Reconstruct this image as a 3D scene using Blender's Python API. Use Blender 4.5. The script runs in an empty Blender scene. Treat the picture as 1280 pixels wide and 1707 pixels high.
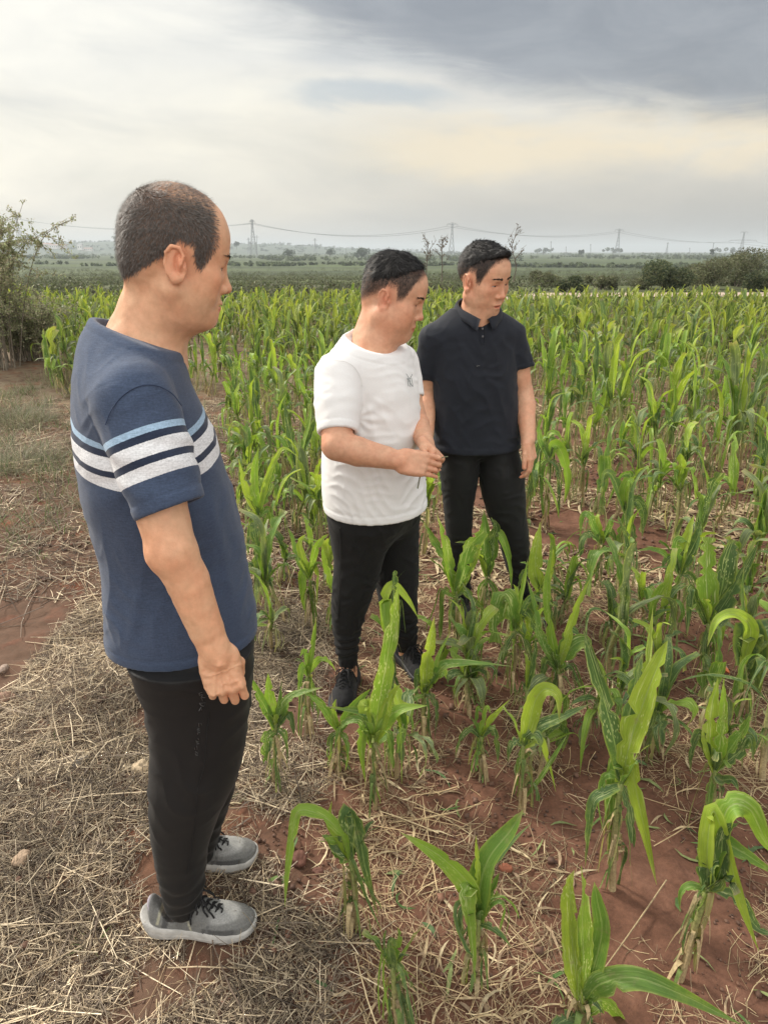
import bpy, math, random, time
import numpy as np
from mathutils import Vector, Matrix
T0 = time.time()
scn = bpy.context.scene
COL = scn.collection
# ------------------------------------------------------------------ camera
H = 1.62
PITCH = math.radians(20.9)
F = 1138.0                      # focal length in pixels of the 1280 x 1707 picture
cam_d = bpy.data.cameras.new('camera'); cam = bpy.data.objects.new('camera', cam_d); COL.objects.link(cam)
cam_d.sensor_fit = 'VERTICAL'; cam_d.sensor_height = 36.0; cam_d.lens = 24.0
cam_d.clip_start = 0.05; cam_d.clip_end = 20000
cam.location = (0, 0, H); cam.rotation_euler = (math.pi/2 - PITCH, 0, 0)
scn.camera = cam
cP, sP = math.cos(PITCH), math.sin(PITCH)
def ray(px, py):
    u = (px-640)/F; v = (py-853.5)/F
    return np.array([u, cP - v*sP, -sP - v*cP])
def at(px, py, Y):                # point of the sight line at forward distance Y
    d = ray(px, py); return np.array([0, 0, H]) + d*(Y/d[1])
def on_ground(px, py, z=0.0):
    d = ray(px, py); return np.array([0, 0, H]) + d*((z-H)/d[2])
def on_plane(px, py, P0):         # upright plane through P0 square to the view of it
    n = np.array([P0[0], P0[1], 0.0]); n /= np.linalg.norm(n)
    d = ray(px, py); t = (n[0]*P0[0] + n[1]*P0[1])/(d @ n)
    return np.array([0, 0, H]) + d*t
# ------------------------------------------------------------------ exposure, sun
scn.view_settings.view_transform = 'Standard'; scn.view_settings.look = 'None'
scn.view_settings.exposure = 0.78; scn.view_settings.gamma = 1
SUN_EL, SUN_AZ = math.radians(38), math.radians(-55)    # azimuth from +Y towards +X
sun_d = bpy.data.lights.new('sun', 'SUN'); sun = bpy.data.objects.new('sun', sun_d); COL.objects.link(sun)
sun_d.energy = 2.5; sun_d.angle = math.radians(8); sun_d.color = (1, 0.93, 0.82)
sv = Vector((math.sin(SUN_AZ)*math.cos(SUN_EL), math.cos(SUN_AZ)*math.cos(SUN_EL), math.sin(SUN_EL)))
sun.rotation_euler = sv.to_track_quat('Z', 'Y').to_euler()
# ------------------------------------------------------------------ node helper
class NT:
    def __init__(s, tree): s.t = tree; s.t.nodes.clear()
    def n(s, typ, **kw):
        nd = s.t.nodes.new(typ)
        for k, v in kw.items():
            if k == 'i':
                for kk, vv in v.items():
                    if hasattr(vv, 'bl_idname') or isinstance(vv, bpy.types.NodeSocket): s.t.links.new(vv, nd.inputs[kk])
                    else: nd.inputs[kk].default_value = vv
            else: setattr(nd, k, v)
        return nd
    def math(s, op, a, b=0.0, c=0.0, clamp=False):
        nd = s.n('ShaderNodeMath', operation=op, use_clamp=clamp)
        for q, v in enumerate((a, b, c)):
            if isinstance(v, bpy.types.NodeSocket): s.t.links.new(v, nd.inputs[q])
            else: nd.inputs[q].default_value = v
        return nd.outputs[0]
    def mix(s, f, a, b, mode='MIX'):
        nd = s.n('ShaderNodeMix', data_type='RGBA', blend_type=mode)
        for q, v in ((0, f), (6, a), (7, b)):
            if isinstance(v, bpy.types.NodeSocket): s.t.links.new(v, nd.inputs[q])
            else: nd.inputs[q].default_value = v if not isinstance(v, tuple) or len(v) == 4 else (*v, 1)
        return nd.outputs[2]
    def step(s, v, a, b):          # smooth step of v from a to b
        nd = s.n('ShaderNodeMapRange', interpolation_type='SMOOTHSTEP')
        s.t.links.new(v, nd.inputs[0]); nd.inputs[1].default_value = a; nd.inputs[2].default_value = b
        return nd.outputs[0]
    def noise(s, vec, scale, detail=4, rough=0.55, dist=0.0):
        nd = s.n('ShaderNodeTexNoise', i={'Scale': scale, 'Detail': detail, 'Roughness': rough, 'Distortion': dist})
        if vec is not None: s.t.links.new(vec, nd.inputs['Vector'])
        return nd.outputs[0]
    def ramp(s, v, stops):
        nd = s.n('ShaderNodeValToRGB'); s.t.links.new(v, nd.inputs[0])
        e = nd.color_ramp.elements
        while len(e) < len(stops): e.new(0.5)
        for q, (p, c) in enumerate(stops): e[q].position = p; e[q].color = (*c, 1)
        return nd.outputs[0]
    def link(s, a, b): s.t.links.new(a, b)
def mapping(nt, vec, scale=(1, 1, 1), loc=(0, 0, 0), rot=(0, 0, 0)):
    return nt.n('ShaderNodeMapping', i={'Vector': vec, 'Scale': scale, 'Location': loc, 'Rotation': rot}).outputs[0]
# ------------------------------------------------------------------ sky
world = bpy.data.worlds.new('World'); scn.world = world; world.use_nodes = True
w = NT(world.node_tree)
sky = w.n('ShaderNodeTexSky', sky_type='NISHITA', sun_disc=False, sun_elevation=SUN_EL, sun_rotation=SUN_AZ, air_density=1.5, dust_density=3.0, ozone_density=1.0)
gen = w.n('ShaderNodeTexCoord').outputs['Generated']
sep = w.n('ShaderNodeSeparateXYZ', i={0: gen})
X_, Y_, Z_ = sep.outputs
hor = w.math('SQRT', w.math('ADD', w.math('MULTIPLY', X_, X_), w.math('MULTIPLY', Y_, Y_)))
el = w.math('ARCTAN2', Z_, hor)           # elevation, radians
az = w.math('ARCTAN2', X_, Y_)            # azimuth from straight ahead, to the right
# cloud layers seen in stretched direction space
cv = w.n('ShaderNodeCombineXYZ', i={0: az, 1: w.math('MULTIPLY', el, 2.6), 2: 0.0}).outputs[0]
cvr = mapping(w, cv, rot=(0, 0, math.radians(14)))
n1 = w.noise(cvr, 2.2, 7, 0.58, 0.6)
n2 = w.noise(mapping(w, cvr, loc=(4.2, 1.3, 0)), 5.5, 6, 0.6, 0.5)
n3 = w.noise(mapping(w, cvr, loc=(1.2, 7.3, 0), scale=(0.6, 1.5, 1)), 3.0, 6, 0.55, 0.3)
def nz(v, a): return w.math('MULTIPLY', w.math('SUBTRACT', v, 0.5), a)
elw = w.math('ADD', el, w.math('ADD', nz(n1, 0.16), nz(n2, 0.06)))
azw = w.math('ADD', az, w.math('ADD', nz(n3, 0.30), nz(n1, 0.30)))
# base veil: colour by elevation
base = w.ramp(w.math('MULTIPLY', w.math('ADD', elw, 0.02), 2.0, clamp=True), [
    (0.00, (0.43, 0.42, 0.40)), (0.06, (0.50, 0.485, 0.455)), (0.16, (0.58, 0.545, 0.485)), (0.30, (0.66, 0.62, 0.54)),
    (0.48, (0.62, 0.615, 0.60)), (0.75, (0.72, 0.715, 0.69)), (1.0, (0.76, 0.755, 0.74))])
# brighter to the left where the light stands
base = w.mix(w.math('MULTIPLY', w.step(azw, 0.15, -0.50), 0.65), base, (0.86, 0.84, 0.765))
base = w.mix(1.0, base, w.ramp(w.noise(mapping(w, cvr, loc=(7.7, 2.2, 0), scale=(.9, 1.2, 1)), 4.6, 8, 0.58, 0.5), [(.30, (.87, .885, .905)), (.50, (1.0, 1.0, 1.0)), (.70, (1.12, 1.11, 1.08))]), 'MULTIPLY')
# warm strip low on the right
warm = w.math('MULTIPLY', w.math('MULTIPLY', w.step(elw, 0.075, 0.118), w.step(elw, 0.172, 0.135)), w.math('MULTIPLY', w.step(azw, -0.12, 0.12), w.step(n2, 0.30, 0.52)))
base = w.mix(w.math('MULTIPLY', warm, 0.75), base, (0.80, 0.68, 0.49))
# grey murk close to the horizon on the right
base = w.mix(w.math('MULTIPLY', w.math('MULTIPLY', w.step(el, 0.11, 0.02), w.step(az, -0.35, 0.5)), 0.85), base, (0.365, 0.355, 0.335))
# thin grey streaks
streak = w.math('MULTIPLY', w.step(n3, 0.50, 0.66), w.step(elw, 0.10, 0.2))
base = w.mix(w.math('MULTIPLY', streak, 0.38), base, (0.38, 0.41, 0.45))
# blue opening left of the dark bank
bx = w.math('DIVIDE', w.math('SUBTRACT', azw, -0.03), 0.13); by = w.math('DIVIDE', w.math('SUBTRACT', w.math('ADD', el, w.math('ADD', nz(n2, 0.05), nz(n1, .05))), 0.178), 0.015)
hole = w.step(w.math('SQRT', w.math('ADD', w.math('MULTIPLY', bx, bx), w.math('MULTIPLY', by, by))), 1.35, 0.5)
base = w.mix(w.math('MULTIPLY', hole, 0.55), base, (0.335, 0.41, 0.49))
# the dark bank upper right: its lower edge climbs towards the left
n4 = w.noise(mapping(w, cvr, loc=(3.1, 5.2, 0), scale=(.7, 1.3, 1)), 9.0, 8, 0.66, 1.1)
elb = w.math('ADD', el, w.math('ADD', w.math('ADD', nz(n1, 0.085), nz(n2, 0.055)), nz(n4, 0.05)))
edge = w.math('SUBTRACT', 0.222, w.math('MULTIPLY', az, 0.20))
bank = w.step(w.math('SUBTRACT', elb, edge), -0.020, 0.040)
bankc = w.mix(w.step(n2, 0.3, 0.7), (0.205, 0.225, 0.262), (0.285, 0.305, 0.340))
bank = w.math('MULTIPLY', bank, w.step(az, -0.30, -0.02))
bank = w.math('MULTIPLY', bank, w.step(el, 1.15, 0.7))
cloudc = w.mix(w.math('MULTIPLY', bank, 0.93), base, bankc)
# unseen cloud overhead and behind the camera, brightened to fill the scene with light
back = w.math('MAXIMUM', w.step(el, 0.62, 1.0), w.step(Y_, 0.0, -0.5))
cloudc = w.mix(back, cloudc, w.mix(n1, (1.15, 1.12, 1.06), (1.6, 1.55, 1.46)))
# under the horizon
cloudc = w.mix(w.step(el, 0.0, -0.03), cloudc, (0.2, 0.19, 0.16))
STR = 0.1
cl = w.n('ShaderNodeVectorMath', operation='SCALE', i={0: cloudc, 3: 1.0/STR*0.71}).outputs[0]
fin = w.mix(0.93, sky.outputs[0], cl)
bg = w.n('ShaderNodeBackground', i={'Color': fin, 'Strength': STR})
w.link(bg.outputs[0], w.n('ShaderNodeOutputWorld').inputs[0])
# ------------------------------------------------------------------ mesh / object helpers
def mkmesh(name, v, f, smooth=True):
    v = np.asarray(v, np.float32); f = np.asarray(f, np.int32)
    me = bpy.data.meshes.new(name)
    k = f.shape[1]
    me.vertices.add(len(v)); me.vertices.foreach_set('co', v.ravel())
    me.loops.add(f.size); me.loops.foreach_set('vertex_index', f.ravel())
    me.polygons.add(len(f)); me.polygons.foreach_set('loop_start', np.arange(0, f.size, k, dtype=np.int32))
    me.polygons.foreach_set('use_smooth', np.full(len(f), smooth))
    me.update(calc_edges=True)
    return me
def attr(me, name, arr):
    arr = np.asarray(arr, np.float32)
    if arr.ndim == 1:
        a = me.attributes.new(name, 'FLOAT', 'POINT'); a.data.foreach_set('value', arr)
    else:
        if arr.shape[1] == 3: arr = np.hstack([arr, np.ones((len(arr), 1), np.float32)])
        a = me.attributes.new(name, 'FLOAT_COLOR', 'POINT'); a.data.foreach_set('color', arr.ravel())
def obj(name, me, mat, parent=None, loc=None):
    o = bpy.data.objects.new(name, me)
    if mat is not None and not me.materials: me.materials.append(mat)
    COL.objects.link(o)
    if parent is not None: o.parent = parent
    if loc is not None: o.location = loc
    return o
def tag(o, label=None, cat=None, group=None, kind=None):
    if label: o['label'] = label
    if cat: o['category'] = cat
    if group: o['group'] = group
    if kind: o['kind'] = kind
    return o
def empty(name, loc, label=None, cat=None, group=None):
    o = bpy.data.objects.new(name, None); COL.objects.link(o); o.location = loc; o.empty_display_size = 0.05
    return tag(o, label, cat, group)
# ------------------------------------------------------------------ noise (numpy)
def _hash(i, j, k, s):
    n = (i*374761393 + j*668265263 + k*2147483647 + s*974634777) & 0xffffffff
    n = ((n ^ (n >> 13))*1274126177) & 0xffffffff
    return ((n ^ (n >> 16)) & 0xffff)/65535.0
def vnoise(p, seed=0):
    p = np.asarray(p, np.float64); q = np.floor(p); f = p-q; f = f*f*(3-2*f); q = q.astype(np.int64)
    r = 0
    for a in (0, 1):
        for b in (0, 1):
            for c in (0, 1):
                wgt = (f[:, 0] if a else 1-f[:, 0])*(f[:, 1] if b else 1-f[:, 1])*(f[:, 2] if c else 1-f[:, 2])
                r = r + wgt*_hash(q[:, 0]+a, q[:, 1]+b, q[:, 2]+c, seed)
    return r*2-1
def fbm(p, seed=0, octs=3, gain=0.5):
    p = np.asarray(p, np.float64); r = 0; a = 1
    for o in range(octs): r = r + a*vnoise(p*2**o + o*17.3, seed+o); a *= gain
    return r
# ------------------------------------------------------------------ signed distance fields and surface nets
def smin(a, b, k):
    if k <= 0: return np.minimum(a, b)
    h = np.clip(0.5+0.5*(b-a)/k, 0, 1); return b*(1-h)+a*h - k*h*(1-h)
def smax(a, b, k): return -smin(-a, -b, k)
def unit(v): v = np.asarray(v, float); return v/np.linalg.norm(v)
class SDF:
    def __init__(s, lo, hi, h, fine=None):
        # fine = per axis list of (a, b, step): finer spacing inside those spans
        s.ax = []
        for q in range(3):
            pts = [lo[q]]
            while pts[-1] < hi[q]:
                st = h
                for (a, b, st2) in (fine or {}).get(q, []):
                    if a-0.004 <= pts[-1] <= b: st = min(st, st2)
                pts.append(pts[-1]+st)
            s.ax.append(np.array(pts, np.float32))
        s.D = np.full([len(a) for a in s.ax], 1.0, np.float32)
    def _sl(s, lo, hi, m):
        r = []
        for q in range(3):
            a = s.ax[q]; i0 = max(int(np.searchsorted(a, lo[q]-m))-1, 0); i1 = min(int(np.searchsorted(a, hi[q]+m))+1, len(a))
            if i1 <= i0: return None
            r.append(slice(i0, i1))
        return tuple(r)
    def grid(s, sl):
        return (s.ax[0][sl[0]][:, None, None], s.ax[1][sl[1]][None, :, None], s.ax[2][sl[2]][None, None, :])
    def op(s, fn, lo, hi, k=0.0, mode='add', m=None):
        m = (k + 0.012) if m is None else m
        sl = s._sl(lo, hi, m)
        if sl is None: return s
        d = fn(*s.grid(sl))
        if mode == 'add': s.D[sl] = smin(s.D[sl], d, k)
        elif mode == 'sub': s.D[sl] = smax(s.D[sl], -d, k)
        elif mode == 'cut': s.D[sl] = smax(s.D[sl], d, k)
        return s
    def cone(s, a, b, ra, rb, k=0.0, mode='add'):
        a = np.asarray(a, np.float32); b = np.asarray(b, np.float32); ab = b-a; L2 = float(ab@ab)+1e-12
        def fn(X, Y, Z):
            t = np.clip(((X-a[0])*ab[0]+(Y-a[1])*ab[1]+(Z-a[2])*ab[2])/L2, 0, 1)
            return np.sqrt((X-a[0]-t*ab[0])**2+(Y-a[1]-t*ab[1])**2+(Z-a[2]-t*ab[2])**2) - (ra+(rb-ra)*t)
        r = max(ra, rb)
        return s.op(fn, np.minimum(a, b)-r, np.maximum(a, b)+r, k, mode)
    def chain(s, pts, rs, k=0.0, mode='add'):
        for q in range(len(pts)-1): s.cone(pts[q], pts[q+1], rs[q], rs[q+1], k if q == 0 else max(k*0.3, 0.0), mode)
        return s
    def ell(s, c, r, R=None, k=0.0, mode='add'):
        c = np.asarray(c, np.float32); r = np.asarray(r, np.float32)
        R = np.eye(3) if R is None else np.asarray(R)       # columns: the ellipsoid's axes
        def fn(X, Y, Z):
            x, y, z = X-c[0], Y-c[1], Z-c[2]
            u = (x*R[0, 0]+y*R[1, 0]+z*R[2, 0])/r[0]; v = (x*R[0, 1]+y*R[1, 1]+z*R[2, 1])/r[1]; w_ = (x*R[0, 2]+y*R[1, 2]+z*R[2, 2])/r[2]
            k0 = np.sqrt(u*u+v*v+w_*w_)+1e-6; k1 = np.sqrt((u/r[0])**2+(v/r[1])**2+(w_/r[2])**2)+1e-6
            return k0*(k0-1)/k1
        e = np.sqrt(((R*r)**2).sum(1))
        return s.op(fn, c-e, c+e, k, mode)
    def box(s, c, r, R, rad, k=0.0, mode='add'):
        c = np.asarray(c, np.float32); r = np.asarray(r, np.float32); R = np.asarray(R)
        def fn(X, Y, Z):
            x, y, z = X-c[0], Y-c[1], Z-c[2]
            q = [np.abs(x*R[0, j]+y*R[1, j]+z*R[2, j])-(r[j]-rad) for j in range(3)]
            o = np.sqrt(sum(np.maximum(t, 0)**2 for t in q)); return o+np.minimum(np.maximum(np.maximum(q[0], q[1]), q[2]), 0)-rad
        e = np.abs(R) @ r
        return s.op(fn, c-e, c+e, k, mode)
    def plane(s, p, n, k=0.0, lo=None, hi=None):       # keep the side the normal points away from
        p = np.asarray(p, np.float32); n = unit(n).astype(np.float32)
        lo = [a[0] for a in s.ax] if lo is None else lo; hi = [a[-1] for a in s.ax] if hi is None else hi
        return s.op(lambda X, Y, Z: (X-p[0])*n[0]+(Y-p[1])*n[1]+(Z-p[2])*n[2], lo, hi, k, 'cut')
    def loft(s, st, k=0.0, mode='add', off=0.0, pad=0.0, zlo=None, zhi=None):
        # st rows: z, cx, cy, a_front, a_back, b, yaw ; rounded ends
        st = resample(st)
        z0, z1 = st[0, 0] if zlo is None else zlo, st[-1, 0] if zhi is None else zhi
        def fn(X, Y, Z):
            zz = np.clip(Z.ravel(), st[0, 0], st[-1, 0]); c = [np.interp(zz, st[:, 0], st[:, j])[None, None, :].astype(np.float32) for j in range(1, 7)]
            cx, cy, af, ab_, b, yw = c
            x = X-cx; y = Y-cy; cs, sn = np.cos(yw), np.sin(yw)
            u = x*cs+y*sn; v = -x*sn+y*cs
            a = np.where(u > 0, af, ab_)+off; b = b+off
            k0 = np.sqrt((u/a)**2+(v/b)**2)+1e-6; k1 = np.sqrt((u/a**2)**2+(v/b**2)**2)+1e-6
            d = k0*(k0-1)/k1
            return np.maximum(d, np.maximum(z0-Z, Z-z1))
        r = max(st[:, 3:6].max(), 0.02)+0.02
        lo = np.array([st[:, 1].min()-r, st[:, 2].min()-r, z0]); hi = np.array([st[:, 1].max()+r, st[:, 2].max()+r, z1])
        return s.op(fn, lo, hi, k, mode)
    def mesh(s):
        D = s.D; Sg = D < 0
        cnt = np.zeros([n-1 for n in D.shape], np.uint8)
        for a in (0, 1):
            for b in (0, 1):
                for c in (0, 1):
                    cnt += Sg[a:D.shape[0]-1+a, b:D.shape[1]-1+b, c:D.shape[2]-1+c]
        ids = np.flatnonzero((cnt > 0) & (cnt < 8)); sh = cnt.shape
        i, j, k = np.unravel_index(ids, sh)
        P = np.zeros((len(ids), 3)); N = np.zeros(len(ids))
        cs = [(a, b, c) for a in (0, 1) for b in (0, 1) for c in (0, 1)]
        for A in cs:
            for q in range(3):
                if A[q]: continue
                B = list(A); B[q] = 1
                va = D[i+A[0], j+A[1], k+A[2]]; vb = D[i+B[0], j+B[1], k+B[2]]
                mk = (va < 0) != (vb < 0); t = np.where(mk, va/np.where(mk, va-vb, 1), 0)
                pa = [s.ax[0][i+A[0]], s.ax[1][j+A[1]], s.ax[2][k+A[2]]]; pb = [s.ax[0][i+B[0]], s.ax[1][j+B[1]], s.ax[2][k+B[2]]]
                for m_ in range(3): P[:, m_] += mk*(pa[m_]*(1-t)+pb[m_]*t)
                N += mk
        P /= N[:, None]
        Fs = []
        for q in range(3):
            sa = [slice(None)]*3; sb = [slice(None)]*3; sa[q] = slice(0, -1); sb[q] = slice(1, None)
            a = Sg[tuple(sa)]; b = Sg[tuple(sb)]; e = np.argwhere(a != b)
            o1, o2 = [r for r in range(3) if r != q]
            ok = (e[:, o1] > 0) & (e[:, o2] > 0) & (e[:, o1] < D.shape[o1]-1) & (e[:, o2] < D.shape[o2]-1); e = e[ok]
            sgn = a[e[:, 0], e[:, 1], e[:, 2]]
            def lin(d1, d2):
                c = e.copy(); c[:, o1] += d1; c[:, o2] += d2
                return np.searchsorted(ids, np.ravel_multi_index(c.T, sh))
            quad = np.stack([lin(-1, -1), lin(0, -1), lin(0, 0), lin(-1, 0)], 1)
            flip = sgn if q != 1 else ~sgn
            quad[~flip] = quad[~flip][:, ::-1]
            Fs.append(quad)
        return P, np.vstack(Fs)
def resample(st, n=160):
    st = np.array(sorted(st, key=lambda r: r[0]), float)
    z = np.linspace(st[0, 0], st[-1, 0], n); out = [z]
    for j in range(1, st.shape[1]):       # monotone-ish cubic (finite-difference tangents, limited)
        y = st[:, j]; x = st[:, 0]; d = np.diff(y)/np.diff(x); m = np.zeros(len(y)); m[0] = d[0]; m[-1] = d[-1]
        for q in range(1, len(y)-1): m[q] = 0 if d[q-1]*d[q] <= 0 else 2*d[q-1]*d[q]/(d[q-1]+d[q])
        idx = np.clip(np.searchsorted(x, z)-1, 0, len(x)-2); hh = x[idx+1]-x[idx]; t = (z-x[idx])/hh
        out.append((2*t**3-3*t**2+1)*y[idx]+(t**3-2*t**2+t)*hh*m[idx]+(-2*t**3+3*t**2)*y[idx+1]+(t**3-t**2)*hh*m[idx+1])
    return np.stack(out, 1)
def vnormals(v, f):
    a, b, c, d = (v[f[:, q]] for q in range(4)); n = np.cross(c-a, d-b); N = np.zeros_like(v)
    for q in range(4):
        for m_ in range(3): N[:, m_] += np.bincount(f[:, q], n[:, m_], len(v))
    return N/(np.linalg.norm(N, axis=1)[:, None]+1e-12)
def relax(v, f, it=1, lam=0.5, mask=None):
    e = np.vstack([f[:, [0, 1]], f[:, [1, 2]], f[:, [2, 3]], f[:, [3, 0]]]); deg = np.bincount(e[:, 0], minlength=len(v))+np.bincount(e[:, 1], minlength=len(v))
    for _ in range(it):
        S = np.zeros_like(v)
        for m_ in range(3): S[:, m_] = np.bincount(e[:, 0], v[e[:, 1], m_], len(v))+np.bincount(e[:, 1], v[e[:, 0], m_], len(v))
        nv = S/np.maximum(deg, 1)[:, None]; l = lam if mask is None else lam*mask[:, None]
        v = v*(1-l)+nv*l
    return v
def yawR(a): c, s_ = math.cos(a), math.sin(a); return np.array([[c, -s_, 0], [s_, c, 0], [0, 0, 1.0]])
def pitchR(a): c, s_ = math.cos(a), math.sin(a); return np.array([[c, 0, s_], [0, 1, 0], [-s_, 0, c]])   # + = looking down (x forward)
def rollR(a): c, s_ = math.cos(a), math.sin(a); return np.array([[1, 0, 0], [0, c, -s_], [0, s_, c]])
def ss(x, a, b): t = np.clip((x-a)/(b-a), 0, 1); return t*t*(3-2*t)
def blob(v, c, r): return np.exp(-(((v-np.asarray(c))/np.asarray(r))**2).sum(1))
# ------------------------------------------------------------------ materials for figures
def new_mat(name):
    m = bpy.data.materials.new(name); m.use_nodes = True; return m, NT(m.node_tree)
def skin_mat(name):
    m, t = new_mat(name)
    a = t.n('ShaderNodeAttribute', attribute_name='tint').outputs['Color']
    oc = t.n('ShaderNodeTexCoord').outputs['Object']
    no = t.noise(oc, 55, 4, 0.6); no2 = t.noise(oc, 14, 3)
    c = t.mix(1.0, a, t.ramp(no, [(0.3, (0.89, 0.84, 0.82)), (0.7, (1.08, 1.07, 1.07))]), 'MULTIPLY')
    c = t.mix(1.0, c, t.ramp(no2, [(0.35, (1.04, 0.95, 0.92)), (0.65, (0.98, 1.03, 1.03))]), 'MULTIPLY')
    fine = t.noise(oc, 420, 3, 0.6)
    bmp = t.n('ShaderNodeBump', i={'Strength': 0.38, 'Distance': 0.0014, 'Height': fine}).outputs[0]
    b = t.n('ShaderNodeBsdfPrincipled', i={'Base Color': c, 'Roughness': 0.50, 'Subsurface Weight': 0.10, 'Subsurface Scale': 0.006, 'Specular IOR Level': 0.35, 'Normal': bmp})
    b.inputs['Subsurface Radius'].default_value = (1.0, 0.4, 0.25)
    t.link(b.outputs[0], t.n('ShaderNodeOutputMaterial').inputs[0]); return m
def cloth_mat(name, col, var=0.12, rough=0.85, weave=900, bump=0.25, sheen=0.3, attrib=None, streak=0.0, spec=0.3):
    m, t = new_mat(name)
    oc = t.n('ShaderNodeTexCoord').outputs['Object']
    if attrib: base = t.n('ShaderNodeAttribute', attribute_name=attrib).outputs['Color']
    else: base = t.n('ShaderNodeRGB').outputs[0]; base.default_value = (*col, 1)
    n_ = t.noise(oc, 7, 4); f_ = t.noise(oc, weave*0.35, 2, 0.6)
    c = t.mix(1.0, base, t.ramp(n_, [(0.3, (1-var,)*3), (0.7, (1+var,)*3)]), 'MULTIPLY')
    c = t.mix(1.0, c, t.ramp(f_, [(0.3, (1-var*1.3,)*3), (0.7, (1+var*1.3,)*3)]), 'MULTIPLY')
    if streak:   # heathered yarn: fine streaks round the body
        st = t.noise(mapping(t, oc, scale=(60, 60, 700)), 1.0, 3, 0.65)
        c = t.mix(1.0, c, t.ramp(st, [(0.3, (1-streak,)*3), (0.72, (1+streak*1.6,)*3)]), 'MULTIPLY')
    wv = t.noise(oc, weave, 1)
    bmp = t.n('ShaderNodeBump', i={'Strength': bump, 'Distance': 0.001, 'Height': wv}).outputs[0]
    b = t.n('ShaderNodeBsdfPrincipled', i={'Base Color': c, 'Roughness': rough, 'Sheen Weight': sheen, 'Specular IOR Level': spec, 'Normal': bmp})
    t.link(b.outputs[0], t.n('ShaderNodeOutputMaterial').inputs[0]); return m
def plain_mat(name, col, rough=0.6, var=0.1, scale=30, spec=0.4, bump=0.0, bscale=200, metal=0.0):
    m, t = new_mat(name)
    oc = t.n('ShaderNodeTexCoord').outputs['Object']; n_ = t.noise(oc, scale, 4)
    c = t.mix(1.0, (*col, 1), t.ramp(n_, [(0.3, (1-var,)*3), (0.7, (1+var,)*3)]), 'MULTIPLY')
    b = t.n('ShaderNodeBsdfPrincipled', i={'Base Color': c, 'Roughness': rough, 'Specular IOR Level': spec, 'Metallic': metal})
    if bump:
        t.link(t.n('ShaderNodeBump', i={'Strength': bump, 'Distance': 0.002, 'Height': t.noise(oc, bscale, 3)}).outputs[0], b.inputs['Normal'])
    t.link(b.outputs[0], t.n('ShaderNodeOutputMaterial').inputs[0]); return m
def hair_mat(name, col):
    m, t = new_mat(name)
    oc = t.n('ShaderNodeTexCoord').outputs['Object']; n_ = t.noise(oc, 160, 3)
    c = t.mix(1.0, (*col, 1), t.ramp(n_, [(0.3, (0.6,)*3), (0.7, (1.5,)*3)]), 'MULTIPLY')
    b = t.n('ShaderNodeBsdfPrincipled', i={'Base Color': c, 'Roughness': 0.55, 'Specular IOR Level': 0.35})
    t.link(b.outputs[0], t.n('ShaderNodeOutputMaterial').inputs[0]); return m
M = {}
M['skin'] = skin_mat('skin')
M['blue_tee'] = cloth_mat('blue_heather_knit', (0.1, 0.15, 0.3), attrib='dye', var=0.10, streak=0.22, weave=1100)
M['white_tee'] = cloth_mat('white_cotton', (0.80, 0.80, 0.80), var=0.02, weave=1100, bump=0.12, sheen=0.2)
M['polo'] = cloth_mat('navy_pique', (0.0115, 0.0145, 0.0225), var=0.12, weave=1200, sheen=0.08, rough=0.8)
M['trousers'] = cloth_mat('black_nylon', (0.0085, 0.0082, 0.0085), var=0.10, weave=1500, rough=0.62, sheen=0.06, bump=0.08, spec=0.3)
M['joggers'] = cloth_mat('black_jersey', (0.007, 0.007, 0.0075), var=0.10, weave=1500, rough=0.8, sheen=0.05, bump=0.10)
M['slacks'] = cloth_mat('black_twill', (0.008, 0.0085, 0.009), var=0.10, weave=1500, rough=0.7, sheen=0.05, bump=0.10)
M['black_hair'] = hair_mat('black_hair', (0.012, 0.011, 0.011))
M['grey_hair'] = hair_mat('thin_brown_black_hair', (0.105, 0.091, 0.082))
M['shoe_sole'] = plain_mat('pale_foam_sole', (0.42, 0.41, 0.39), 0.7, 0.22, 40, bump=0.25, bscale=60)
M['shoe_mesh'] = cloth_mat('grey_shoe_mesh', (0.20, 0.20, 0.195), attrib='dye', var=0.14, weave=700, bump=0.7, sheen=0.1)
M['lace'] = plain_mat('black_lace', (0.012, 0.012, 0.013), 0.8)
M['black_shoe'] = cloth_mat('black_shoe_knit', (0.012, 0.012, 0.014), var=0.2, weave=700, bump=0.5, sheen=0.1)
M['black_sole'] = plain_mat('dark_rubber_sole', (0.03, 0.03, 0.034), 0.6)
M['grey_print'] = plain_mat('grey_print', (0.13, 0.13, 0.13), 0.6)
M['thread'] = plain_mat('dark_green_thread', (0.05, 0.09, 0.09), 0.8)
M['button'] = plain_mat('grey_button', (0.12, 0.12, 0.13), 0.35)
M['eye'] = plain_mat('eye_white', (0.42, 0.38, 0.35), 0.2, 0.05)
M['iris'] = plain_mat('dark_iris', (0.012, 0.008, 0.006), 0.12, 0.05)
M['brow'] = M['black_hair']
M['seam_blue'] = plain_mat('blue_seam_thread', (0.036, 0.055, 0.105), 0.9)
M['seam_white'] = plain_mat('white_seam_thread', (0.70, 0.69, 0.68), 0.9)
M['stem'] = plain_mat('torn_plant_stem', (0.16, 0.17, 0.10), 0.7)
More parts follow.
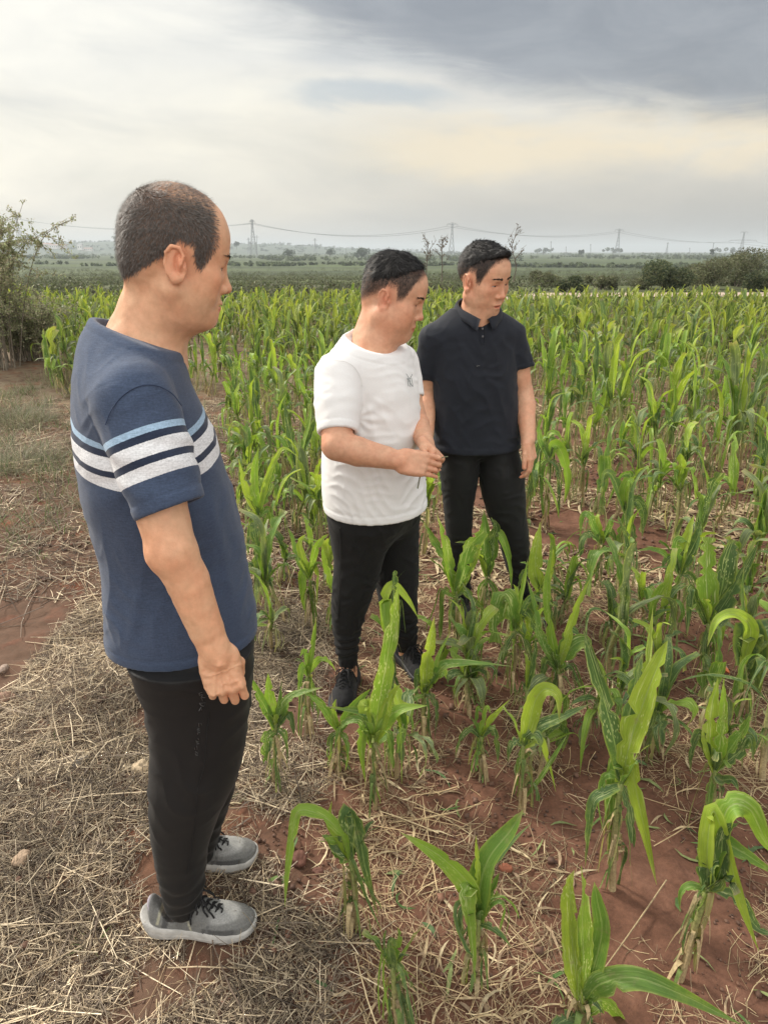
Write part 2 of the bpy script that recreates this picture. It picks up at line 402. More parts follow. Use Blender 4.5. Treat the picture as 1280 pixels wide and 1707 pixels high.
# ------------------------------------------------------------------ people
SKIN = np.array([0.73, 0.428, 0.266])
def local_st(pairs, P0, base, yaw, table, grow=0.0):
    """stations of a loft from the outline seen from the camera.
    pairs: (left px, left py, right px, right py); table: z -> b/a ratio and front/back share."""
    P0 = np.asarray(P0, float); rgt = unit([P0[1], -P0[0], 0]); fwd = np.array([math.cos(yaw), math.sin(yaw), 0])
    c = fwd @ rgt; sn = math.sqrt(max(1-c*c, 0))
    L = np.array([on_plane(p[0], p[1], P0) for p in pairs]); Rr = np.array([on_plane(p[2], p[3], P0) for p in pairs])
    def sz(A): o = np.argsort(A[:, 2]); return A[o, 2], ((A-P0) @ rgt)[o]
    zl, sl = sz(L); zr, sr = sz(Rr); zs = np.linspace(max(zl[0], zr[0]), min(zl[-1], zr[-1]), 14); out = []
    tz = [r[0] for r in table]
    for z in zs:
        a_, b_ = np.interp(z, zl, sl), np.interp(z, zr, sr); e = (b_-a_)/2+grow; m = (a_+b_)/2
        ratio = np.interp(z, tz, [r[1] for r in table]); sh = np.interp(z, tz, [r[2] for r in table])
        a = e/math.sqrt(c*c+(ratio*sn)**2)
        cc = P0 + rgt*m - base
        out.append([z, cc[0]-fwd[0]*0, cc[1], a*sh, a*(2-sh), a*ratio, yaw])
    return out
def frame(yaw, pitch=0, roll=0): return yawR(yaw) @ pitchR(pitch) @ rollR(roll)
def head_sdf(S, C, R, sc, full=1.0, jaw=1.0, ears=(1, -1), mouth_open=0.0, lid=0.45, zt=1.0, zb=1.0, nape=0):
    def W(q): q = np.array(q, float); q[2] *= zt if q[2] > 0 else zb; return C + sc*(R @ q)
    def E(c, r, R2=None, k=0.0, mode='add'): S.ell(W(c), np.array(r)*sc, R if R2 is None else R @ R2, k*sc, mode)
    def Cn(a, b, ra, rb, k=0.0, mode='add'): S.cone(W(a), W(b), ra*sc, rb*sc, k*sc, mode)
    E((-0.006, 0, 0.046), (0.093, 0.077, 0.082*zt)); E((-0.040, 0, 0.034), (0.052, 0.068, 0.058), k=0.03)
    E((0.030, 0, 0.045), (0.066, 0.066, 0.066*zt), k=0.03)
    E((0.034, 0, -0.020), (0.060, 0.062*full, 0.080), k=0.03)
    if nape: E((-0.050, 0, -0.008), (0.043, 0.056, 0.048), k=0.025)
    for s in (1, -1):
        Cn((0.000, s*0.054*jaw, -0.050), (0.066, s*0.020, -0.090), 0.019*full, 0.016, k=0.035)
        E((0.058, s*0.045*full, -0.012), (0.026, 0.020, 0.022), k=0.02)
        E((0.052, s*0.040*full, -0.045), (0.030, 0.022, 0.028), k=0.02)
    Cn((0.084, -0.028, 0.032), (0.084, 0.028, 0.032), 0.0095, 0.0095, k=0.012)
    for s in (1, -1):
        E((0.098, s*0.031, 0.014), (0.014, 0.017, 0.011), k=0.010, mode='sub')
        E((0.0745, s*0.031, 0.013), (0.0145, 0.0175, 0.0125), k=0.004)
        E((0.0745, s*0.031, 0.0195), (0.0155, 0.0170, 0.0085), rollR(0), k=0.003)   # upper lid
        E((0.0840, s*0.0315, 0.0115), (0.010, 0.0145, 0.0014+0.0016*lid), k=0.0008, mode='sub')
    Cn((0.088, 0, 0.020), (0.1065, 0, -0.019), 0.0055, 0.0090, k=0.012)
    E((0.1055, 0, -0.0230), (0.0110, 0.0118, 0.0090), k=0.006)
    for s in (1, -1):
        E((0.0970, s*0.0140, -0.0270), (0.0095, 0.0072, 0.0078), k=0.004)
        E((0.1015, s*0.0078, -0.0350), (0.0042, 0.0032, 0.0035), k=0.001, mode='sub')
    E((0.082, 0, -0.055), (0.017, 0.026, 0.022), k=0.012)
    E((0.0945, 0, -0.0550), (0.0095, 0.0225, 0.0062), k=0.004)
    E((0.0925, 0, -0.0658-mouth_open), (0.0095, 0.019, 0.0070), k=0.004)
    E((0.1000, 0, -0.0603-mouth_open/2), (0.012, 0.022, 0.0013+mouth_open*0.6), k=0.002, mode='sub')
    E((0.078, 0, -0.089), (0.018, 0.022, 0.017), k=0.016)
    for s in ears:
        Re = yawR(s*0.30) @ rollR(-s*0.12) @ pitchR(-0.18)
        E((-0.002, s*0.0775, -0.003), (0.0190, 0.0065, 0.0330), Re, k=0.006)
        E((0.0035, s*0.0860, 0.002), (0.0112, 0.0075, 0.0215), Re, k=0.004, mode='sub')
        E((0.0030, s*0.0825, 0.002), (0.0045, 0.0040, 0.0140), Re, k=0.003)
        E((0.0130, s*0.0810, -0.004), (0.0040, 0.0050, 0.0070), Re, k=0.003)
        E((0.0000, s*0.0800, -0.028), (0.0085, 0.0050, 0.0090), Re, k=0.005)
        hx = [(.010, .002), (.0145, .016), (.008, .0285), (-.006, .031), (-.0165, .021), (-.0185, .004), (-.014, -.014), (-.006, -.027)]
        hp_ = [np.array([-0.002, s*0.0775, -0.003]) + Re @ np.array([a, s*.0055, b]) for a, b in hx]
        for q_ in range(7): Cn(hp_[q_], hp_[q_+1], .0034, .0034, k=.0015)
def hand_sdf(S, wr, d, n, s, curls, thumb, sc=1.0, spread=0.0, w=1.0):
    """wr wrist, d towards the fingertips, n out of the back of the hand, s towards the thumb"""
    d = unit(d); n = unit(n - d*(n@d)); s = unit(s - d*(s@d) - n*(s@n)); wr = np.asarray(wr, float)
    R = np.stack([d, s, n], 1)
    S.box(wr+sc*(d*0.048), np.array([0.046, 0.041*w, 0.0145])*sc, R, 0.0135*sc, k=0.014*sc)
    S.ell(wr+sc*(d*0.030+s*0.024-n*0.008), np.array([0.030, 0.017, 0.015])*sc, R, k=0.014*sc)
    S.ell(wr+sc*(d*0.045-s*0.026-n*0.006), np.array([0.034, 0.014, 0.014])*sc, R, k=0.012*sc)
    L = [(0.044, 0.026, 0.021), (0.048, 0.030, 0.022), (0.044, 0.028, 0.021), (0.034, 0.021, 0.019)]
    off = [0.0305, 0.0105, -0.0098, -0.0290]; fo = [0.086, 0.091, 0.085, 0.075]; rr = [0.0100, 0.0104, 0.0098, 0.0088]
    tips = []
    for q in range(4):
        p = wr + sc*(d*fo[q]+s*off[q]*w+n*0.001); ang = 0; sp = spread*(1.5-q)
        S.ell(p - n*0.001*sc, np.array([0.012, 0.0105, 0.012])*sc*rr[q]/0.0098, R, k=0.008*sc)
        for j in range(3):
            ang += curls[q][j]; dd = unit(d*math.cos(ang) - n*math.sin(ang) + s*sp*math.cos(ang))
            e = p+dd*L[q][j]*sc
            S.cone(p, e, rr[q]*(1-0.10*j)*sc, rr[q]*(0.90-0.10*j)*sc, k=0.003*sc if j == 0 else 0.001*sc); p = e
        tips.append(p)
    p = wr+sc*(d*0.022+s*0.026-n*0.008); rt = [0.0145, 0.0115, 0.0100]
    for j, (ll, dv) in enumerate(zip((0.040, 0.032, 0.026), thumb)):
        dd = unit(d*dv[0]+s*dv[1]+n*dv[2]); e = p+dd*ll*sc
        S.cone(p, e, rt[j]*sc, rt[min(j+1, 2)]*0.93*sc, k=0.008*sc if j == 0 else 0.003*sc); p = e
    tips.append(p)
    return tips
def strands(P, N, D, ln, wd, rng, droop=0.0, jitter=0.25):
    n = len(P); D = D + rng.normal(0, jitter, (n, 3)); D /= np.linalg.norm(D, axis=1)[:, None]+1e-9
    S_ = np.cross(D, N); S_ /= np.linalg.norm(S_, axis=1)[:, None]+1e-9
    L = (ln*rng.uniform(0.55, 1.15, n))[:, None]; W_ = (wd*rng.uniform(0.7, 1.3, n))[:, None]
    m = P+D*L*0.55+N*L*0.06; t = P+D*L - N*L*droop
    b = P-N*0.001
    v = np.stack([b-S_*W_, b+S_*W_, m+S_*W_*0.8, m-S_*W_*0.8, t+S_*W_*0.15, t-S_*W_*0.15], 1).reshape(-1, 3)
    i = np.arange(n)[:, None]*6
    return v, np.vstack([i+[0, 1, 2, 3], i+[3, 2, 4, 5]])
def tube(pts, r, sides=6, closed=False):
    pts = np.asarray(pts, float); n = len(pts); r = np.broadcast_to(r, n); T = np.gradient(pts, axis=0); T /= np.linalg.norm(T, axis=1)[:, None]+1e-12
    up = np.array([0.31, 0.17, 0.93]); A = np.cross(T, up); A /= np.linalg.norm(A, axis=1)[:, None]+1e-9; B = np.cross(T, A)
    a = np.linspace(0, 2*math.pi, sides, endpoint=False)
    v = (pts[:, None]+r[:, None, None]*(A[:, None]*np.cos(a)[None, :, None]+B[:, None]*np.sin(a)[None, :, None])).reshape(-1, 3)
    f = [[q*sides+k, q*sides+(k+1) % sides, (q+1)*sides+(k+1) % sides, (q+1)*sides+k] for q in range(n-1) for k in range(sides)]
    for e in (0, n-1):
        for k in range(1, sides-1, 2): f.append([e*sides, e*sides+k, e*sides+k+1, e*sides+min(k+2, sides-1)])
    return v, np.array(f)
def merge(parts):
    V, Fs, o = [], [], 0
    for v, f in parts: V.append(v); Fs.append(np.asarray(f)+o); o += len(v)
    return np.vstack(V), np.vstack(Fs)
def crom(pts, n):
    p = np.asarray(pts, float); p = np.vstack([2*p[0]-p[1], p, 2*p[-1]-p[-2]]); m = len(p)-3; t = np.linspace(0, m-1e-6, n); i = t.astype(int); u = (t-i)[:, None]
    a, b, c, d = p[i], p[i+1], p[i+2], p[i+3]
    return 0.5*((2*b)+(-a+c)*u+(2*a-5*b+4*c-d)*u*u+(-a+3*b-3*c+d)*u**3)
def nearest_on(v, pts):          # snap rough points to the closest mesh vertices (chunked)
    out = []
    for p in np.atleast_2d(pts): out.append(int(np.argmin(((v-p)**2).sum(1))))
    return np.array(out)
# ---- clothes -------------------------------------------------------
def folds(v, n, amp, comps, seed=0, mask=None):
    """cloth relief: list of (direction, wavelength, stretch, weight) ridges + soft noise"""
    d = np.zeros(len(v))
    for q, (dr, wl, stx, wt) in enumerate(comps):
        dr = unit(dr); pos = v @ dr; perp = v - pos[:, None]*dr
        ph = fbm(np.hstack([perp[:, :2]/stx, perp[:, 2:]/stx])+q*9, seed+q, 2)*2.2
        cr = np.sin(pos/wl*2*math.pi + ph*2.0); cr = 1-np.abs(cr)**0.8*1.6
        msk = ss(fbm(v/(stx*0.8)+q*31, seed+40+q, 2), -0.25, 0.55)
        d += wt*cr*msk
    d += 0.5*fbm(v/0.07, seed+90, 3)
    if mask is not None: d = d*mask
    return v + n*(d*amp)[:, None]
def hem_band(v, n, t, width=0.02, lift=0.0012):        # t = distance above the hem: a stitched, slightly proud band
    return v + n*(lift*(ss(t, -0.002, 0.003)-ss(t, width, width+0.004)) - lift*1.3*np.exp(-((t-width-0.002)/0.0022)**2))[:, None]
def sleeve(S, a, c, ra, rm, rc, cn, k, inner=0.0095, depth=0.045, col=None, hem=None):
    """a hollow sleeve from the shoulder a to the cuff centre c, cut square to cn"""
    a = np.asarray(a, np.float32); c = np.asarray(c, np.float32); ax = c-a; L2 = float(ax@ax); Ln = math.sqrt(L2); cn = unit(cn).astype(np.float32)
    def fn(X, Y, Z):
        tr = ((X-a[0])*ax[0]+(Y-a[1])*ax[1]+(Z-a[2])*ax[2])/L2; t = np.clip(tr, 0, 1.2)
        d = np.sqrt((X-a[0]-t*ax[0])**2+(Y-a[1]-t*ax[1])**2+(Z-a[2]-t*ax[2])**2); r = ra+(rm-ra)*np.clip(t*2, 0, 1)+(rc-rm)*np.clip(t*2-1, 0, 1.2)
        e = (X-c[0])*cn[0]+(Y-c[1])*cn[1]+(Z-c[2])*cn[2]
        inn = np.maximum(d-(r-inner), -(e+depth))
        return np.maximum(np.maximum(d-r, -inn), e)
    S.op(fn, np.minimum(a, c)-ra-.02, np.maximum(a, c)+ra+.02, k)
# ---- shoes ---------------------------------------------------------
def shoe(base, pos, yaw, L, parent, dark=False, wid=1.0):
    """pos: heel point on the ground in figure space; yaw: toe direction"""
    R = yawR(yaw); X0 = np.asarray(pos, float)
    xs = np.array([-.01, .0, .012, .04, .10, .16, .21, .25, .275, .290, .300, .304])/0.30*L
    hw = np.array([.016, .026, .032, .0375, .037, .043, .0485, .0435, .0350, .0240, .012, .004])*wid
    tb_ = resample(np.stack([xs, hw], 1), 200)
    def hwf(x, e=0.0): return np.interp(x, tb_[:, 0], tb_[:, 1])
    def local(fn, lo, hi, S, k=0, mode='add'):
        def g(X, Y, Z):
            x, y, z = X-X0[0], Y-X0[1], Z-X0[2]; return fn(x*R[0, 0]+y*R[1, 0], x*R[0, 1]+y*R[1, 1], z+0*x+0*y)
        cs = np.array([[a, b, c] for a in (lo[0], hi[0]) for b in (lo[1], hi[1]) for c in (lo[2], hi[2])]) @ R.T + X0
        S.op(g, cs.min(0), cs.max(0), k, mode)
    lo = np.array([-.03, -.07, -.01]); hi = np.array([L+.03, .07, .16])
    cs = np.array([[a, b, c] for a in (lo[0], hi[0]) for b in (lo[1], hi[1]) for c in (lo[2], hi[2])]) @ R.T + X0
    h = 0.0028 if not dark else 0.0045
    grid = lambda: SDF(cs.min(0), cs.max(0), h)
    # sole
    tt_ = resample([(-.1, .058), (-.02, .050), (.12, .038), (.35, .033), (.6, .030), (.85, .027), (1.1, .036)])
    top = lambda x: np.interp(x/L, tt_[:, 0], tt_[:, 1])
    bt_ = resample([(-.1, .030), (-.04, .014), (.05, .003), (.15, 0), (.35, .003), (.5, .002), (.7, 0), (.9, .006), (1.1, .022)])
    bot = lambda x: np.interp(x/L, bt_[:, 0], bt_[:, 1])
    ext = 0.020 if not dark else 0.003
    def sole(x, y, z):
        xx = np.where(x < L*0.2, (x+ext)*(L*0.2)/(L*0.2+ext), x)
        wd = hwf(xx)+0.0018; bul = 0.003*np.sin(np.clip((z-bot(x))/(top(x)-bot(x)), 0, 1)*math.pi)
        d = (np.abs(y)-wd-bul)*0.8; dx = np.maximum(-ext-x+(y*y)*9-0.20*(z-.03), x-L)
        return smax(smax(smax(d, dx, .012), z-top(x)-0.002, .004), bot(x)-z, .006)
    S = grid(); local(sole, lo, hi, S); v, f = S.mesh()
    ns = vnormals(v, f); lx = (v-X0) @ R[:, 0]; tz = (v[:, 2]-bot(lx))/(top(lx)-bot(lx))
    v = v - ns*(0.0012*np.exp(-((tz-0.62)/0.05)**2)+0.0008*np.exp(-((tz-0.35)/0.04)**2))[:, None]
    # upper
    zz_ = resample([(-.06, .085), (.0, .102), (.03, .106), (.10, .086), (.28, .080), (.37, .100), (.45, .100), (.60, .078), (.75, .063), (.9, .050), (1.02, .030)])
    zt = lambda x: np.interp(x/L, zz_[:, 0], zz_[:, 1])
    def upper(x, y, z):
        wd = hwf(x)+0.0002; zz = np.clip((z-0.02)/(zt(x)-0.02), 0, 3); lean = np.interp(x/L, [0, .35, .5, 1], [.30, .30, .42, .2])
        w2 = wd*(1-lean*np.clip(zz, 0, 1)**1.6)
        q = np.sqrt((np.abs(y)/np.maximum(w2, .004))**2.6+np.maximum(zz, 0)**3.2)
        d = (q**0.6-1)*np.minimum(w2, zt(x)-.02)*0.75
        dx = np.maximum(-x-0.002-0.10*(z-.03)+(y*y)*6, x-L+0.003+(y*y)*5)
        return smax(smax(d, dx, .010), 0.022-z, .003)
    S2 = grid(); local(upper, lo, hi, S2)
    S2.cone(X0+R@np.array([.062, 0, .066])*1.0, X0+R@np.array([.058, 0, .16]), 0.031, 0.045, 0.005, 'sub')
    v2, f2 = S2.mesh(); n2 = vnormals(v2, f2)
    l2 = (v2-X0) @ R; x, y, z = l2.T
    v2 = v2 + n2*(0.0011*(ss(np.abs(np.abs(x/L-.60-(z-.05)*1.2)-.05), .006, .003)+ss(np.abs(z-.05+.012*(x/L)), .003, .0012)*(x/L > .5)))[:, None]
    v2 = v2 + n2*(0.0009*vnoise(l2/0.012, 3))[:, None]
    up = obj('shoe', mkmesh('shoe', v2, f2), M['black_shoe' if dark else 'shoe_mesh'], parent)
    if not dark:
        g = np.tile(np.array([[0.155, 0.155, 0.15]]), (len(v2), 1))
        def put(c, m): g[:] = g*(1-m[:, None])+np.array(c)*m[:, None]
        put((0.075, 0.075, 0.075), ss(x/L, .50, .53)*ss(z, .052-.01*(x/L), .047-.01*(x/L)))          # toe rand
        put((0.14, 0.14, 0.135), ss(x/L, .80, .86))
        put((0.34, 0.33, 0.25), ss(np.abs(x/L-0.10-(z-.05)*0.9), .016, .010)*ss(z, .045, .05))
        put((0.07, 0.07, 0.07), ss(np.abs(x/L-0.17-(z-.05)*0.5), .03, .024)*ss(z, .10, .09))
        put((0.36, 0.35, 0.27), ss(np.abs(x/L-0.40-(z-.05)*-0.9), .012, .007)*ss(np.abs(y), .012, .018))
        put((0.38, 0.34, 0.40), ss(x/L, .03, .0)*ss(z, .075, .085))
        put((0.11, 0.11, 0.11), ss(np.abs(x/L-.58-(z-.05)*1.3), .016, .008)*ss(z, .085, .075))
        put((0.13, 0.13, 0.125), ss(np.abs(x/L-.30-(z-.05)*.2), .045, .035)*ss(z, .075, .06)*.8)
        put((0.33, 0.33, 0.32), ss(x/L, .55, .62)*ss(z, .050, .056)*ss(x/L, .9, .8)*0.7)
        attr(up.data, 'dye', g)
    obj('sole', mkmesh('sole', v, f), M['black_sole' if dark else 'shoe_sole'], up)
    # laces: bars across the tongue and a bow
    parts = []
    rng = np.random.default_rng(int(abs(X0[0])*1000)+7)
    for q in range(6):
        xx = L*(0.40+0.05*q); zt_ = float(zt(np.array(xx)))+0.001
        hwq = 0.020-0.0012*q
        pts = [[xx-0.004, -hwq, zt_-0.010], [xx, -hwq*.5, zt_-.001], [xx+.003, 0, zt_+.002], [xx+.005, hwq*.5, zt_-.001], [xx+.008, hwq, zt_-0.010]]
        parts.append(tube(crom(pts, 9), 0.0024, 5))
        pts = [[p[0]+(0.012 if i < 2 else -0.004), p[1], p[2]+.001] for i, p in enumerate(pts)]; parts.append(tube(crom(pts, 9), 0.0022, 5))
    kx = L*0.44; kz = float(zt(np.array(kx)))+.006
    for sgn in (1, -1):
        for ln, dz, fx in ((0.042, 0.004, 0.012), (0.034, -0.012, 0.03), (0.046, -0.028, -0.004), (0.030, -0.02, 0.042)):
            pts = [[kx, 0, kz], [kx+fx*.5, sgn*ln*.4, kz+.008+dz*.2], [kx+fx, sgn*ln*.8, kz+dz-.004], [kx+fx*1.2, sgn*ln*.9, kz+dz-.02]]
            parts.append(tube(crom(pts, 9)+rng.normal(0, .0012, (9, 3)), 0.0024, 5))
    v3, f3 = merge(parts); obj('laces', mkmesh('laces', v3 @ R.T + X0, f3), M['lace'], up)
    return up
def skin_tint(v, C, R, sc, beard=0.0):
    """colour differences of the skin, darker along the mouth and eye slits, in head space"""
    q = ((v-C) @ R)/sc; col = np.tile(SKIN, (len(v), 1)); a = np.abs(q); qa = q.copy(); qa[:, 1] = a[:, 1]
    head = ss(q[:, 2], -0.16, -0.13)*ss(np.linalg.norm(q, axis=1), 0.2, 0.16)
    def put(c, m): nonlocal col; m = np.clip(m*head, 0, 1)[:, None]; col = col*(1-m)+col*np.array(c)*m
    put((1.02, 0.90, 0.88), blob(qa, (.075, .048, -.015), (.03, .02, .022)))
    put((1.02, 0.76, 0.72), blob(q, (.112, 0, -.025), (.014, .014, .012)))
    put((1.0, 0.72, 0.70), blob(qa, (0, .082, 0), (.022, .015, .036))*0.8)
    put((0.90, 0.56, 0.56), ss(blob(q, (.100, 0, -.0605), (.016, .022, .0085)), .30, .55)*.85)
    put((0.45, 0.35, 0.35), blob(q, (.098, 0, -.0603), (.012, .021, .0016))*.8)  # darker line along the slit between the lips
    put((0.80, 0.80, 0.82), beard*blob(qa, (.075, .02, -.082), (.04, .045, .022)))
    put((0.62, 0.55, 0.55), blob(qa, (.092, .031, .0135), (.02, .016, .0035))*0.8)
    put((0.86, 0.78, 0.76), blob(qa, (.085, .030, .018), (.014, .017, .012))*0.6)
    return col, q
def eyes_and_brows(C, R, sc, body, sides=(1, -1), brow_z=0.036, seed=1, gaze=(1, 0, -0.35), v=None, cnt=420):
    g = unit(gaze); q = ((v-C)@R)/sc
    for s in sides:
        c = C + sc*(R @ np.array([.0742, s*.031, .0115])); r = .0122*sc
        S = SDF(c-0.02, c+0.02, 0.0018); S.ell(c, (r, r*1.28, r), R); vv, f = S.mesh()
        e = obj('eye', mkmesh('eye', vv, f), M['eye'], body)
        c2 = C+sc*(R @ np.array([.0742+.0095, s*.031, .0100])); S = SDF(c2-0.01, c2+0.01, 0.0012); S.ell(c2, (r*.32, r*.42, r*.42), R); vv, f = S.mesh()
        obj('iris', mkmesh('iris', vv, f), M['iris'], e)
    rng = np.random.default_rng(seed); P, N, D = [], [], []
    fr = q[:, 0] > .045; qf, vf = q[fr], v[fr]
    for s in sides:
        for _ in range(cnt):
            t = rng.uniform(0, 1); y = s*(.011+.036*t); z = brow_z+.004*math.sin(t*2.6)+rng.normal(0, .0015)*(1.2-t*.7)
            dd = (qf[:, 1]-y)**2+(qf[:, 2]-z)**2; k = np.flatnonzero(dd < .0035**2)
            if not len(k): continue
            k = k[np.argmax(qf[k, 0])]; p = C+sc*(R @ np.array([qf[k, 0]+.0006, y, z])); P.append(p); N.append(R @ unit([1, s*.5*t, .1])); D.append(R @ unit([-.35*t-.1, s*1, .15-.35*t]))
    vv, f = strands(np.array(P), np.array(N), np.array(D), .009*sc, .0006, rng, 0, 0.12)
    obj('eyebrows', mkmesh('eyebrows', vv, f), M['brow'], body)
# ================================================================== man with the striped T-shirt
def build_man1():
    B = np.array([-0.435, 1.37, 0.0]); yaw = math.radians(15)
    root = empty('person', B, 'man in blue T-shirt with white chest stripes and grey running shoes, at the left', 'person')
    f_ = np.array([math.cos(yaw), math.sin(yaw), 0]); l_ = np.array([-math.sin(yaw), math.cos(yaw), 0]); up = np.array([0, 0, 1.0])
    P = lambda x, y, Y: at(x, y, Y)-B
    P0 = np.array([-0.43, 1.36, 0])
    torso = [(166,524, 275,530), (161,534, 285,560), (146,560, 303,600), (128,600, 326,655), (119,660, 345,692), (120,700, 354,712), (122,740, 366,742), (127,790, 379,790), (136,840, 390,835), (149,890, 401,880), (162,940, 411,930), (168,990, 420,980), (171,1040, 427,1020), (176,1080, 428,1050)]
    tb = [(0.80, 0.86, 1.0), (1.0, 0.90, 1.02), (1.1, 1.05, 1.03), (1.2, 1.25, 1.0), (1.3, 1.38, 1.0), (1.38, 1.5, 1.0), (1.42, 1.45, 1.0), (1.47, 1.2, 1.0), (1.50, 1.05, 1.0)]
    st = local_st(torso, P0, B, yaw, tb)
    z1 = st[-1][0]; print('M1 torso z', st[0][0], z1, [round(s[3], 3) for s in st], [round(s[5], 3) for s in st])
    # ---------------- key points
    C = P(287, 440, 1.355); sc = 0.99
    hyaw, hp = math.radians(23), math.radians(15)
    R = frame(hyaw, hp)
    sh = P(224, 672, 1.185); elb = P(287, 918, 1.115); wri = P(361, 1088, 1.135); 
    shL = sh+l_*0.37+up*0.0; elbL = shL+np.array([-0.02, 0.05, -0.29]); wriL = elbL+np.array([0.10, 0.02, -0.24])
    nb = P(232, 560, 1.36)      # base of the neck
    # ---------------- body
    S = SDF((-0.30, -0.36, 0.02), (0.34, 0.34, 1.82), 0.010, {0: [(C[0]-.13, C[0]+.16, 0.0026), (wri[0]-.05, wri[0]+.10, 0.0022), (-.25, .3, .005)], 1: [(C[1]-.11, C[1]+.11, 0.0028), (wri[1]-.06, wri[1]+.07, 0.0022), (-.33, .2, .005)], 2: [(C[2]-.16, C[2]+.19, 0.0026), (wri[2]-.16, wri[2]+.02, 0.0020), (wri[2], 1.5, .005)]})
    S.loft([[s[0], s[1], s[2], s[3]-.02, s[4]-.02, s[5]-.02, s[6]] for s in st if .86 < s[0] < 1.36])
    S.cone(nb-up*.15-f_*.005, nb-up*.06+f_*.004, .070, .056, .04)
    S.cone(sh+up*.0+l_*.04, nb-up*.05, .055, .07, .05); S.cone(shL-l_*.04, nb-up*.05, .055, .07, .05)
    S.cone(P(244, 548, 1.36), P(265, 480, 1.36), .058, .054, .02)
    S.cone(P(258, 570, 1.36), P(285, 500, 1.36), .048, .050, .03)
    S.cone(P(205, 556, 1.36), P(244, 482, 1.36), .028, .032, .016)
    head_sdf(S, C, R, sc, 1.0, 0.98, zt=1.10, zb=.89, nape=1)
    S.ell(C+R@np.array([.035, 0, -.085])*sc, (.05, .045, .022), R, .03)   # soft chin
    S.cone(C+R@np.array([.02, 0, -.07])*sc, nb+f_*.045+up*.02, .045, .045, .03)
    # arms
    S.chain([sh, sh+(elb-sh)*.5, elb], [.056, .050, .042], .02); S.chain([elb, elb+(wri-elb)*.28+f_*.004, elb+(wri-elb)*.75, wri], [.0430, .0390, .0325, .0280], .012)
    S.ell(elb-f_*.022-up*.004, (.020, .022, .03), None, .015)
    d = unit(P(378, 1150, 1.125)-wri)
    S.ell(wri, (.022, .030, .03), np.stack([unit(np.cross(d, -l_)), d, l_], 1), .02)
    n = unit(-l_*1.0+f_*.10-up*0.05); s = unit(np.cross(n, d)); s = s if s@f_ > 0 else -s
    tips = hand_sdf(S, wri-d*.004, d, n, s, [(.50, 1.25, .7), (.60, 1.35, .7), (.62, 1.35, .7), (.64, 1.25, .6)], [(.75, .35, -.55), (.9, -.1, -.45), (.9, -.35, -.3)], .94, .055, .97)
    S.chain([shL, elbL, wriL], [.055, .042, .027], .02)
    hand_sdf(S, wriL, np.array([.2, .05, -1]), l_, f_, [(.3, .4, .3)]*4, [(.8, .3, -.3)]*3, .95)
    # legs inside the trousers
    hipR, hipL = P(335, 1130, 1.27), P(345, 1110, 1.44)
    ankR, ankL = P(308, 1500, 1.265), P(332, 1405, 1.455)
    for hp_, an in ((hipR, ankR), (hipL, ankL)): S.cone(hp_, an-up*.03, .055, .033, .03)
    v, f = S.mesh()
    n_ = vnormals(v, f)
    col, q = skin_tint(v, C, R, sc, .3)
    # hair shade on the scalp
    def hairmask(q):
        x, y, z = q.T; line = np.where(x < -.008, .028+(x+.008)*1.05, .040); line = np.where(x > .026, np.interp(x, [.026, .034, .050, .062, .07], [.03, .004, .006, .04, .07]), line)
        m = ss(z-line, -.005, .008); fr = np.interp(z, [.0, .03, .06, .085, .11, .13], [.052, .060, .064, .058, .052, .05]); m = m*ss(fr-x, -.010, .022)
        thin = ss(z, .088, .118)*ss(x, -.085, -.02); return m, thin
    hm, thin = hairmask(q); hd = ss(q[:, 2], -.075, -.055)
    hm = hm*hd*(np.linalg.norm(q, axis=1) < .2); ear = np.exp(-(((np.abs(q)-[.0, .082, .0])/[.022, .010, .036])**2).sum(1)); hm *= 1-ss(ear, .25, .5)
    hm *= 1-(np.abs(q[:, 1]) > .081)*(q[:, 2] < .035)
    dens = hm*(1-.55*thin)
    col = col*(1-(np.minimum(dens*1.05, .90))[:, None])+np.array([.085, .070, .061])*(np.minimum(dens*1.05, .90))[:, None]
    for c in tips[:4]+[wri+d*.09]:                        # redder knuckles and fingertips
        m = (np.exp(-((v-c)**2).sum(1)/.016**2)*.6)[:, None]; col = col*(1-m)+col*np.array([1.05, .80, .78])*m
    col = col*(1+0.05*fbm(v/.05, 5, 2))[:, None]
    v = v+n_*(.0008*fbm(v/.022, 14, 2)*(v[:, 2] > .7))[:, None]
    # veins and tendons on the back of the hand
    hl = (v-wri) @ np.stack([d, s, n], 1); hmk = ss(hl[:, 0], .0, .02)*ss(hl[:, 0], .10, .08)*(hl[:, 2] > 0)*(np.linalg.norm(v-wri, axis=1) < .12)
    ten = sum(np.exp(-((hl[:, 1]-(o_*hl[:, 0]/.088))/.0035)**2) for o_ in (.0305, .0105, -.0098, -.029))
    vein = np.exp(-(np.abs(vnoise(hl/.022, 8))/.12)**2)
    v = v+n_*((ten*.0020+vein*.0018+.0010*fbm(hl/.010, 4, 2))*hmk)[:, None]
    body = obj('body', mkmesh('body', v, f), M['skin'], root); attr(body.data, 'tint', col)
    # ---------------- hair strands
    rng = np.random.default_rng(3)
    cand = np.flatnonzero(hm > .12); pw = (hm*(1-.62*thin))[cand]; pick = rng.choice(cand, 26000, p=pw/pw.sum())
    Pp = v[pick]+rng.normal(0, .0016, (len(pick), 3)); Nn = n_[pick]; ql = q[pick]
    wf = ss(ql[:, 2]+.4*ql[:, 0], .04, .11)[:, None]; flow = (wf*np.array([[1.0, 0, -.1]])+(1-wf)*np.array([[-.25, 0, -1.0]])) @ R.T
    D = flow - Nn*(flow*Nn).sum(1)[:, None]; D = D/(np.linalg.norm(D, axis=1)[:, None]+1e-6)*.9+Nn*.30
    hv, hf = strands(Pp, Nn, D, .0080, .00036, rng, 0, .14)
    obj('hair', mkmesh('hair', hv, hf), M['grey_hair'], body)
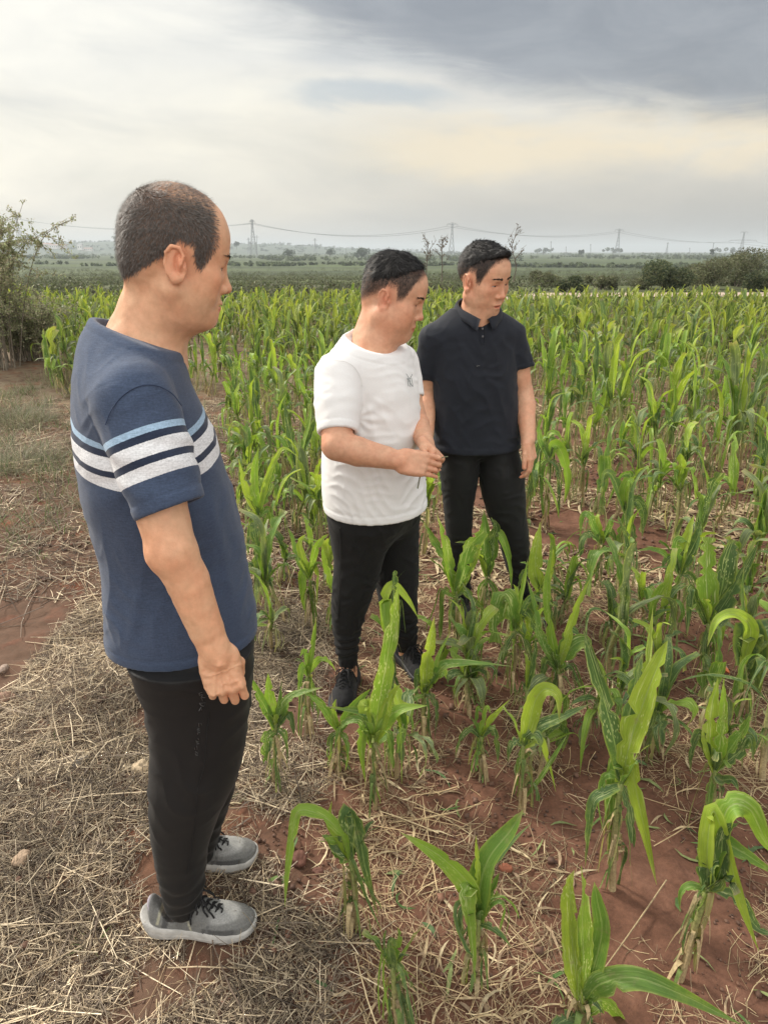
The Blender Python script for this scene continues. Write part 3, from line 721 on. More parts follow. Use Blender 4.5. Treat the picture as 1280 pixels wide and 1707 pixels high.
    eyes_and_brows(C, R, sc, body, v=v, cnt=80)
    # ---------------- T-shirt
    S = SDF((-0.36, -0.40, 0.74), (0.36, 0.36, 1.52), 0.0042)
    S.loft(st)
    for a_ in (sh, shL): S.cone(a_+up*.004, nb-up*.035-f_*.02, .060, .066, .06)
    cuffR = P(284, 848, 1.13); ax = unit(cuffR-sh)
    cn = unit(ax*1.0+f_*.05)
    cuffL = shL+(cuffR-sh)*.95+l_*.03
    sleeve(S, sh+l_*.014, cuffR, .072, .0715, .0625, cn, .012)
    sleeve(S, shL, cuffL, .070, .068, .064, unit(cuffL-shL), .014)
    # neckline: carve round the neck, open at the front
    nk = nb+f_*.0
    pb, pf, ps = P(163, 530, 1.36), P(290, 580, 1.36), P(225, 553, 1.29)
    nn = unit(np.cross(pf-pb, l_)); nn = nn if nn[2] > 0 else -nn; nn = unit(nn-f_*0.0)
    S.op(lambda X, Y, Z: (X-pb[0])*nn[0]+(Y-pb[1])*nn[1]+(Z-pb[2])*nn[2], (-.3, -.16, 1.25), (.3, .16, 1.56), .004, 'cut')
    mid = (pb+pf)/2; hw_ = np.linalg.norm(pf-pb)/2
    S.ell(mid+nn*.0, (hw_-.005, .078, .035), np.stack([unit(pf-pb), unit(np.cross(nn, pf-pb)), nn], 1), .004, 'sub')
    v, f = S.mesh(); n_ = vnormals(v, f)
    # sleeve membership
    tt = (v-sh)@ax; rad = np.linalg.norm(v-sh-tt[:, None]*ax, axis=1); side = (v@l_)
    tors = local_d(st, v)
    slv = ((rad < .080) & (tors > .003) & (side < -.08) & (tt > -.03))
    v0 = v.copy()
    edge = ss(np.abs((v-pb)@nn)+.5*(v[:, 2] < 1.3), .002, .04)*ss(v[:, 2]-st[0][0], .002, .03)
    edge = np.where(slv, ss(-((v-cuffR)@cn), .005, .04), edge)*ss(((n_)*(v-np.array([st[5][1], st[5][2], 0])[None])*[1, 1, 0]).sum(1), -.02, .02)
    v = folds(v, n_, .0030, [((.80, .1, .45), .17, .16, 1.0), ((.97, .1, -.10), .11, .26, 1.0), ((.4, .1, .9), .10, .10, .4)], 11, edge)
    arm_t = ss(tt, .02, .10)*slv
    v = v+n_*(arm_t*edge*.0022*np.sin((tt-.6*(v@f_))/.055*6.28+fbm(v/.08, 3, 2)*2))[:, None]
    ap = sh-up*.12; rr_ = np.linalg.norm(v0-ap, axis=1); an_ = np.arctan2((v0-ap)@f_, -(v0-ap)[:, 2])
    v = v+n_*((~slv)*edge*.0026*np.exp(-(rr_/.16)**2)*ss(rr_, .02, .07)*np.sin(an_*8+rr_*10+1))[:, None]
    for (cx_, sl_, z0_, z1_, am_) in ((-.10, .30, .82, 1.12, .0030), (-.02, .12, .84, 1.05, .0022), (.085, -.10, .85, 1.22, .0024), (.12, -.22, .85, 1.15, -.0020), (.05, .05, .90, 1.2, .0016)):   # long drapes
        dd = (v0@f_)-cx_-sl_*(v0[:, 2]-.95); v = v+n_*((~slv)*am_*np.exp(-(dd/.011)**2)*ss(v0[:, 2], z0_, z0_+.08)*ss(v0[:, 2], z1_, z1_-.10))[:, None]
    v = hem_band(v, n_, v[:, 2]-st[0][0], .022, .0010)
    v = np.where(slv[:, None], hem_band(v, n_, -((v0-cuffR)@cn), .020, .0010), v)
    ring = (v0-pb)@nn; nearneck = (np.linalg.norm(v0-mid, axis=1) < .14) & ~slv
    v = np.where(nearneck[:, None], hem_band(v, n_, -ring, .013, .0009), v)
    dye = np.tile(np.array([[0.052, 0.082, 0.158]]), (len(v), 1))
    LB, WH, DK = np.array([.34, .47, .60]), np.array([.70, .71, .73]), np.array([.026, .034, .058])
    # stripes: distance below the top of the first one, in metres
    g = np.where(slv, (v0-cuffR)@cn+.141, 1.327-.16*np.maximum(np.abs(side)-.02, 0)*1.0-v0[:, 2])
    attr_g = g
    me = mkmesh('t_shirt', v, f); 
    m_ = bpy.data.materials.get('striped_knit') or striped_mat()
    o = obj('t_shirt', me, m_, root); attr(me, 'below', attr_g); attr(me, 'dye', dye)
    def on_mesh(px, py, off=.0006):
        o_ = np.array([0, 0, H])-B; d_ = unit(ray(px, py)); a = v-o_; t = a@d_; dist = np.linalg.norm(a-t[:, None]*d_, axis=1); t[dist > .006] = 9; k = int(np.argmin(t)); return o_+d_*(t[k]-off)
    seam = crom([on_mesh(*p) for p in [(176,708),(188,680),(208,657),(235,643),(262,643),(287,656),(303,676)]], 40)
    sv_, sf_ = tube(seam, .0010, 5); so = obj('armhole_seam', mkmesh('armhole_seam', sv_, sf_), M['seam_blue'], o)
    # ---------------- trousers
    S = SDF((-0.30, -0.34, 0.04), (0.34, 0.34, 0.98), 0.0048)
    Pn, Pf = np.array([-.45, 1.275, 0]), np.array([-.43, 1.45, 0])
    near = [(196,1070, 421,1070), (210,1110, 421,1110), (234,1165, 416,1160), (247,1230, 410,1225), (249,1275, 398,1275), (247,1320, 378,1320), (248,1370, 356,1370), (254,1420, 346,1420), (262,1465, 341,1465), (270,1495, 336,1495), (278,1524, 330,1524)]
    far = [(230,1040, 424,1040), (240,1080, 424,1080), (262,1140, 421,1140), (280,1200, 413,1200), (288,1260, 403,1262), (292,1310, 391,1310), (297,1350, 378,1350), (303,1385, 366,1385), (306,1415, 358,1415), (308,1434, 353,1434)]
    tl = [(0, 1.0, 1.0), (.4, .92, 1.0), (.8, .80, 1.0)]
    s1 = local_st(near, Pn, B, yaw, tl); s2 = local_st(far, Pf, B, yaw, tl)
    for s_ in s1: s_[1] += 0; 
    S.loft(s1); S.loft(s2, k=.02)
    hipc = (np.array(s1[-1][1:3])+np.array(s2[-1][1:3]))/2; zt3 = s1[-1][0]
    S.ell(np.array([hipc[0], hipc[1], zt3-.05]), (.120, .155, .13), yawR(yaw), .03)
    S.cone(ankR+up*.0, ankR-up*.12, .036, .034, .004, 'sub')
    v, f = S.mesh(); n_ = vnormals(v, f)
    kn = ss(v[:, 2], .15, .35)
    v = folds(v, n_, .0024, [((.55, .1, .8), .15, .14, 1.0), ((-.6, .0, .75), .13, .20, .9)], 31)
    low = ss(v[:, 2], .30, .12)
    v = v+n_*(low*.0022*np.sin(v[:, 2]/.045*6.28+fbm(v/.06, 3, 2)*2.4))[:, None]
    tr = obj('trousers', mkmesh('trousers', v, f), M['trousers'], root)
    # side seam and small printed lettering beside it
    def on_near(px, py):        # point on the near side of the near leg
        o_ = np.array([0, 0, H])-B; d_ = unit(ray(px, py)); a = v-o_; t = a@d_; dist = np.linalg.norm(a-t[:, None]*d_, axis=1); t[dist > .006] = 9; k = int(np.argmin(t)); return v[k]-d_*.0012, n_[k]
    sm = [(352,1190),(346,1240),(338,1280),(333,1320),(328,1370),(322,1420),(316,1460)]
    pts = crom([on_near(*p)[0] for p in sm], 30)
    obj('side_seam', mkmesh('side_seam', *tube(pts, .0011, 5)), M['lace'], tr)
    parts = []; rg = np.random.default_rng(5)
    def glyph(px, py, strokes, s_):
        for st_ in strokes:
            pp = [on_near(px+a*s_, py+b*s_)[0] for a, b in st_]; parts.append(tube(np.array(pp), .0007, 4))
    big = [[[(0,0),(1,0)],[(0,0),(0,.5)],[(0,.5),(1,.5)],[(1,.5),(1,1)],[(0,1),(1,1)]], [[(0,0),(1,0)],[(.5,0),(.5,1)]], [[(0,0),(1,0),(1,1),(0,1),(0,0)]], [[(0,1),(.6,0)],[(.6,.1),(1,1)]]]
    for q_, (g_, (gx, gy)) in enumerate(zip(big, [(335,1158),(334.5,1167),(335,1175),(333,1183)])): glyph(gx, gy, g_, 5.5)
    sml = [[[(0,0),(0,1)],[(1,0),(1,1)]], [[(0,0),(1,1)]], [[(0,.5),(1,.5)],[(0,0),(0,1)]], [[(0,0),(1,0)],[(0,1),(1,1)]], [[(.5,0),(.5,1)]]]
    for q_ in range(13): glyph(331-q_*.55, 1209+q_*4.2, sml[q_ % 5], 2.2)
    vv, ff = merge(parts); obj('printed_lettering', mkmesh('printed_lettering', vv, ff), M['grey_print'], tr)
    # ---------------- shoes
    hr = on_ground(236, 1540)-B; tr_ = on_ground(430, 1548)-B
    shoe(B, on_ground(242, 1562, .0)-B+np.array([.012, .030, 0]), math.radians(-1), .268, root)
    shoe(B, on_ground(262, 1460, .0)-B+np.array([.012, .038, 0]), math.radians(5), .262, root)
    return root
def local_d(st, v):
    st = resample(st); c = [np.interp(v[:, 2], st[:, 0], st[:, j]) for j in range(1, 7)]
    cx, cy, af, ab_, b, yw = c; x = v[:, 0]-cx; y = v[:, 1]-cy; u = x*np.cos(yw)+y*np.sin(yw); w_ = -x*np.sin(yw)+y*np.cos(yw)
    a = np.where(u > 0, af, ab_); k0 = np.sqrt((u/a)**2+(w_/b)**2); return (k0-1)*np.minimum(a, b)
Z_STRIPE = 1.275
def striped_mat():
    m, t = new_mat('striped_knit')
    oc = t.n('ShaderNodeTexCoord').outputs['Object']
    g = t.n('ShaderNodeAttribute', attribute_name='below').outputs['Fac']
    g = t.math('ADD', g, t.math('MULTIPLY', t.math('SUBTRACT', t.noise(oc, 300, 2), .5), .0016))
    c = (0.055, 0.078, 0.132)
    def band(c, lo, hi, colr):
        f1 = t.math('GREATER_THAN', g, lo); f2 = t.math('LESS_THAN', g, hi); return t.mix(t.math('MULTIPLY', f1, f2), c, colr)
    c = t.mix(0.0, (*c, 1), (*c, 1)); wh = (.72, .73, .75, 1)
    c = band(c, 0, .0120, (.33, .47, .62, 1)); c = band(c, .0120, .0250, (.026, .036, .066, 1)); c = band(c, .0250, .0495, wh)
    c = band(c, .0495, .0620, (.026, .036, .066, 1)); c = band(c, .0620, .0850, wh)
    st = t.noise(mapping(t, oc, scale=(70, 70, 900)), 1.0, 3, 0.65); fl = t.noise(oc, 260, 3, .65)
    c = t.mix(1.0, c, t.ramp(st, [(0.3, (.80,)*3), (0.72, (1.22,)*3)]), 'MULTIPLY'); c = t.mix(1.0, c, t.ramp(fl, [(0.3, (.84,)*3), (0.72, (1.18,)*3)]), 'MULTIPLY')
    bmp = t.n('ShaderNodeBump', i={'Strength': .25, 'Distance': 0.001, 'Height': t.noise(oc, 1000, 1)}).outputs[0]
    b = t.n('ShaderNodeBsdfPrincipled', i={'Base Color': c, 'Roughness': .9, 'Sheen Weight': .15, 'Specular IOR Level': .2, 'Normal': bmp})
    t.link(b.outputs[0], t.n('ShaderNodeOutputMaterial').inputs[0]); return m
# ================================================================== man with the white T-shirt
def project(v):
    v = np.atleast_2d(v); r = v-np.array([0, 0, H]); z = r[:, 1]*cP - r[:, 2]*sP; y = -r[:, 1]*sP - r[:, 2]*cP
    return np.stack([640+F*r[:, 0]/z, 853.5+F*y/z], 1)
def snap(v, B, px, py, off=.001, tol=.008):
    o_ = np.array([0, 0, H])-B; d_ = unit(ray(px, py)); a = v-o_; t = a@d_; dist = np.linalg.norm(a-t[:, None]*d_, axis=1); t = np.where(dist > tol, 99, t); k = int(np.argmin(t)); return o_+d_*(t[k]-off)
def cap_hair(C, R, sc, cut_pts, cen, rad, body, mat, rng, n, ln, flow, seed, h=.0032, bump=.004, extra=None, lift=.35, wd=.0009, keep=None):
    """a thick head of short hair: a soft volume over the scalp covered with strands"""
    W = lambda q: C+sc*(R@np.asarray(q, float))
    S = SDF(C-.17, C+.19, h); S.ell(W(cen), np.array(rad)*sc, R)
    if extra:
        for c_, r_ in extra: S.ell(W(c_), np.array(r_)*sc, R, .02)
    for p_, n_ in cut_pts: S.plane(W(p_), R@unit(n_), .012)
    v, f = S.mesh(); nn = vnormals(v, f); q = ((v-C)@R)/sc
    v = v+nn*(bump*fbm(q/np.array([.030, .012, .030]), seed, 3))[:, None]; nn = vnormals(v, f)
    pick = rng.choice(len(v), n); Pp = v[pick]+rng.normal(0, .0015, (n, 3)); Nn = nn[pick]; D0 = np.array([flow(x) for x in q[pick]])@R.T
    D = D0-Nn*(D0*Nn).sum(1)[:, None]; D = D/(np.linalg.norm(D, axis=1)[:, None]+1e-6)+Nn*lift
    hv, hf = strands(Pp, Nn, D, ln, wd, rng, .0, .22)
    V, Fc = merge([(v, f), (hv, hf)]); return obj('hair', mkmesh('hair', V, Fc), mat, body)
def stubble_strands(v, n_, q, m, R, rng, cnt, ln, flow):
    cand = np.flatnonzero(m > .15); wgt = m[cand]*(.25+ss(q[cand, 2]+.5*(q[cand, 0] < -.03)*(-q[cand, 0]-.03), .0, .055)); pick = rng.choice(cand, cnt, p=wgt/wgt.sum()); D0 = np.tile(flow, (cnt, 1))@R.T; Nn = n_[pick]
    D = D0-Nn*(D0*Nn).sum(1)[:, None]; D = D/(np.linalg.norm(D, axis=1)[:, None]+1e-6)+Nn*.2
    return strands(v[pick]+rng.normal(0, .0018, (cnt, 3)), Nn, D, ln, .0005, rng, 0, .2)
def side_mask(q, top):
    x, y, z = q.T; line = np.where(x < -.008, .022+(x+.008)*.92, .036); line = np.where(x > .026, np.interp(x, [.026, .034, .050, .062, .07], [.03, .0, .004, .04, .07]), line)
    m = ss(z-line, -.006, .030)*ss(np.interp(z, [.0, .03, .06, .09], [.054, .062, .072, .080])-x, -.004, .014)
    hd = ss(z, -.07, -.05)*(np.linalg.norm(q, axis=1) < .2); ear = np.exp(-(((np.abs(q)-[.0, .082, .0])/[.022, .010, .036])**2).sum(1)); m = m*hd*(1-ss(ear, .25, .5))
    return m*(1-(np.abs(y) > .081)*(z < .035))
def build_man2():
    B = np.array([-0.02, 2.36, 0.0]); yaw = math.radians(-33)
    LEGS = None
    root = empty('person', B, 'man in white T-shirt and black joggers looking down at his hands', 'person')
    f_ = np.array([math.cos(yaw), math.sin(yaw), 0]); l_ = np.array([-math.sin(yaw), math.cos(yaw), 0]); up = np.array([0, 0, 1.0])
    P = lambda x, y, Y: at(x, y, Y)-B
    P0 = np.array([-0.02, 2.36, 0])
    torso = [(588,541, 655,548), (578,550, 668,566), (562,574, 683,592), (548,600, 690,615), (541,640, 696,650), (540,690, 699,695), (537,730, 702,735), (536,770, 707,775), (537,810, 710,808), (541,845, 712,843)]
    tb = [(0.9, 1.10, 1.0), (1.1, 1.05, 1.05), (1.2, 1.15, 1.05), (1.3, 1.4, 1.0), (1.38, 1.6, 1.0), (1.42, 1.4, 1.0), (1.46, 1.2, 1.0)]
    st = local_st(torso, P0, B, yaw, tb)
    C = P(652, 497, 2.36); sc = 1.06; R = frame(math.radians(-14), math.radians(20), math.radians(0))
    sh = P(560, 628, 2.22); elb = P(562, 742, 2.10); wri = P(664, 768, 2.075)
    shL = P(668, 606, 2.50); elbL = P(688, 692, 2.43); wriL = P(709, 738, 2.22)
    nb = P(620, 572, 2.36)
    S = SDF((-0.36, -0.42, 0.02), (0.40, 0.34, 1.70), 0.010, {0: [(C[0]-.13, C[0]+.17, .0032), (wri[0]-.03, wri[0]+.16, .0026), (-.28, .36, .006)], 1: [(C[1]-.12, C[1]+.12, .0034), (wri[1]-.07, wri[1]+.16, .0028), (-.35, .25, .007)], 2: [(C[2]-.17, C[2]+.18, .0032), (wri[2]-.09, wri[2]+.08, .0025), (wri[2], 1.5, .006)]})
    S.loft([[s[0], s[1], s[2], s[3]-.02, s[4]-.02, s[5]-.02, s[6]] for s in st if .82 < s[0] < 1.27])
    S.cone(nb-up*.14, nb-up*.05, .078, .064, .04)
    S.cone(sh+l_*.03, nb-up*.04, .05, .06, .05); S.cone(shL-l_*.03, nb-up*.04, .05, .06, .05)
    S.cone(P(622, 560, 2.36), P(640, 512, 2.36), .062, .062, .03)
    S.cone(P(628, 572, 2.34), P(655, 535, 2.35), .058, .060, .03)
    S.cone(P(607, 556, 2.36), P(631, 505, 2.37), .032, .034, .02)
    head_sdf(S, C, R, sc, 1.15, 1.12, zt=1.03, zb=1.0, lid=.1, nape=1)
    S.ell(C+R@np.array([.035, 0, -.088])*sc, (.055, .055, .030), R, .03)
    S.ell(C+R@np.array([.050, -.040, -.040])*sc, (.035, .028, .038), R, .03)
    S.chain([sh, sh+(elb-sh)*.5, elb], [.060, .056, .046], .02); S.chain([elb, elb+(wri-elb)*.35-up*.004, elb+(wri-elb)*.8, wri], [.049, .047, .036, .031], .012)
    S.chain([shL, elbL], [.055, .045], .02); S.chain([elbL, elbL+(wriL-elbL)*.35, wriL], [.045, .043, .029], .012)
    # both hands meet and pull a stem apart
    d = unit(P(725, 777, 2.06)-wri); n = unit(np.array([-.25, -.85, .42])); s = unit(np.cross(d, n)); s = s if s[2] > 0 else -s
    t1 = hand_sdf(S, wri-d*.002, d, n, s, [(.35, .75, .45), (.60, .90, .5), (.60, .80, .4), (.50, .35, .2)], [(.93, .25, -.35), (.98, .0, -.25), (1, -.15, -.1)], .99, -.01, 1.0)
    d2 = unit(P(733, 762, 2.15)-wriL+np.array([0, -.02, 0])); n2 = unit(np.array([.75, -.25, .45])); s2 = unit(np.cross(n2, d2)); s2 = s2 if s2[0]*-1-s2[1]*.6 > 0 else -s2
    t2 = hand_sdf(S, wriL, unit(P(733, 765, 2.13)-wriL), n2, s2, [(.7, 1.1, .5), (.8, 1.1, .6), (.9, 1.0, .6), (.9, .9, .5)], [(.75, .35, -.2), (.95, .1, -.2), (1, -.1, -.2)], 1.0, .02, 1.0)
    Pn, Pf = np.array([-.06, 2.30, 0]), np.array([.06, 2.46, 0])
    near = [(548,815, 672,815), (545,862, 668,866), (551,900, 650,900), (556,940, 636,940), (553,980, 626,980), (552,1010, 614,1010), (553,1040, 605,1040), (557,1062, 598,1062), (560,1082, 597,1082), (563,1100, 597,1100), (566,1118, 596,1118)]
    far = [(610,815, 700,815), (610,860, 699,860), (618,900, 698,900), (622,950, 698,950), (630,1000, 696,1000), (645,1040, 695,1040), (656,1068, 697,1068), (660,1082, 696,1082)]
    tl = [(0, 1.0, 1.0), (.4, .95, 1.0), (.8, .9, 1.0)]; s1 = local_st(near, Pn, B, yaw, tl); s2 = local_st(far, Pf, B, yaw, tl)
    for sx in (s1, s2):
        S.loft([[r[0], r[1], r[2], max(r[3]*.72, .028), max(r[4]*.72, .028), max(r[5]*.72, .028), r[6]] for r in sx if r[0] < .78])
        S.cone((sx[0][1], sx[0][2], sx[0][0]+.05), (sx[0][1], sx[0][2], .05), .034, .034, .01)
    ankR, ankL = (np.array([sx[0][1], sx[0][2], 0.0]) for sx in (s1, s2))
    v, f = S.mesh(); n_ = vnormals(v, f); col, q = skin_tint(v, C, R, sc, .5)
    col = col*np.array([.87, .83, .87]); v = v+n_*(.0008*fbm(v/.022, 14, 2))[:, None]; hm = side_mask(q, 0)
    col = col*(1-(hm*.86)[:, None])+np.array([.035, .030, .028])*(hm*.86)[:, None]
    for c in list(t1)+list(t2):
        m = (np.exp(-((v-c)**2).sum(1)/.015**2)*.7)[:, None]; col = col*(1-m)+col*np.array([1.12, .82, .84])*m
    col = col*(1+0.05*fbm(v/.05, 5, 2))[:, None]
    body = obj('body', mkmesh('body', v, f), M['skin'], root); attr(body.data, 'tint', col)
    eyes_and_brows(C, R, sc, body, seed=4, brow_z=.035, v=v, cnt=120)
    rng = np.random.default_rng(8)
    hair = cap_hair(C, R, sc, [((.100, 0, .060), (.40, 0, -.92)), ((-.02, 0, .058), (.70, 0, -1.0))], (-.003, 0, .058), (.102, .082, .082), body, M['black_hair'], rng, 11000, .016,
        lambda x: (1.6*min(max((x[0]+.05)/.08, 0), 1)-.5, 0, -.9+.5*min(max((x[0]+.05)/.08, 0), 1)), 5, extra=[((.066, 0, .078), (.032, .052, .028)), ((.088, 0, .074), (.026, .046, .018))], lift=.13)
    sv_, sf_ = stubble_strands(v, n_, q, hm, R, rng, 15000, .0055, (-.2, 0, -1)); obj('clipped_sides', mkmesh('clipped_sides', sv_, sf_), M['black_hair'], body)
    # ---- T-shirt
    S = SDF((-0.42, -0.42, 0.66), (0.42, 0.40, 1.52), 0.0052)
    S.loft(st)
    for a_ in (sh, shL): S.cone(a_+up*.006, nb-up*.035, .058, .062, .06)
    cuffR = P(563, 722, 2.13); ax = unit(cuffR-sh); cn = unit(ax+np.array([0, -.10, 0])); cuffL = P(679, 664, 2.455); axL = unit(cuffL-shL)
    sleeve(S, sh+l_*.012, cuffR, .078, .078, .0640, cn, .014); sleeve(S, shL, cuffL, .066, .066, .062, axL, .014)
    pb, pf, pr = P(583, 546, 2.38), P(650, 590, 2.28), P(608, 574, 2.27); pl = P(668, 573, 2.40)
    nn = unit(np.cross(pf-pb, l_)); nn = nn if nn[2] > 0 else -nn
    S.op(lambda X, Y, Z: (X-pb[0])*nn[0]+(Y-pb[1])*nn[1]+(Z-pb[2])*nn[2], (-.3, -.3, 1.25), (.3, .3, 1.56), .006, 'cut')
    mid = (pb+pf)/2; hw_ = np.linalg.norm(pf-pb)/2
    S.ell(mid, (hw_-.006, .088, .035), np.stack([unit(pf-pb), unit(np.cross(nn, pf-pb)), nn], 1), .004, 'sub')
    v, f = S.mesh(); n_ = vnormals(v, f); tt = (v-sh)@ax; rad = np.linalg.norm(v-sh-tt[:, None]*ax, axis=1); side = v@l_
    slv = (rad < .090) & (local_d(st, v) > .004) & (side < -.08) & (tt > -.03); v0 = v.copy()
    edge = ss(np.abs((v-pb)@nn)+.5*(v[:, 2] < 1.3), .002, .05)*ss(v[:, 2]-st[0][0], .002, .03)
    edge = np.where(slv, .35*ss(-((v-cuffR)@cn), .005, .04), edge)
    v = folds(v, n_, .0023, [((.35, -.2, .9), .085, .13, 1.0), ((.1, .0, 1), .055, .12, .55), ((.8, -.3, .5), .10, .12, .6)], 61, edge*ss(v[:, 2], 1.42, 1.25)+.15*edge)
    v = v+n_*(slv*edge*ss(tt, .01, .08)*.0016*np.sin((tt+.55*(v0@f_))/.050*6.28+fbm(v0/.09, 3, 2)*2.5))[:, None]
    # drag lines from the armpit across the belly
    ap = sh+up*-.13+f_*.07; rr_ = np.linalg.norm(v0-ap, axis=1); an_ = np.arctan2((v0-ap)@f_, -(v0-ap)[:, 2])
    v = v+n_*((~slv)*.0022*np.exp(-(rr_/.15)**2)*ss(rr_, .01, .04)*np.sin(an_*9+rr_*8))[:, None]
    v = hem_band(v, n_, v[:, 2]-st[0][0]-.0, .026, .0014); v = np.where(slv[:, None], hem_band(v, n_, -((v0-cuffR)@cn), .022, .0012), v)
    nearneck = (np.linalg.norm(v0-mid, axis=1) < .16) & ~slv; v = np.where(nearneck[:, None], hem_band(v, n_, -((v0-pb)@nn), .018, .0012), v)
    o = obj('t_shirt', mkmesh('t_shirt', v, f), M['white_tee'], root)
    def sn(x, y, off=.0016): return snap(v, B, x, y, off)
    sv_, sf_ = tube(crom([sn(*p) for p in [(535,610),(545,603),(560,601),(578,604),(592,614),(601,630),(604,645)]], 30), .0008, 5)
    obj('armhole_seam', mkmesh('armhole_seam', sv_, sf_), M['seam_white'], o)
    # stitched monogram on the chest
    parts = []
    for pts in [[(679,630),(680,637),(681,644)], [(679,630),(683,637),(687,644)], [(685.5,630),(687,637),(688,644.5)], [(677,623),(680,628),(682.5,632)], [(687,624),(685,628),(682.5,632)], [(682.5,632),(683.5,638),(684,645)]]:
        c_ = crom([sn(x, y, .0012) for x, y in pts], 10); parts.append(tube(c_, .0008, 5))
    vv, ff = merge(parts); obj('stitched_monogram', mkmesh('stitched_monogram', vv, ff), M['thread'], o)
    # ---- joggers
    S = SDF((-0.34, -0.32, 0.06), (0.40, 0.36, 0.98), 0.0052); S.loft(s1); S.loft(s2, k=.03); hc = (np.array(s1[-1][:3])+np.array(s2[-1][:3]))/2
    S.ell(np.array([hc[1], hc[2], hc[0]-.06]), (.135, .172, .14), yawR(yaw), .05)
    v, f = S.mesh(); n_ = vnormals(v, f)
    v = folds(v, n_, .0028, [((.5, .1, .85), .09, .09, 1.0), ((-.6, .0, .8), .10, .10, .8)], 71)
    low = ss(v[:, 2], .34, .2)*ss(v[:, 2], .12, .16); v = v+n_*(low*.0050*np.sin(v[:, 2]/.040*6.28+fbm(v/.06, 3, 2)*2.6))[:, None]
    rib = ss(v[:, 2], .150, .142); v = v+n_*(rib*.0012*np.sin(np.arctan2(v[:, 1]-ankR[1], v[:, 0]-ankR[0])*34)-rib*.003)[:, None]
    jog = obj('joggers', mkmesh('joggers', v, f), M['joggers'], root)
    c_ = crom([snap(v, B, x, y, .0008, .01) for x, y in [(566,880),(568,930),(566,980),(563,1030)]], 24); obj('side_seam', mkmesh('side_seam', *tube(c_, .0018, 5)), M['lace'], jog)
    shoe(B, ankR*[1, 1, 0]+np.array([.012, .062, 0]), math.radians(-100), .255, root, dark=True)
    shoe(B, ankL*[1, 1, 0]+np.array([-.03, .055, 0]), math.radians(-62), .260, root, dark=True)
    # the torn stem between his fingers
    a, b = P(741, 762, 2.08), P(722, 770, 2.07)
    stem = tube(crom([P(746, 761, 2.10), P(736, 763, 2.08), P(722, 771, 2.12), P(706, 780, 2.14), P(700, 795, 2.12), P(696, 814, 2.08)], 24), np.linspace(.0016, .0022, 24), 6)
    o2 = obj('torn_stem', mkmesh('torn_stem', *stem), M['stem'], None, loc=B); tag(o2, 'thin torn plant stem between the fingers of the man in white', 'plant stem')
    return root
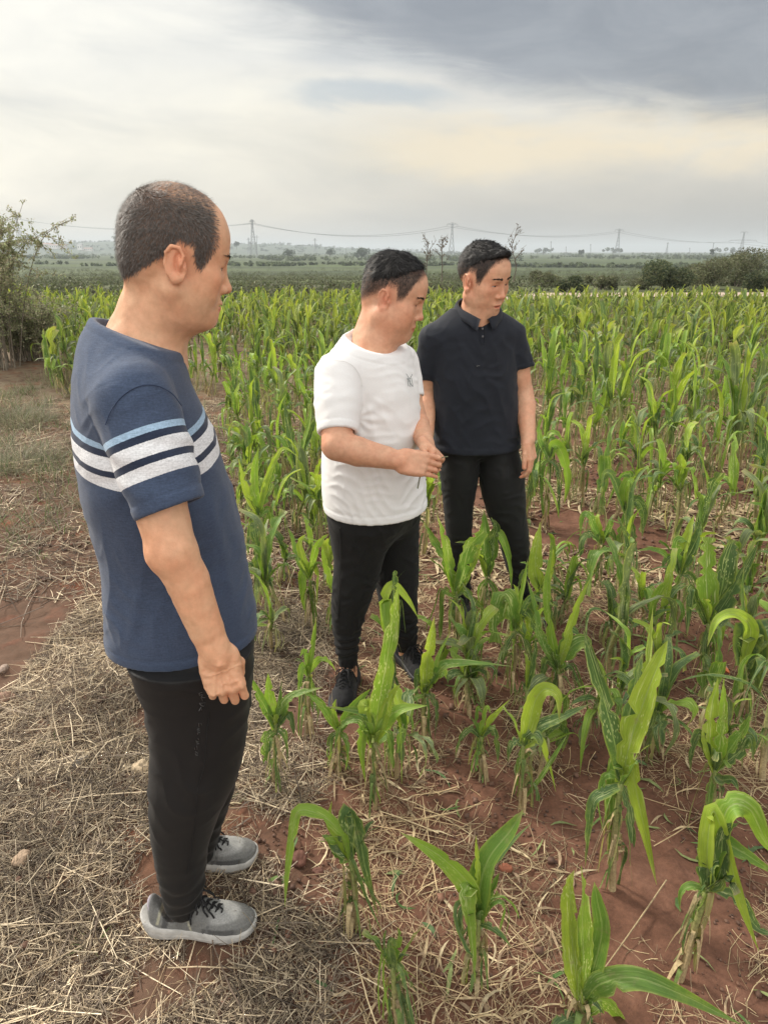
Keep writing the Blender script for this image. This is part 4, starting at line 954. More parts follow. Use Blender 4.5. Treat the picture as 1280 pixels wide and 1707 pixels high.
def build_man3():
    B = np.array([0.47, 2.95, 0.0]); yaw = math.radians(-82)
    root = empty('person', B, 'man in navy polo and black trousers behind and right of the man in white', 'person')
    f_ = np.array([math.cos(yaw), math.sin(yaw), 0]); l_ = np.array([-math.sin(yaw), math.cos(yaw), 0]); up = np.array([0, 0, 1.0])
    P = lambda x, y, Y: at(x, y, Y)-B
    P0 = np.array([0.45, 2.95, 0])
    torso = [(752,513, 828,515), (735,530, 848,528), (722,546, 861,546), (718,590, 862,585), (722,640, 862,635), (724,680, 865,680), (724,715, 866,715), (722,751, 868,749)]
    tb = [(0.9, 1.45, 1.0), (1.1, 1.4, 1.05), (1.3, 1.55, 1.0), (1.42, 2.0, 1.0), (1.48, 1.6, 1.0)]
    st = local_st(torso, P0, B, yaw, tb)
    C = P(803, 468, 2.92); sc = 1.10; R = frame(math.radians(-46), math.radians(17), math.radians(4))
    sh = P(719, 566, 2.93); elb = P(710, 655, 2.98); wri = P(712, 722, 2.86); shL = P(854, 560, 2.99); elbL = P(871, 655, 3.00); wriL = P(880, 733, 2.86)
    nb = P(795, 525, 2.96)
    S = SDF((-0.40, -0.30, 0.02), (0.44, 0.28, 1.74), 0.012, {0: [(C[0]-.13, C[0]+.15, .0036), (wriL[0]-.06, wriL[0]+.07, .003), (-.32, .36, .007)], 1: [(C[1]-.14, C[1]+.14, .0038), (wriL[1]-.08, wriL[1]+.07, .0032), (-.2, .2, .008)], 2: [(C[2]-.17, C[2]+.18, .0036), (wriL[2]-.18, wriL[2]+.02, .003), (wriL[2], 1.5, .008)]})
    S.loft([[s[0], s[1], s[2], s[3]-.02, s[4]-.02, s[5]-.02, s[6]] for s in st if .86 < s[0] < 1.36])
    S.cone(nb-up*.12, nb-up*.04, .07, .062, .05); S.cone(sh+l_*.03, nb-up*.05, .045, .055, .05); S.cone(shL-l_*.03, nb-up*.05, .045, .055, .05)
    S.cone(P(790, 532, 2.96), P(800, 490, 2.95), .066, .064, .03); S.cone(P(797, 532, 2.90), P(806, 505, 2.90), .045, .05, .03)
    head_sdf(S, C, R, sc, 1.10, 1.05, mouth_open=.003, zt=1.04, zb=1.0, lid=.12)
    S.ell(C+R@np.array([.03, 0, -.085])*sc, (.05, .05, .026), R, .03)
    S.chain([sh, sh+(elb-sh)*.5, elb], [.052, .050, .043], .02); S.chain([elb, elb+(wri-elb)*.3, wri], [.044, .043, .029], .012)
    S.chain([shL, shL+(elbL-shL)*.5, elbL], [.052, .050, .043], .02); S.chain([elbL, elbL+(wriL-elbL)*.3+np.array([.004, 0, 0]), wriL], [.045, .045, .029], .012)
    d = unit(P(886, 768, 2.84)-wriL); n = unit(np.array([.85, -.50, .1])); s = unit(np.cross(d, n)); s = s if s[1] < 0 else -s
    t1 = hand_sdf(S, wriL, d, n, s, [(.25, .55, .4), (.30, .65, .4), (.35, .65, .4), (.4, .6, .4)], [(.90, .42, -.1), (.97, .15, -.15), (.98, .05, -.2)], .98, .02, 1.0)
    hand_sdf(S, wri, np.array([.02, -.15, -1]), np.array([-1, 0, 0]), np.array([0, -1, 0]), [(.3, .5, .3)]*4, [(.8, .3, -.3)]*3, .95)
    PR, PL = np.array([.37, 2.95, 0]), np.array([.57, 2.95, 0])
    rt = [(738,715, 800,715), (733,750, 800,752), (732,788, 797,800), (736,820, 793,820), (739,845, 789,845), (741,868, 788,868), (743,890, 788,890), (747,915, 785,915), (751,945, 784,945), (753,975, 785,975), (754,1000, 786,1000)]
    lf = [(798,715, 852,715), (798,745, 862,745), (797,800, 874,788), (803,825, 876,825), (810,850, 877,850), (819,870, 878,870), (828,895, 882,895), (836,920, 883,915), (843,945, 882,945), (850,970, 881,970), (853,990, 884,990), (855,1008, 886,1008)]
    tl = [(0, .9, 1.0), (.8, .85, 1.0)]; rr1 = [(0, 1.0, 1.0), (.5, .92, 1.0), (.95, .85, 1.0)]; s1 = local_st(rt, PR, B, yaw, rr1); s2 = local_st(lf, PL, B, yaw, rr1)
    for sx in (s1, s2):
        S.loft([[r[0], r[1], r[2], max(r[3]*.72, .028), max(r[4]*.72, .028), max(r[5]*.72, .028), r[6]] for r in sx if r[0] < .78])
        S.cone((sx[0][1], sx[0][2], sx[0][0]+.05), (sx[0][1], sx[0][2], .05), .034, .034, .01)
    ankR, ankL = (np.array([sx[0][1], sx[0][2], 0.0]) for sx in (s1, s2))
    v, f = S.mesh(); n_ = vnormals(v, f); col, q = skin_tint(v, C, R, sc, .5); col = col*np.array([.90, .86, .90]); v = v+n_*(.0008*fbm(v/.022, 14, 2))[:, None]; col = col*(1+.05*fbm(v/.05, 5, 2))[:, None]; hm = side_mask(q, 0)
    col = col*(1-(hm*.93)[:, None])+np.array([.026, .023, .022])*(hm*.93)[:, None]
    for c in list(t1):
        m = (np.exp(-((v-c)**2).sum(1)/.015**2)*.7)[:, None]; col = col*(1-m)+col*np.array([1.12, .82, .84])*m
    body = obj('body', mkmesh('body', v, f), M['skin'], root); attr(body.data, 'tint', col)
    eyes_and_brows(C, R, sc, body, seed=6, brow_z=.037, v=v, cnt=110)
    rng = np.random.default_rng(18)
    cap_hair(C, R, sc, [((.078, 0, .074), (.80, 0, -.62)), ((-.02, 0, .050), (.62, 0, -1.0))], (-.003, 0, .056), (.099, .081, .082), body, M['black_hair'], rng, 9000, .015,
        lambda x: (.7, .15, .8) if x[0] > .03 else ((.9, 0, .1) if x[2] > .11 else (-.4, 0, -.9)), 9, extra=[((.058, 0, .094), (.036, .050, .032))], lift=.13, h=.004)
    sv_, sf_ = stubble_strands(v, n_, q, hm, R, rng, 14000, .007, (-.2, 0, -1)); obj('clipped_sides', mkmesh('clipped_sides', sv_, sf_), M['black_hair'], body)
    # ---- polo shirt
    S = SDF((-0.42, -0.30, 0.72), (0.46, 0.30, 1.54), 0.006); S.loft(st)
    for a_ in (sh, shL): S.cone(a_+up*.004, nb-up*.045, .052, .058, .06)
    cuffR = P(708, 630, 2.96); ax = unit(cuffR-sh); cuffL = P(869, 614, 2.99); axL = unit(cuffL-shL)
    cR = unit(ax+np.array([0, -.12, 0])); cL = unit(axL+np.array([-.12, -.12, 0]))
    sleeve(S, sh+l_*.012, cuffR, .062, .061, .054, cR, .014); sleeve(S, shL-l_*.012, cuffL, .062, .062, .056, cL, .014)
    # opening: round the neck and a V down the placket
    ncR = yawR(yaw) @ pitchR(math.radians(22)); nc = P(793, 517, 2.93)
    S.ell(nc+up*.012, (.072, .068, .05), ncR, .004, 'sub')
    vt = P(806, 541, 2.83); S.cone(vt+np.array([0, -.02, 0]), P(797, 518, 2.85)+np.array([0, -.02, .02]), .006, .040, .004, 'sub')
    v, f = S.mesh(); n_ = vnormals(v, f); v0 = v.copy()
    edge = ss(v[:, 2]-st[0][0], .002, .03)*ss(v[:, 2], 1.40, 1.30)
    v = folds(v, n_, .0030, [((.75, .1, .5), .13, .12, 1.0), ((-.7, .1, .6), .12, .12, .9), ((.1, 0, 1), .09, .1, .4)], 81, edge)
    v = hem_band(v, n_, v[:, 2]-st[0][0], .026, .0016)
    for c_, cc in ((cuffR, cR), (cuffL, cL)):
        m_ = (np.linalg.norm(v0-c_, axis=1) < .10) & (np.abs((v0-c_)@cc) < .03); v = np.where(m_[:, None], hem_band(v, n_, -((v0-c_)@cc), .018, .0016), v)
    polo = obj('polo_shirt', mkmesh('polo_shirt', v, f), M['polo'], root)
    # collar: a folded band round the neck whose points fall to the front
    cv_, cf_ = [], []; m = 40; th = np.linspace(-math.pi+.13, math.pi-.13, m); pl_ = 5
    for i, a in enumerate(th):
        fr = abs(a)/math.pi; ca, sa = -math.cos(a), math.sin(a)
        base = nb + f_*(.070*ca+.008+.026*ss(fr, .6, 1)) + l_*(.080*sa) + up*(.066-.082*fr**1.6)
        outd = unit(f_*ca+l_*sa); w_ = .033+.007*ss(fr, .72, .93)
        for k_ in range(pl_):
            u = k_/(pl_-1); p = base + outd*(.002+.022*u**.8+.006*fr*u) + up*(.012*math.sin(min(u*2.2, 1)*math.pi/2*1.0)*(1-u)*1.5 - w_*u**1.3) + l_*(math.copysign(1, a)*.018*u*ss(fr, .80, .96))*(-1 if sa*a < 0 else 1); cv_.append(p)
        for k_ in reversed(range(pl_)):
            cv_.append(cv_[-1-2*(pl_-1-k_)] if False else cv_[i*2*pl_+k_]-outd*.003-up*.001)
    cv_ = np.array(cv_); L2 = 2*pl_
    for i in range(m-1):
        for k_ in range(L2): cf_.append([i*L2+k_, i*L2+(k_+1) % L2, (i+1)*L2+(k_+1) % L2, (i+1)*L2+k_])
    for i in (0, m-1):
        for k_ in range(pl_-1): cf_.append([i*L2+k_, i*L2+k_+1, i*L2+L2-2-k_, i*L2+L2-1-k_])
    obj('collar', mkmesh('collar', cv_, cf_), M['polo'], polo)
    def sn(x, y, off=.0016): return snap(v, B, x, y, off, .01)
    c_ = crom([sn(x, y) for x, y in [(808,542),(808,552),(808,562),(808,572)]], 12); c2 = crom([sn(x, y) for x, y in [(801,544),(801,556),(802,572),(808,573)]], 14)
    for nm, cc in (('placket_edge', c_), ('placket_edge', c2)): obj(nm, mkmesh(nm, *tube(cc, .0014, 5)), M['polo'], polo)
    for (x, y) in ((804, 548), (804.5, 561)):
        p = sn(x, y, .003); Sb = SDF(p-.009, p+.009, .0016); Sb.ell(p, (.0052, .0022, .0052)); vb, fb = Sb.mesh(); obj('button', mkmesh('button', vb, fb), M['button'], polo)
    vv, ff = merge([tube(crom([sn(x, y, .001) for x, y in pts], 6), .0013, 4) for pts in ([(794,611),(797,609.5),(799.5,610)], [(794,609.5),(796,611)])])
    obj('chest_logo', mkmesh('chest_logo', vv, ff), M['grey_print'], polo)
    # ---- trousers
    S = SDF((-0.34, -0.24, 0.03), (0.42, 0.26, 0.98), 0.006)
    S.loft(s1); S.loft(s2, k=.012); hc = (np.array(s1[-1][:3])+np.array(s2[-1][:3]))/2
    S.ell(np.array([hc[1], hc[2], hc[0]-.03]), (.110, .165, .10), yawR(yaw), .03)
    v, f = S.mesh(); n_ = vnormals(v, f)
    v = folds(v, n_, .0026, [((.6, .1, .7), .10, .09, 1.0), ((-.6, .0, .75), .11, .10, .9)], 91)
    low = ss(v[:, 2], .30, .15); v = v+n_*(low*.004*np.sin(v[:, 2]/.05*6.28+fbm(v/.06, 3, 2)*2.6))[:, None]
    obj('trousers', mkmesh('trousers', v, f), M['slacks'], root)
    shoe(B, ankR+np.array([0, .06, 0]), math.radians(-95), .27, root, dark=True); shoe(B, ankL+np.array([-.02, .06, 0]), math.radians(-62), .27, root, dark=True)
    return root
# ================================================================== land
rngL = np.random.default_rng(77)
def h_far(x, y):            # the large shape of the land
    r = 0.0*x
    r = r - .75*ss(y, 24, 31) - .65*ss(y, 46, 49) - .75*ss(y, 68, 72) - .95*ss(y, 100, 106) - .85*ss(y, 150, 158) - .75*ss(y, 230, 245)
    bank = ss(x, 2.0, 7.0)*ss(y, 24, 26)              # the track to the right runs on a shelf level with the field
    r = r*(1-bank*ss(y, 44, 36)) + bank*ss(y, 44, 36)*(-.02)
    return r
def h_near(x, y):
    p = np.stack([x, y, 0*x], 1); fade = ss(y, 16, 7)*ss(np.abs(x), 9, 5)
    g = .018*fbm(p/0.55, 3, 3)+.010*fbm(p/0.13, 9, 3)+.0045*fbm(p/.04, 19, 2)
    cl = vnoise(p/.09, 31); g = g+.022*np.maximum(cl-.35, 0)**1.0*ss(vnoise(p/.7, 41), -.1, .4)*ss(x, -.35, .1)
    return g*fade+.03*fbm(p/3.0, 50, 2)*ss(y, 3, 7)
def ground_z(x, y):
    x = np.atleast_1d(np.asarray(x, float)); y = np.atleast_1d(np.asarray(y, float)); return h_far(x, y)+h_near(x, y)
def axis(segs):
    o = []
    for a, b, st in segs: o.append(np.arange(a, b, st))
    return np.concatenate(o)
gx = np.concatenate([-np.geomspace(6500, 6.2, 60), axis([(-6, -2.4, .12), (-2.4, 2.6, .0165), (2.6, 6.2, .12)]), np.geomspace(6.3, 6500, 60)])
gy = np.concatenate([axis([(-6, .4, .4), (.4, 3.2, .0155), (3.2, 5.2, .03), (5.2, 12, .12), (12, 50, .6), (50, 130, 2)]), np.geomspace(130, 7000, 60)])
GX, GY = np.meshgrid(gx, gy, indexing='ij'); gz = ground_z(GX.ravel(), GY.ravel())
feet = [(-.30, 1.27), (-.44, 1.27), (-.28, 1.46), (-.42, 1.46), (-.11, 2.25), (.06, 2.45)]
for (fx, fy) in feet:           # trodden flat under the shoes
    w_ = np.exp(-((GX.ravel()-fx)**2+(GY.ravel()-fy)**2)/.13**2); gz = gz*(1-w_)+(-.004)*w_
nx_, ny_ = GX.shape; idx = np.arange(nx_*ny_).reshape(nx_, ny_)
gf = np.stack([idx[:-1, :-1], idx[1:, :-1], idx[1:, 1:], idx[:-1, 1:]], -1).reshape(-1, 4)
gme = mkmesh('ground', np.stack([GX.ravel(), GY.ravel(), gz], 1), gf)
def soil_mat():
    m, t = new_mat('red_soil_and_fields')
    oc = t.n('ShaderNodeTexCoord').outputs['Object']; sp = t.n('ShaderNodeSeparateXYZ', i={0: oc}); X, Y, Z = sp.outputs
    n1 = t.noise(oc, 1.6, 5); n2 = t.noise(oc, 9, 6, .65); n3 = t.noise(oc, 60, 4, .7)
    c = t.ramp(n2, [(.28, (.088, .043, .028)), (.5, (.140, .069, .045)), (.72, (.190, .098, .066))])
    c = t.mix(t.math('MULTIPLY', t.math('MULTIPLY', t.step(n1, .50, .60), t.step(X, -.2, -.6)), .75), c, (.23, .088, .047))          # brighter red crumbs
    c = t.mix(1.0, c, t.ramp(n3, [(.3, (.78, .78, .78)), (.7, (1.22, 1.2, 1.18))]), 'MULTIPLY')
    # the trampled verge to the left: grey-brown mould between the straw
    verge = t.step(t.math('ADD', X, t.math('MULTIPLY', t.math('SUBTRACT', n1, .5), 1.2)), -.10, -.55)
    verge = t.math('MULTIPLY', verge, t.step(t.noise(oc, 5.5, 4), .66, .52))
    c = t.mix(t.math('MULTIPLY', verge, .55), c, (.105, .075, .052))
    # litter hue farther out in the crop
    far = t.step(Y, 5.0, 9.0); c = t.mix(t.math('MULTIPLY', t.math('MULTIPLY', far, t.step(n2, .35, .6)), .7), c, (.20, .165, .105))
    # fields beyond the crop: grass, crops and scrub in bands along the terraces
    bandv = t.n('ShaderNodeCombineXYZ', i={0: t.math('MULTIPLY', X, .004), 1: t.math('MULTIPLY', Y, .03), 2: 0.0}).outputs[0]
    bandv2 = t.n('ShaderNodeCombineXYZ', i={0: t.math('MULTIPLY', X, .0025), 1: t.math('MULTIPLY', Y, .0065), 2: 3.0}).outputs[0]
    nb = t.noise(bandv, 1.0, 3, .5); nb2 = t.noise(bandv2, 1.0, 4, .6); nm = t.noise(oc, .35, 6, .7)
    g = t.ramp(nb, [(.32, (.070, .076, .036)), (.45, (.090, .112, .042)), (.55, (.078, .084, .044)), (.66, (.105, .130, .048))])
    g2 = t.ramp(nb2, [(.35, (.045, .060, .030)), (.45, (.080, .108, .042)), (.52, (.048, .064, .032)), (.62, (.085, .108, .048)), (.75, (.056, .072, .036))])
    g = t.mix(t.step(Y, 90, 220), g, g2)
    g = t.mix(1.0, g, t.ramp(nm, [(.3, (.70, .70, .70)), (.7, (1.28, 1.25, 1.2))]), 'MULTIPLY')
    edge = t.math('ADD', Y, t.math('MULTIPLY', t.math('SUBTRACT', nm, .5), 5))
    c = t.mix(t.step(edge, 23.0, 26.0), c, g)
    hgt = t.math('ADD', t.math('MULTIPLY', n3, .6), t.math('MULTIPLY', t.noise(oc, 240, 3), .4))
    nearm = t.math('MULTIPLY', t.step(Y, 9, 3), .6)
    bmp = t.n('ShaderNodeBump', i={'Strength': nearm, 'Distance': .006, 'Height': hgt}).outputs[0]
    b = t.n('ShaderNodeBsdfPrincipled', i={'Base Color': c, 'Roughness': .92, 'Specular IOR Level': .2, 'Normal': bmp})
    t.link(b.outputs[0], t.n('ShaderNodeOutputMaterial').inputs[0]); return m
ground = tag(obj('ground', gme, soil_mat()), kind='structure')
# ------------------------------------------------------------------ litter on the ground
def vcol_mat(name, rough=.8, trans=0.0, spec=.25, extra=None, var=.25, vscale=90):
    m, t = new_mat(name); a = t.n('ShaderNodeAttribute', attribute_name='tint').outputs['Color']; oc = t.n('ShaderNodeTexCoord').outputs['Object']
    c = t.mix(1.0, a, t.ramp(t.noise(oc, vscale, 3, .6), [(.3, (1-var,)*3), (.7, (1+var,)*3)]), 'MULTIPLY')
    b = t.n('ShaderNodeBsdfPrincipled', i={'Base Color': c, 'Roughness': rough, 'Specular IOR Level': spec}); out = b.outputs[0]
    if trans:
        tr = t.n('ShaderNodeBsdfTranslucent', i={'Color': c}); out = t.n('ShaderNodeMixShader', i={0: trans, 1: b.outputs[0], 2: tr.outputs[0]}).outputs[0]
    t.link(out, t.n('ShaderNodeOutputMaterial').inputs[0]); return m
M['straw'] = vcol_mat('dry_straw', .75, 0, .3); M['leafy'] = vcol_mat('small_leaves', .6, .35, .3); M['bark'] = plain_mat('grey_bark', (.12, .10, .08), .9, .3, 20, bump=.4)
def sticks(n, x, y, ln, r, cols, tilt=.10, lift=.012, bend=.18, rng=rngL, up=None, flat=.5):
    """n dry stalks lying about: 3-sided, two joints, gently bent"""
    th = rng.uniform(0, 2*math.pi, n); ph = rng.normal(0, tilt, n) if up is None else rng.uniform(up[0], up[1], n)
    d = np.stack([np.cos(th)*np.cos(ph), np.sin(th)*np.cos(ph), np.sin(ph)], 1); L = ln
    z0 = ground_z(x, y)+r+np.abs(rng.normal(0, lift, n))
    c = np.stack([x, y, z0], 1); 
    if up is not None: c = c+d*(L/2)[:, None]; c[:, 2] -= .005
    side = np.stack([-np.sin(th), np.cos(th), 0*th], 1); nrm = np.cross(d, side)
    bn = (rng.normal(0, bend, n)*L)[:, None]; bn2 = (np.abs(rng.normal(0, bend*.5, n))*L)[:, None]
    nodes = [c-d*(L/2)[:, None], c-d*(L/6)[:, None]+side*bn*.25-nrm*bn2*.3, c+d*(L/5)[:, None]+side*bn*.28-nrm*bn2*.3, c+d*(L/2)[:, None]]
    if up is None:
        for q in range(4):           # follow the soil
            gzq = ground_z(nodes[q][:, 0], nodes[q][:, 1])+r*.6; nodes[q][:, 2] = np.maximum(nodes[q][:, 2], gzq)
    V = []
    for q, p in enumerate(nodes):
        rr = (r*(1, 1.05, .9, .55)[q])[:, None]
        for a in (0, 2.09, 4.19): V.append(p+side*rr*math.cos(a)+nrm*rr*math.sin(a)*flat)
    V = np.stack(V, 1).reshape(-1, 3); b = np.arange(n)[:, None]*12
    Fc = np.vstack([b+[q*3+k, q*3+(k+1) % 3, q*3+3+(k+1) % 3, q*3+3+k] for q in range(3) for k in range(3)])
    cc = np.repeat(cols, 12, axis=0); return V, Fc, cc
def build_litter(name, label, cat, sets, mat):
    V, Fs, Cs, o = [], [], [], 0
    for v, f, c in sets: V.append(v); Fs.append(f+o); Cs.append(c); o += len(v)
    me = mkmesh(name, np.vstack(V), np.vstack(Fs)); attr(me, 'tint', np.vstack(Cs)); ob = obj(name, me, mat); return tag(ob, label, cat, kind='stuff')
def palette(n, cols, rng=rngL, j=.18):
    c = np.array(cols)[rng.integers(0, len(cols), n)]; return c*rng.uniform(1-j*1.6, 1+j, (n, 1))
STRAW = [(.46, .37, .25), (.38, .31, .22), (.31, .26, .19), (.14, .105, .08), (.09, .07, .055), (.66, .55, .39), (.15, .12, .09), (.27, .22, .17), (.74, .64, .47)]
TAN = [(.50, .39, .23), (.42, .32, .19), (.56, .46, .29), (.33, .24, .15), (.24, .17, .11)]
def place(n, x0, x1, y0, y1, dens, rng=rngL):
    x = rng.uniform(x0, x1, n*3); y = rng.uniform(y0, y1, n*3); keep = rng.uniform(0, 1, n*3) < dens(x, y); return x[keep][:n], y[keep][:n]
def verge_d(x, y):              # cover of the verge: thins out over bare soil patches and towards the crop
    p = np.stack([x, y, 0*x], 1); e = x + .28*vnoise(p/.6, 7) + .12*vnoise(p/.2, 8); lim = -.12-.28*ss(y, 1.6, 4.0)-.7*ss(y, 4, 9)
    d = ss(e, lim+.16, lim-.12)*ss(vnoise(p/.30, 71)+.5*vnoise(p/.11, 72), .78, .25); return d*(.6+.4*ss(vnoise(p/.9, 73), -.5, .3))
sets = []
def addset(n, box, dens, l0, l1, r0, r1, pal, **k):
    x, y = place(n, *box, dens); m = len(x); pt = np.stack([x, y, 0*x], 1); wth = np.clip(1.06+.42*vnoise(pt/.24, 201)+.25*vnoise(pt/.07, 202), .35, 1.35)[:, None]*np.array([1.0, .975, .95]); L = np.exp(rngL.uniform(math.log(l0), math.log(l1), m)); r = rngL.uniform(r0, r1, m)*np.clip(L/.05, .55, 1.25)
    sets.append(sticks(m, x, y, L, r, palette(m, pal)*wth, **k))
addset(62000, (-1.5, .35, .75, 3.0), verge_d, .010, .050, .0009, .0016, STRAW, lift=.007, tilt=.22)
addset(15000, (-1.5, .30, .75, 3.0), verge_d, .030, .110, .0008, .0015, STRAW, lift=.012, tilt=.10)
addset(700, (-1.5, .30, .75, 3.0), verge_d, .12, .34, .0010, .0022, STRAW, lift=.014, tilt=.05, bend=.06)
addset(16000, (-4.5, -.2, 3.0, 8.0), verge_d, .03, .13, .0014, .0026, STRAW, lift=.012, tilt=.16)
addset(900, (-4.5, -.2, 2.6, 8.0), verge_d, .15, .5, .0018, .003, STRAW, lift=.02, tilt=.06, bend=.07)
addset(2600, (-1.5, .2, .75, 3.2), verge_d, .035, .13, .0006, .0011, STRAW, up=(.7, 1.5), bend=.2)
addset(2400, (-4.5, -.3, 3.0, 8.0), verge_d, .06, .20, .0010, .0016, STRAW, up=(.6, 1.5), bend=.25)
build_litter('straw_litter', 'greyish dead grass and straw matted over the bare verge at the left', 'straw', sets, M['straw'])
sets = []
def crop_d(x, y):
    p = np.stack([x, y, 0*x], 1); return (1-verge_d(x, y))*ss(vnoise(p/.38, 171)+.6*vnoise(p/.13, 172), -.35, .65)*ss(x, -.5-.15*y, -.2-.15*y)
addset(11500, (-.6, 2.4, .8, 3.2), crop_d, .012, .06, .0007, .0014, TAN, lift=.005, tilt=.12)
addset(4800, (-.6, 2.4, .8, 3.2), crop_d, .05, .17, .0006, .0012, TAN, lift=.010, tilt=.08, bend=.30)
addset(260, (-.6, 2.4, .8, 3.2), crop_d, .15, .38, .0010, .0020, TAN, lift=.014, tilt=.05, bend=.10)
addset(14500, (-1.6, 5.0, 3.0, 7.5), crop_d, .03, .13, .0012, .0026, TAN, lift=.010, tilt=.14, bend=.25)
addset(9000, (-4.0, 9.0, 7.0, 14.), crop_d, .05, .24, .002, .004, TAN, lift=.02, tilt=.2, bend=.2)
# dry leaf blades, wider and curled
def blades(n, box, dens, l0, l1, w0, w1, pal):
    x, y = place(n, *box, dens); n = len(x); th = rngL.uniform(0, 6.283, n); L = rngL.uniform(l0, l1, n); W_ = rngL.uniform(w0, w1, n); k = rngL.normal(0, 1.2, n); d0 = rngL.uniform(.1, 1, n)
    P_ = []; m = 6
    for q in range(m):
        t = q/(m-1)-.5; a = th+k*t; cx = x+np.cos(th+k*t*.5)*L*t; cy = y+np.sin(th+k*t*.5)*L*t
        cz = ground_z(cx, cy)+.004+.020*d0*(.25-t*t)*4*rngL.uniform(.3, 1, n)*.6; ww = W_*(1-(2*abs(t))**2.2*.92); tl = rngL.normal(0, .35, n)*0+d0*.8*np.sin(t*5+d0*9)
        for s_ in (-1, 1): P_.append(np.stack([cx-np.sin(a)*ww*s_*np.cos(tl), cy+np.cos(a)*ww*s_*np.cos(tl), cz+ww*s_*np.sin(tl)+ww*.3], 1))
    V = np.stack(P_, 1).reshape(-1, 3); b = np.arange(n)[:, None]*2*m; Fc = np.vstack([b+[2*q, 2*q+2, 2*q+3, 2*q+1] for q in range(m-1)]); return V, Fc, np.repeat(palette(n, pal), 2*m, axis=0)
sets.append(blades(1100, (-.5, 2.4, .85, 3.4), crop_d, .03, .13, .0015, .0045, TAN))
sets.append(blades(4200, (-1.4, 5, 3.2, 8), crop_d, .08, .24, .004, .010, TAN))
sets.append(blades(420, (-.3, 2.6, .9, 4.2), lambda x, y: (x > -.25-.15*y)*.8, .03, .14, .002, .006, [(.10, .18, .05), (.16, .24, .07), (.22, .26, .10), (.08, .13, .05)]))
sets.append(blades(160, (-1.3, .1, .85, 3.0), verge_d, .03, .09, .002, .005, STRAW))
build_litter('crop_residue', 'tan dry stalks and leaf shreds scattered over the red soil between the maize', 'crop residue', sets, M['straw'])
# crumbs of soil
def crumbs(n, box, r0, r1):
    x = rngL.uniform(box[0], box[1], n); y = rngL.uniform(box[2], box[3], n); k = vnoise(np.stack([x/.25, y/.25, 0*x], 1), 91) > -.15; x, y = x[k], y[k]; n = len(x); r = np.exp(rngL.uniform(math.log(r0), math.log(r1), n)); c = np.stack([x, y, ground_z(x, y)+r*.35], 1)
    o8 = np.array([[a, b, c_] for a in (-1, 1) for b in (-1, 1) for c_ in (-1, 1)])*.62; d = o8[None]*rngL.uniform(.6, 1.25, (n, 8, 3)); V = (c[:, None]+d*r[:, None, None]).reshape(-1, 3); q = np.array([[0, 1, 3, 2], [4, 6, 7, 5], [0, 4, 5, 1], [2, 3, 7, 6], [0, 2, 6, 4], [1, 5, 7, 3]]); Fc = (np.arange(n)[:, None, None]*8+q[None]).reshape(-1, 4)
    return V, Fc, np.repeat(palette(n, [(.125, .070, .049), (.15, .085, .060), (.10, .058, .042), (.19, .10, .066)]), 8, axis=0)
build_litter('soil_crumbs', 'small red-brown crumbs and clods lying on the bare soil', 'soil crumbs', [crumbs(15000, (-1.3, 2.2, .8, 3.2), .0018, .007), crumbs(700, (-1.3, 2.4, .8, 3.4), .007, .016), crumbs(5000, (-2, 3.6, 3.0, 6), .006, .018)], M['straw'])
# small green shoots in the verge
def tuft_mesh(n, r, h0, h1, w0, cols, rng, lean=.5, droop=.35):
    a = rng.uniform(0, 6.283, n); rr = r*np.sqrt(rng.uniform(0, 1, n)); b = np.stack([np.cos(a)*rr, np.sin(a)*rr, 0*a-.01], 1)
    az = a+rng.normal(0, .8, n); el_ = np.clip(rng.normal(1.25-lean*.5, lean*.5, n), .1, 1.55); L = rng.uniform(h0, h1, n); wd = rng.uniform(.6, 1.2, n)*w0; V = []
    for q, t in enumerate((0, .4, .75, 1)):
        e2 = el_-droop*t*2; p = b+np.stack([np.cos(az)*np.cos((el_+e2)/2), np.sin(az)*np.cos((el_+e2)/2), np.sin((el_+e2)/2)], 1)*(L*t)[:, None]; sd = np.stack([-np.sin(az), np.cos(az), 0*az], 1)*(wd*(1, .95, .6, .1)[q])[:, None]
        V += [p-sd, p+sd]
    V = np.stack(V, 1).reshape(-1, 3); k = np.arange(n)[:, None]*8; return V, np.vstack([k+[2*q, 2*q+2, 2*q+3, 2*q+1] for q in range(3)]), np.repeat(palette(n, cols, rng), 8, axis=0)
GRASS = [(.10, .17, .045), (.14, .21, .06), (.09, .14, .05), (.24, .24, .11)]; DRYG = [(.27, .25, .16), (.20, .20, .12), (.33, .30, .20), (.14, .17, .07)]
sets = []
def tufts(spots, n, r, h0, h1, w, cols):
    for (x, y) in spots:
        v, f, c = tuft_mesh(n, r, h0, h1, w, cols, rngL); v = v+[x, y, float(ground_z(x, y)[0])]; sets.append((v, f, c))
def gxy(px, py): p = on_ground(px, py); return (p[0], p[1])
tufts([gxy(60, 930), gxy(72, 934), gxy(365, 1330), gxy(385, 1338), gxy(155, 1560), gxy(90, 1250), gxy(605, 1165), gxy(618, 1180), gxy(598, 1150)], 22, .03, .02, .06, .0018, GRASS)
xs_, ys_ = place(420, -4.8, -1.15, 3.4, 9.5, lambda x, y: ss(x+.45*y, 1.9, .6)*.9+.04)
tufts(list(zip(xs_, ys_)), 26, .10, .05, .22, .0022, GRASS+DRYG+DRYG)
build_litter('grass', 'short green and straw coloured grass growing on the verge at the left', 'grass', sets, M['leafy'])
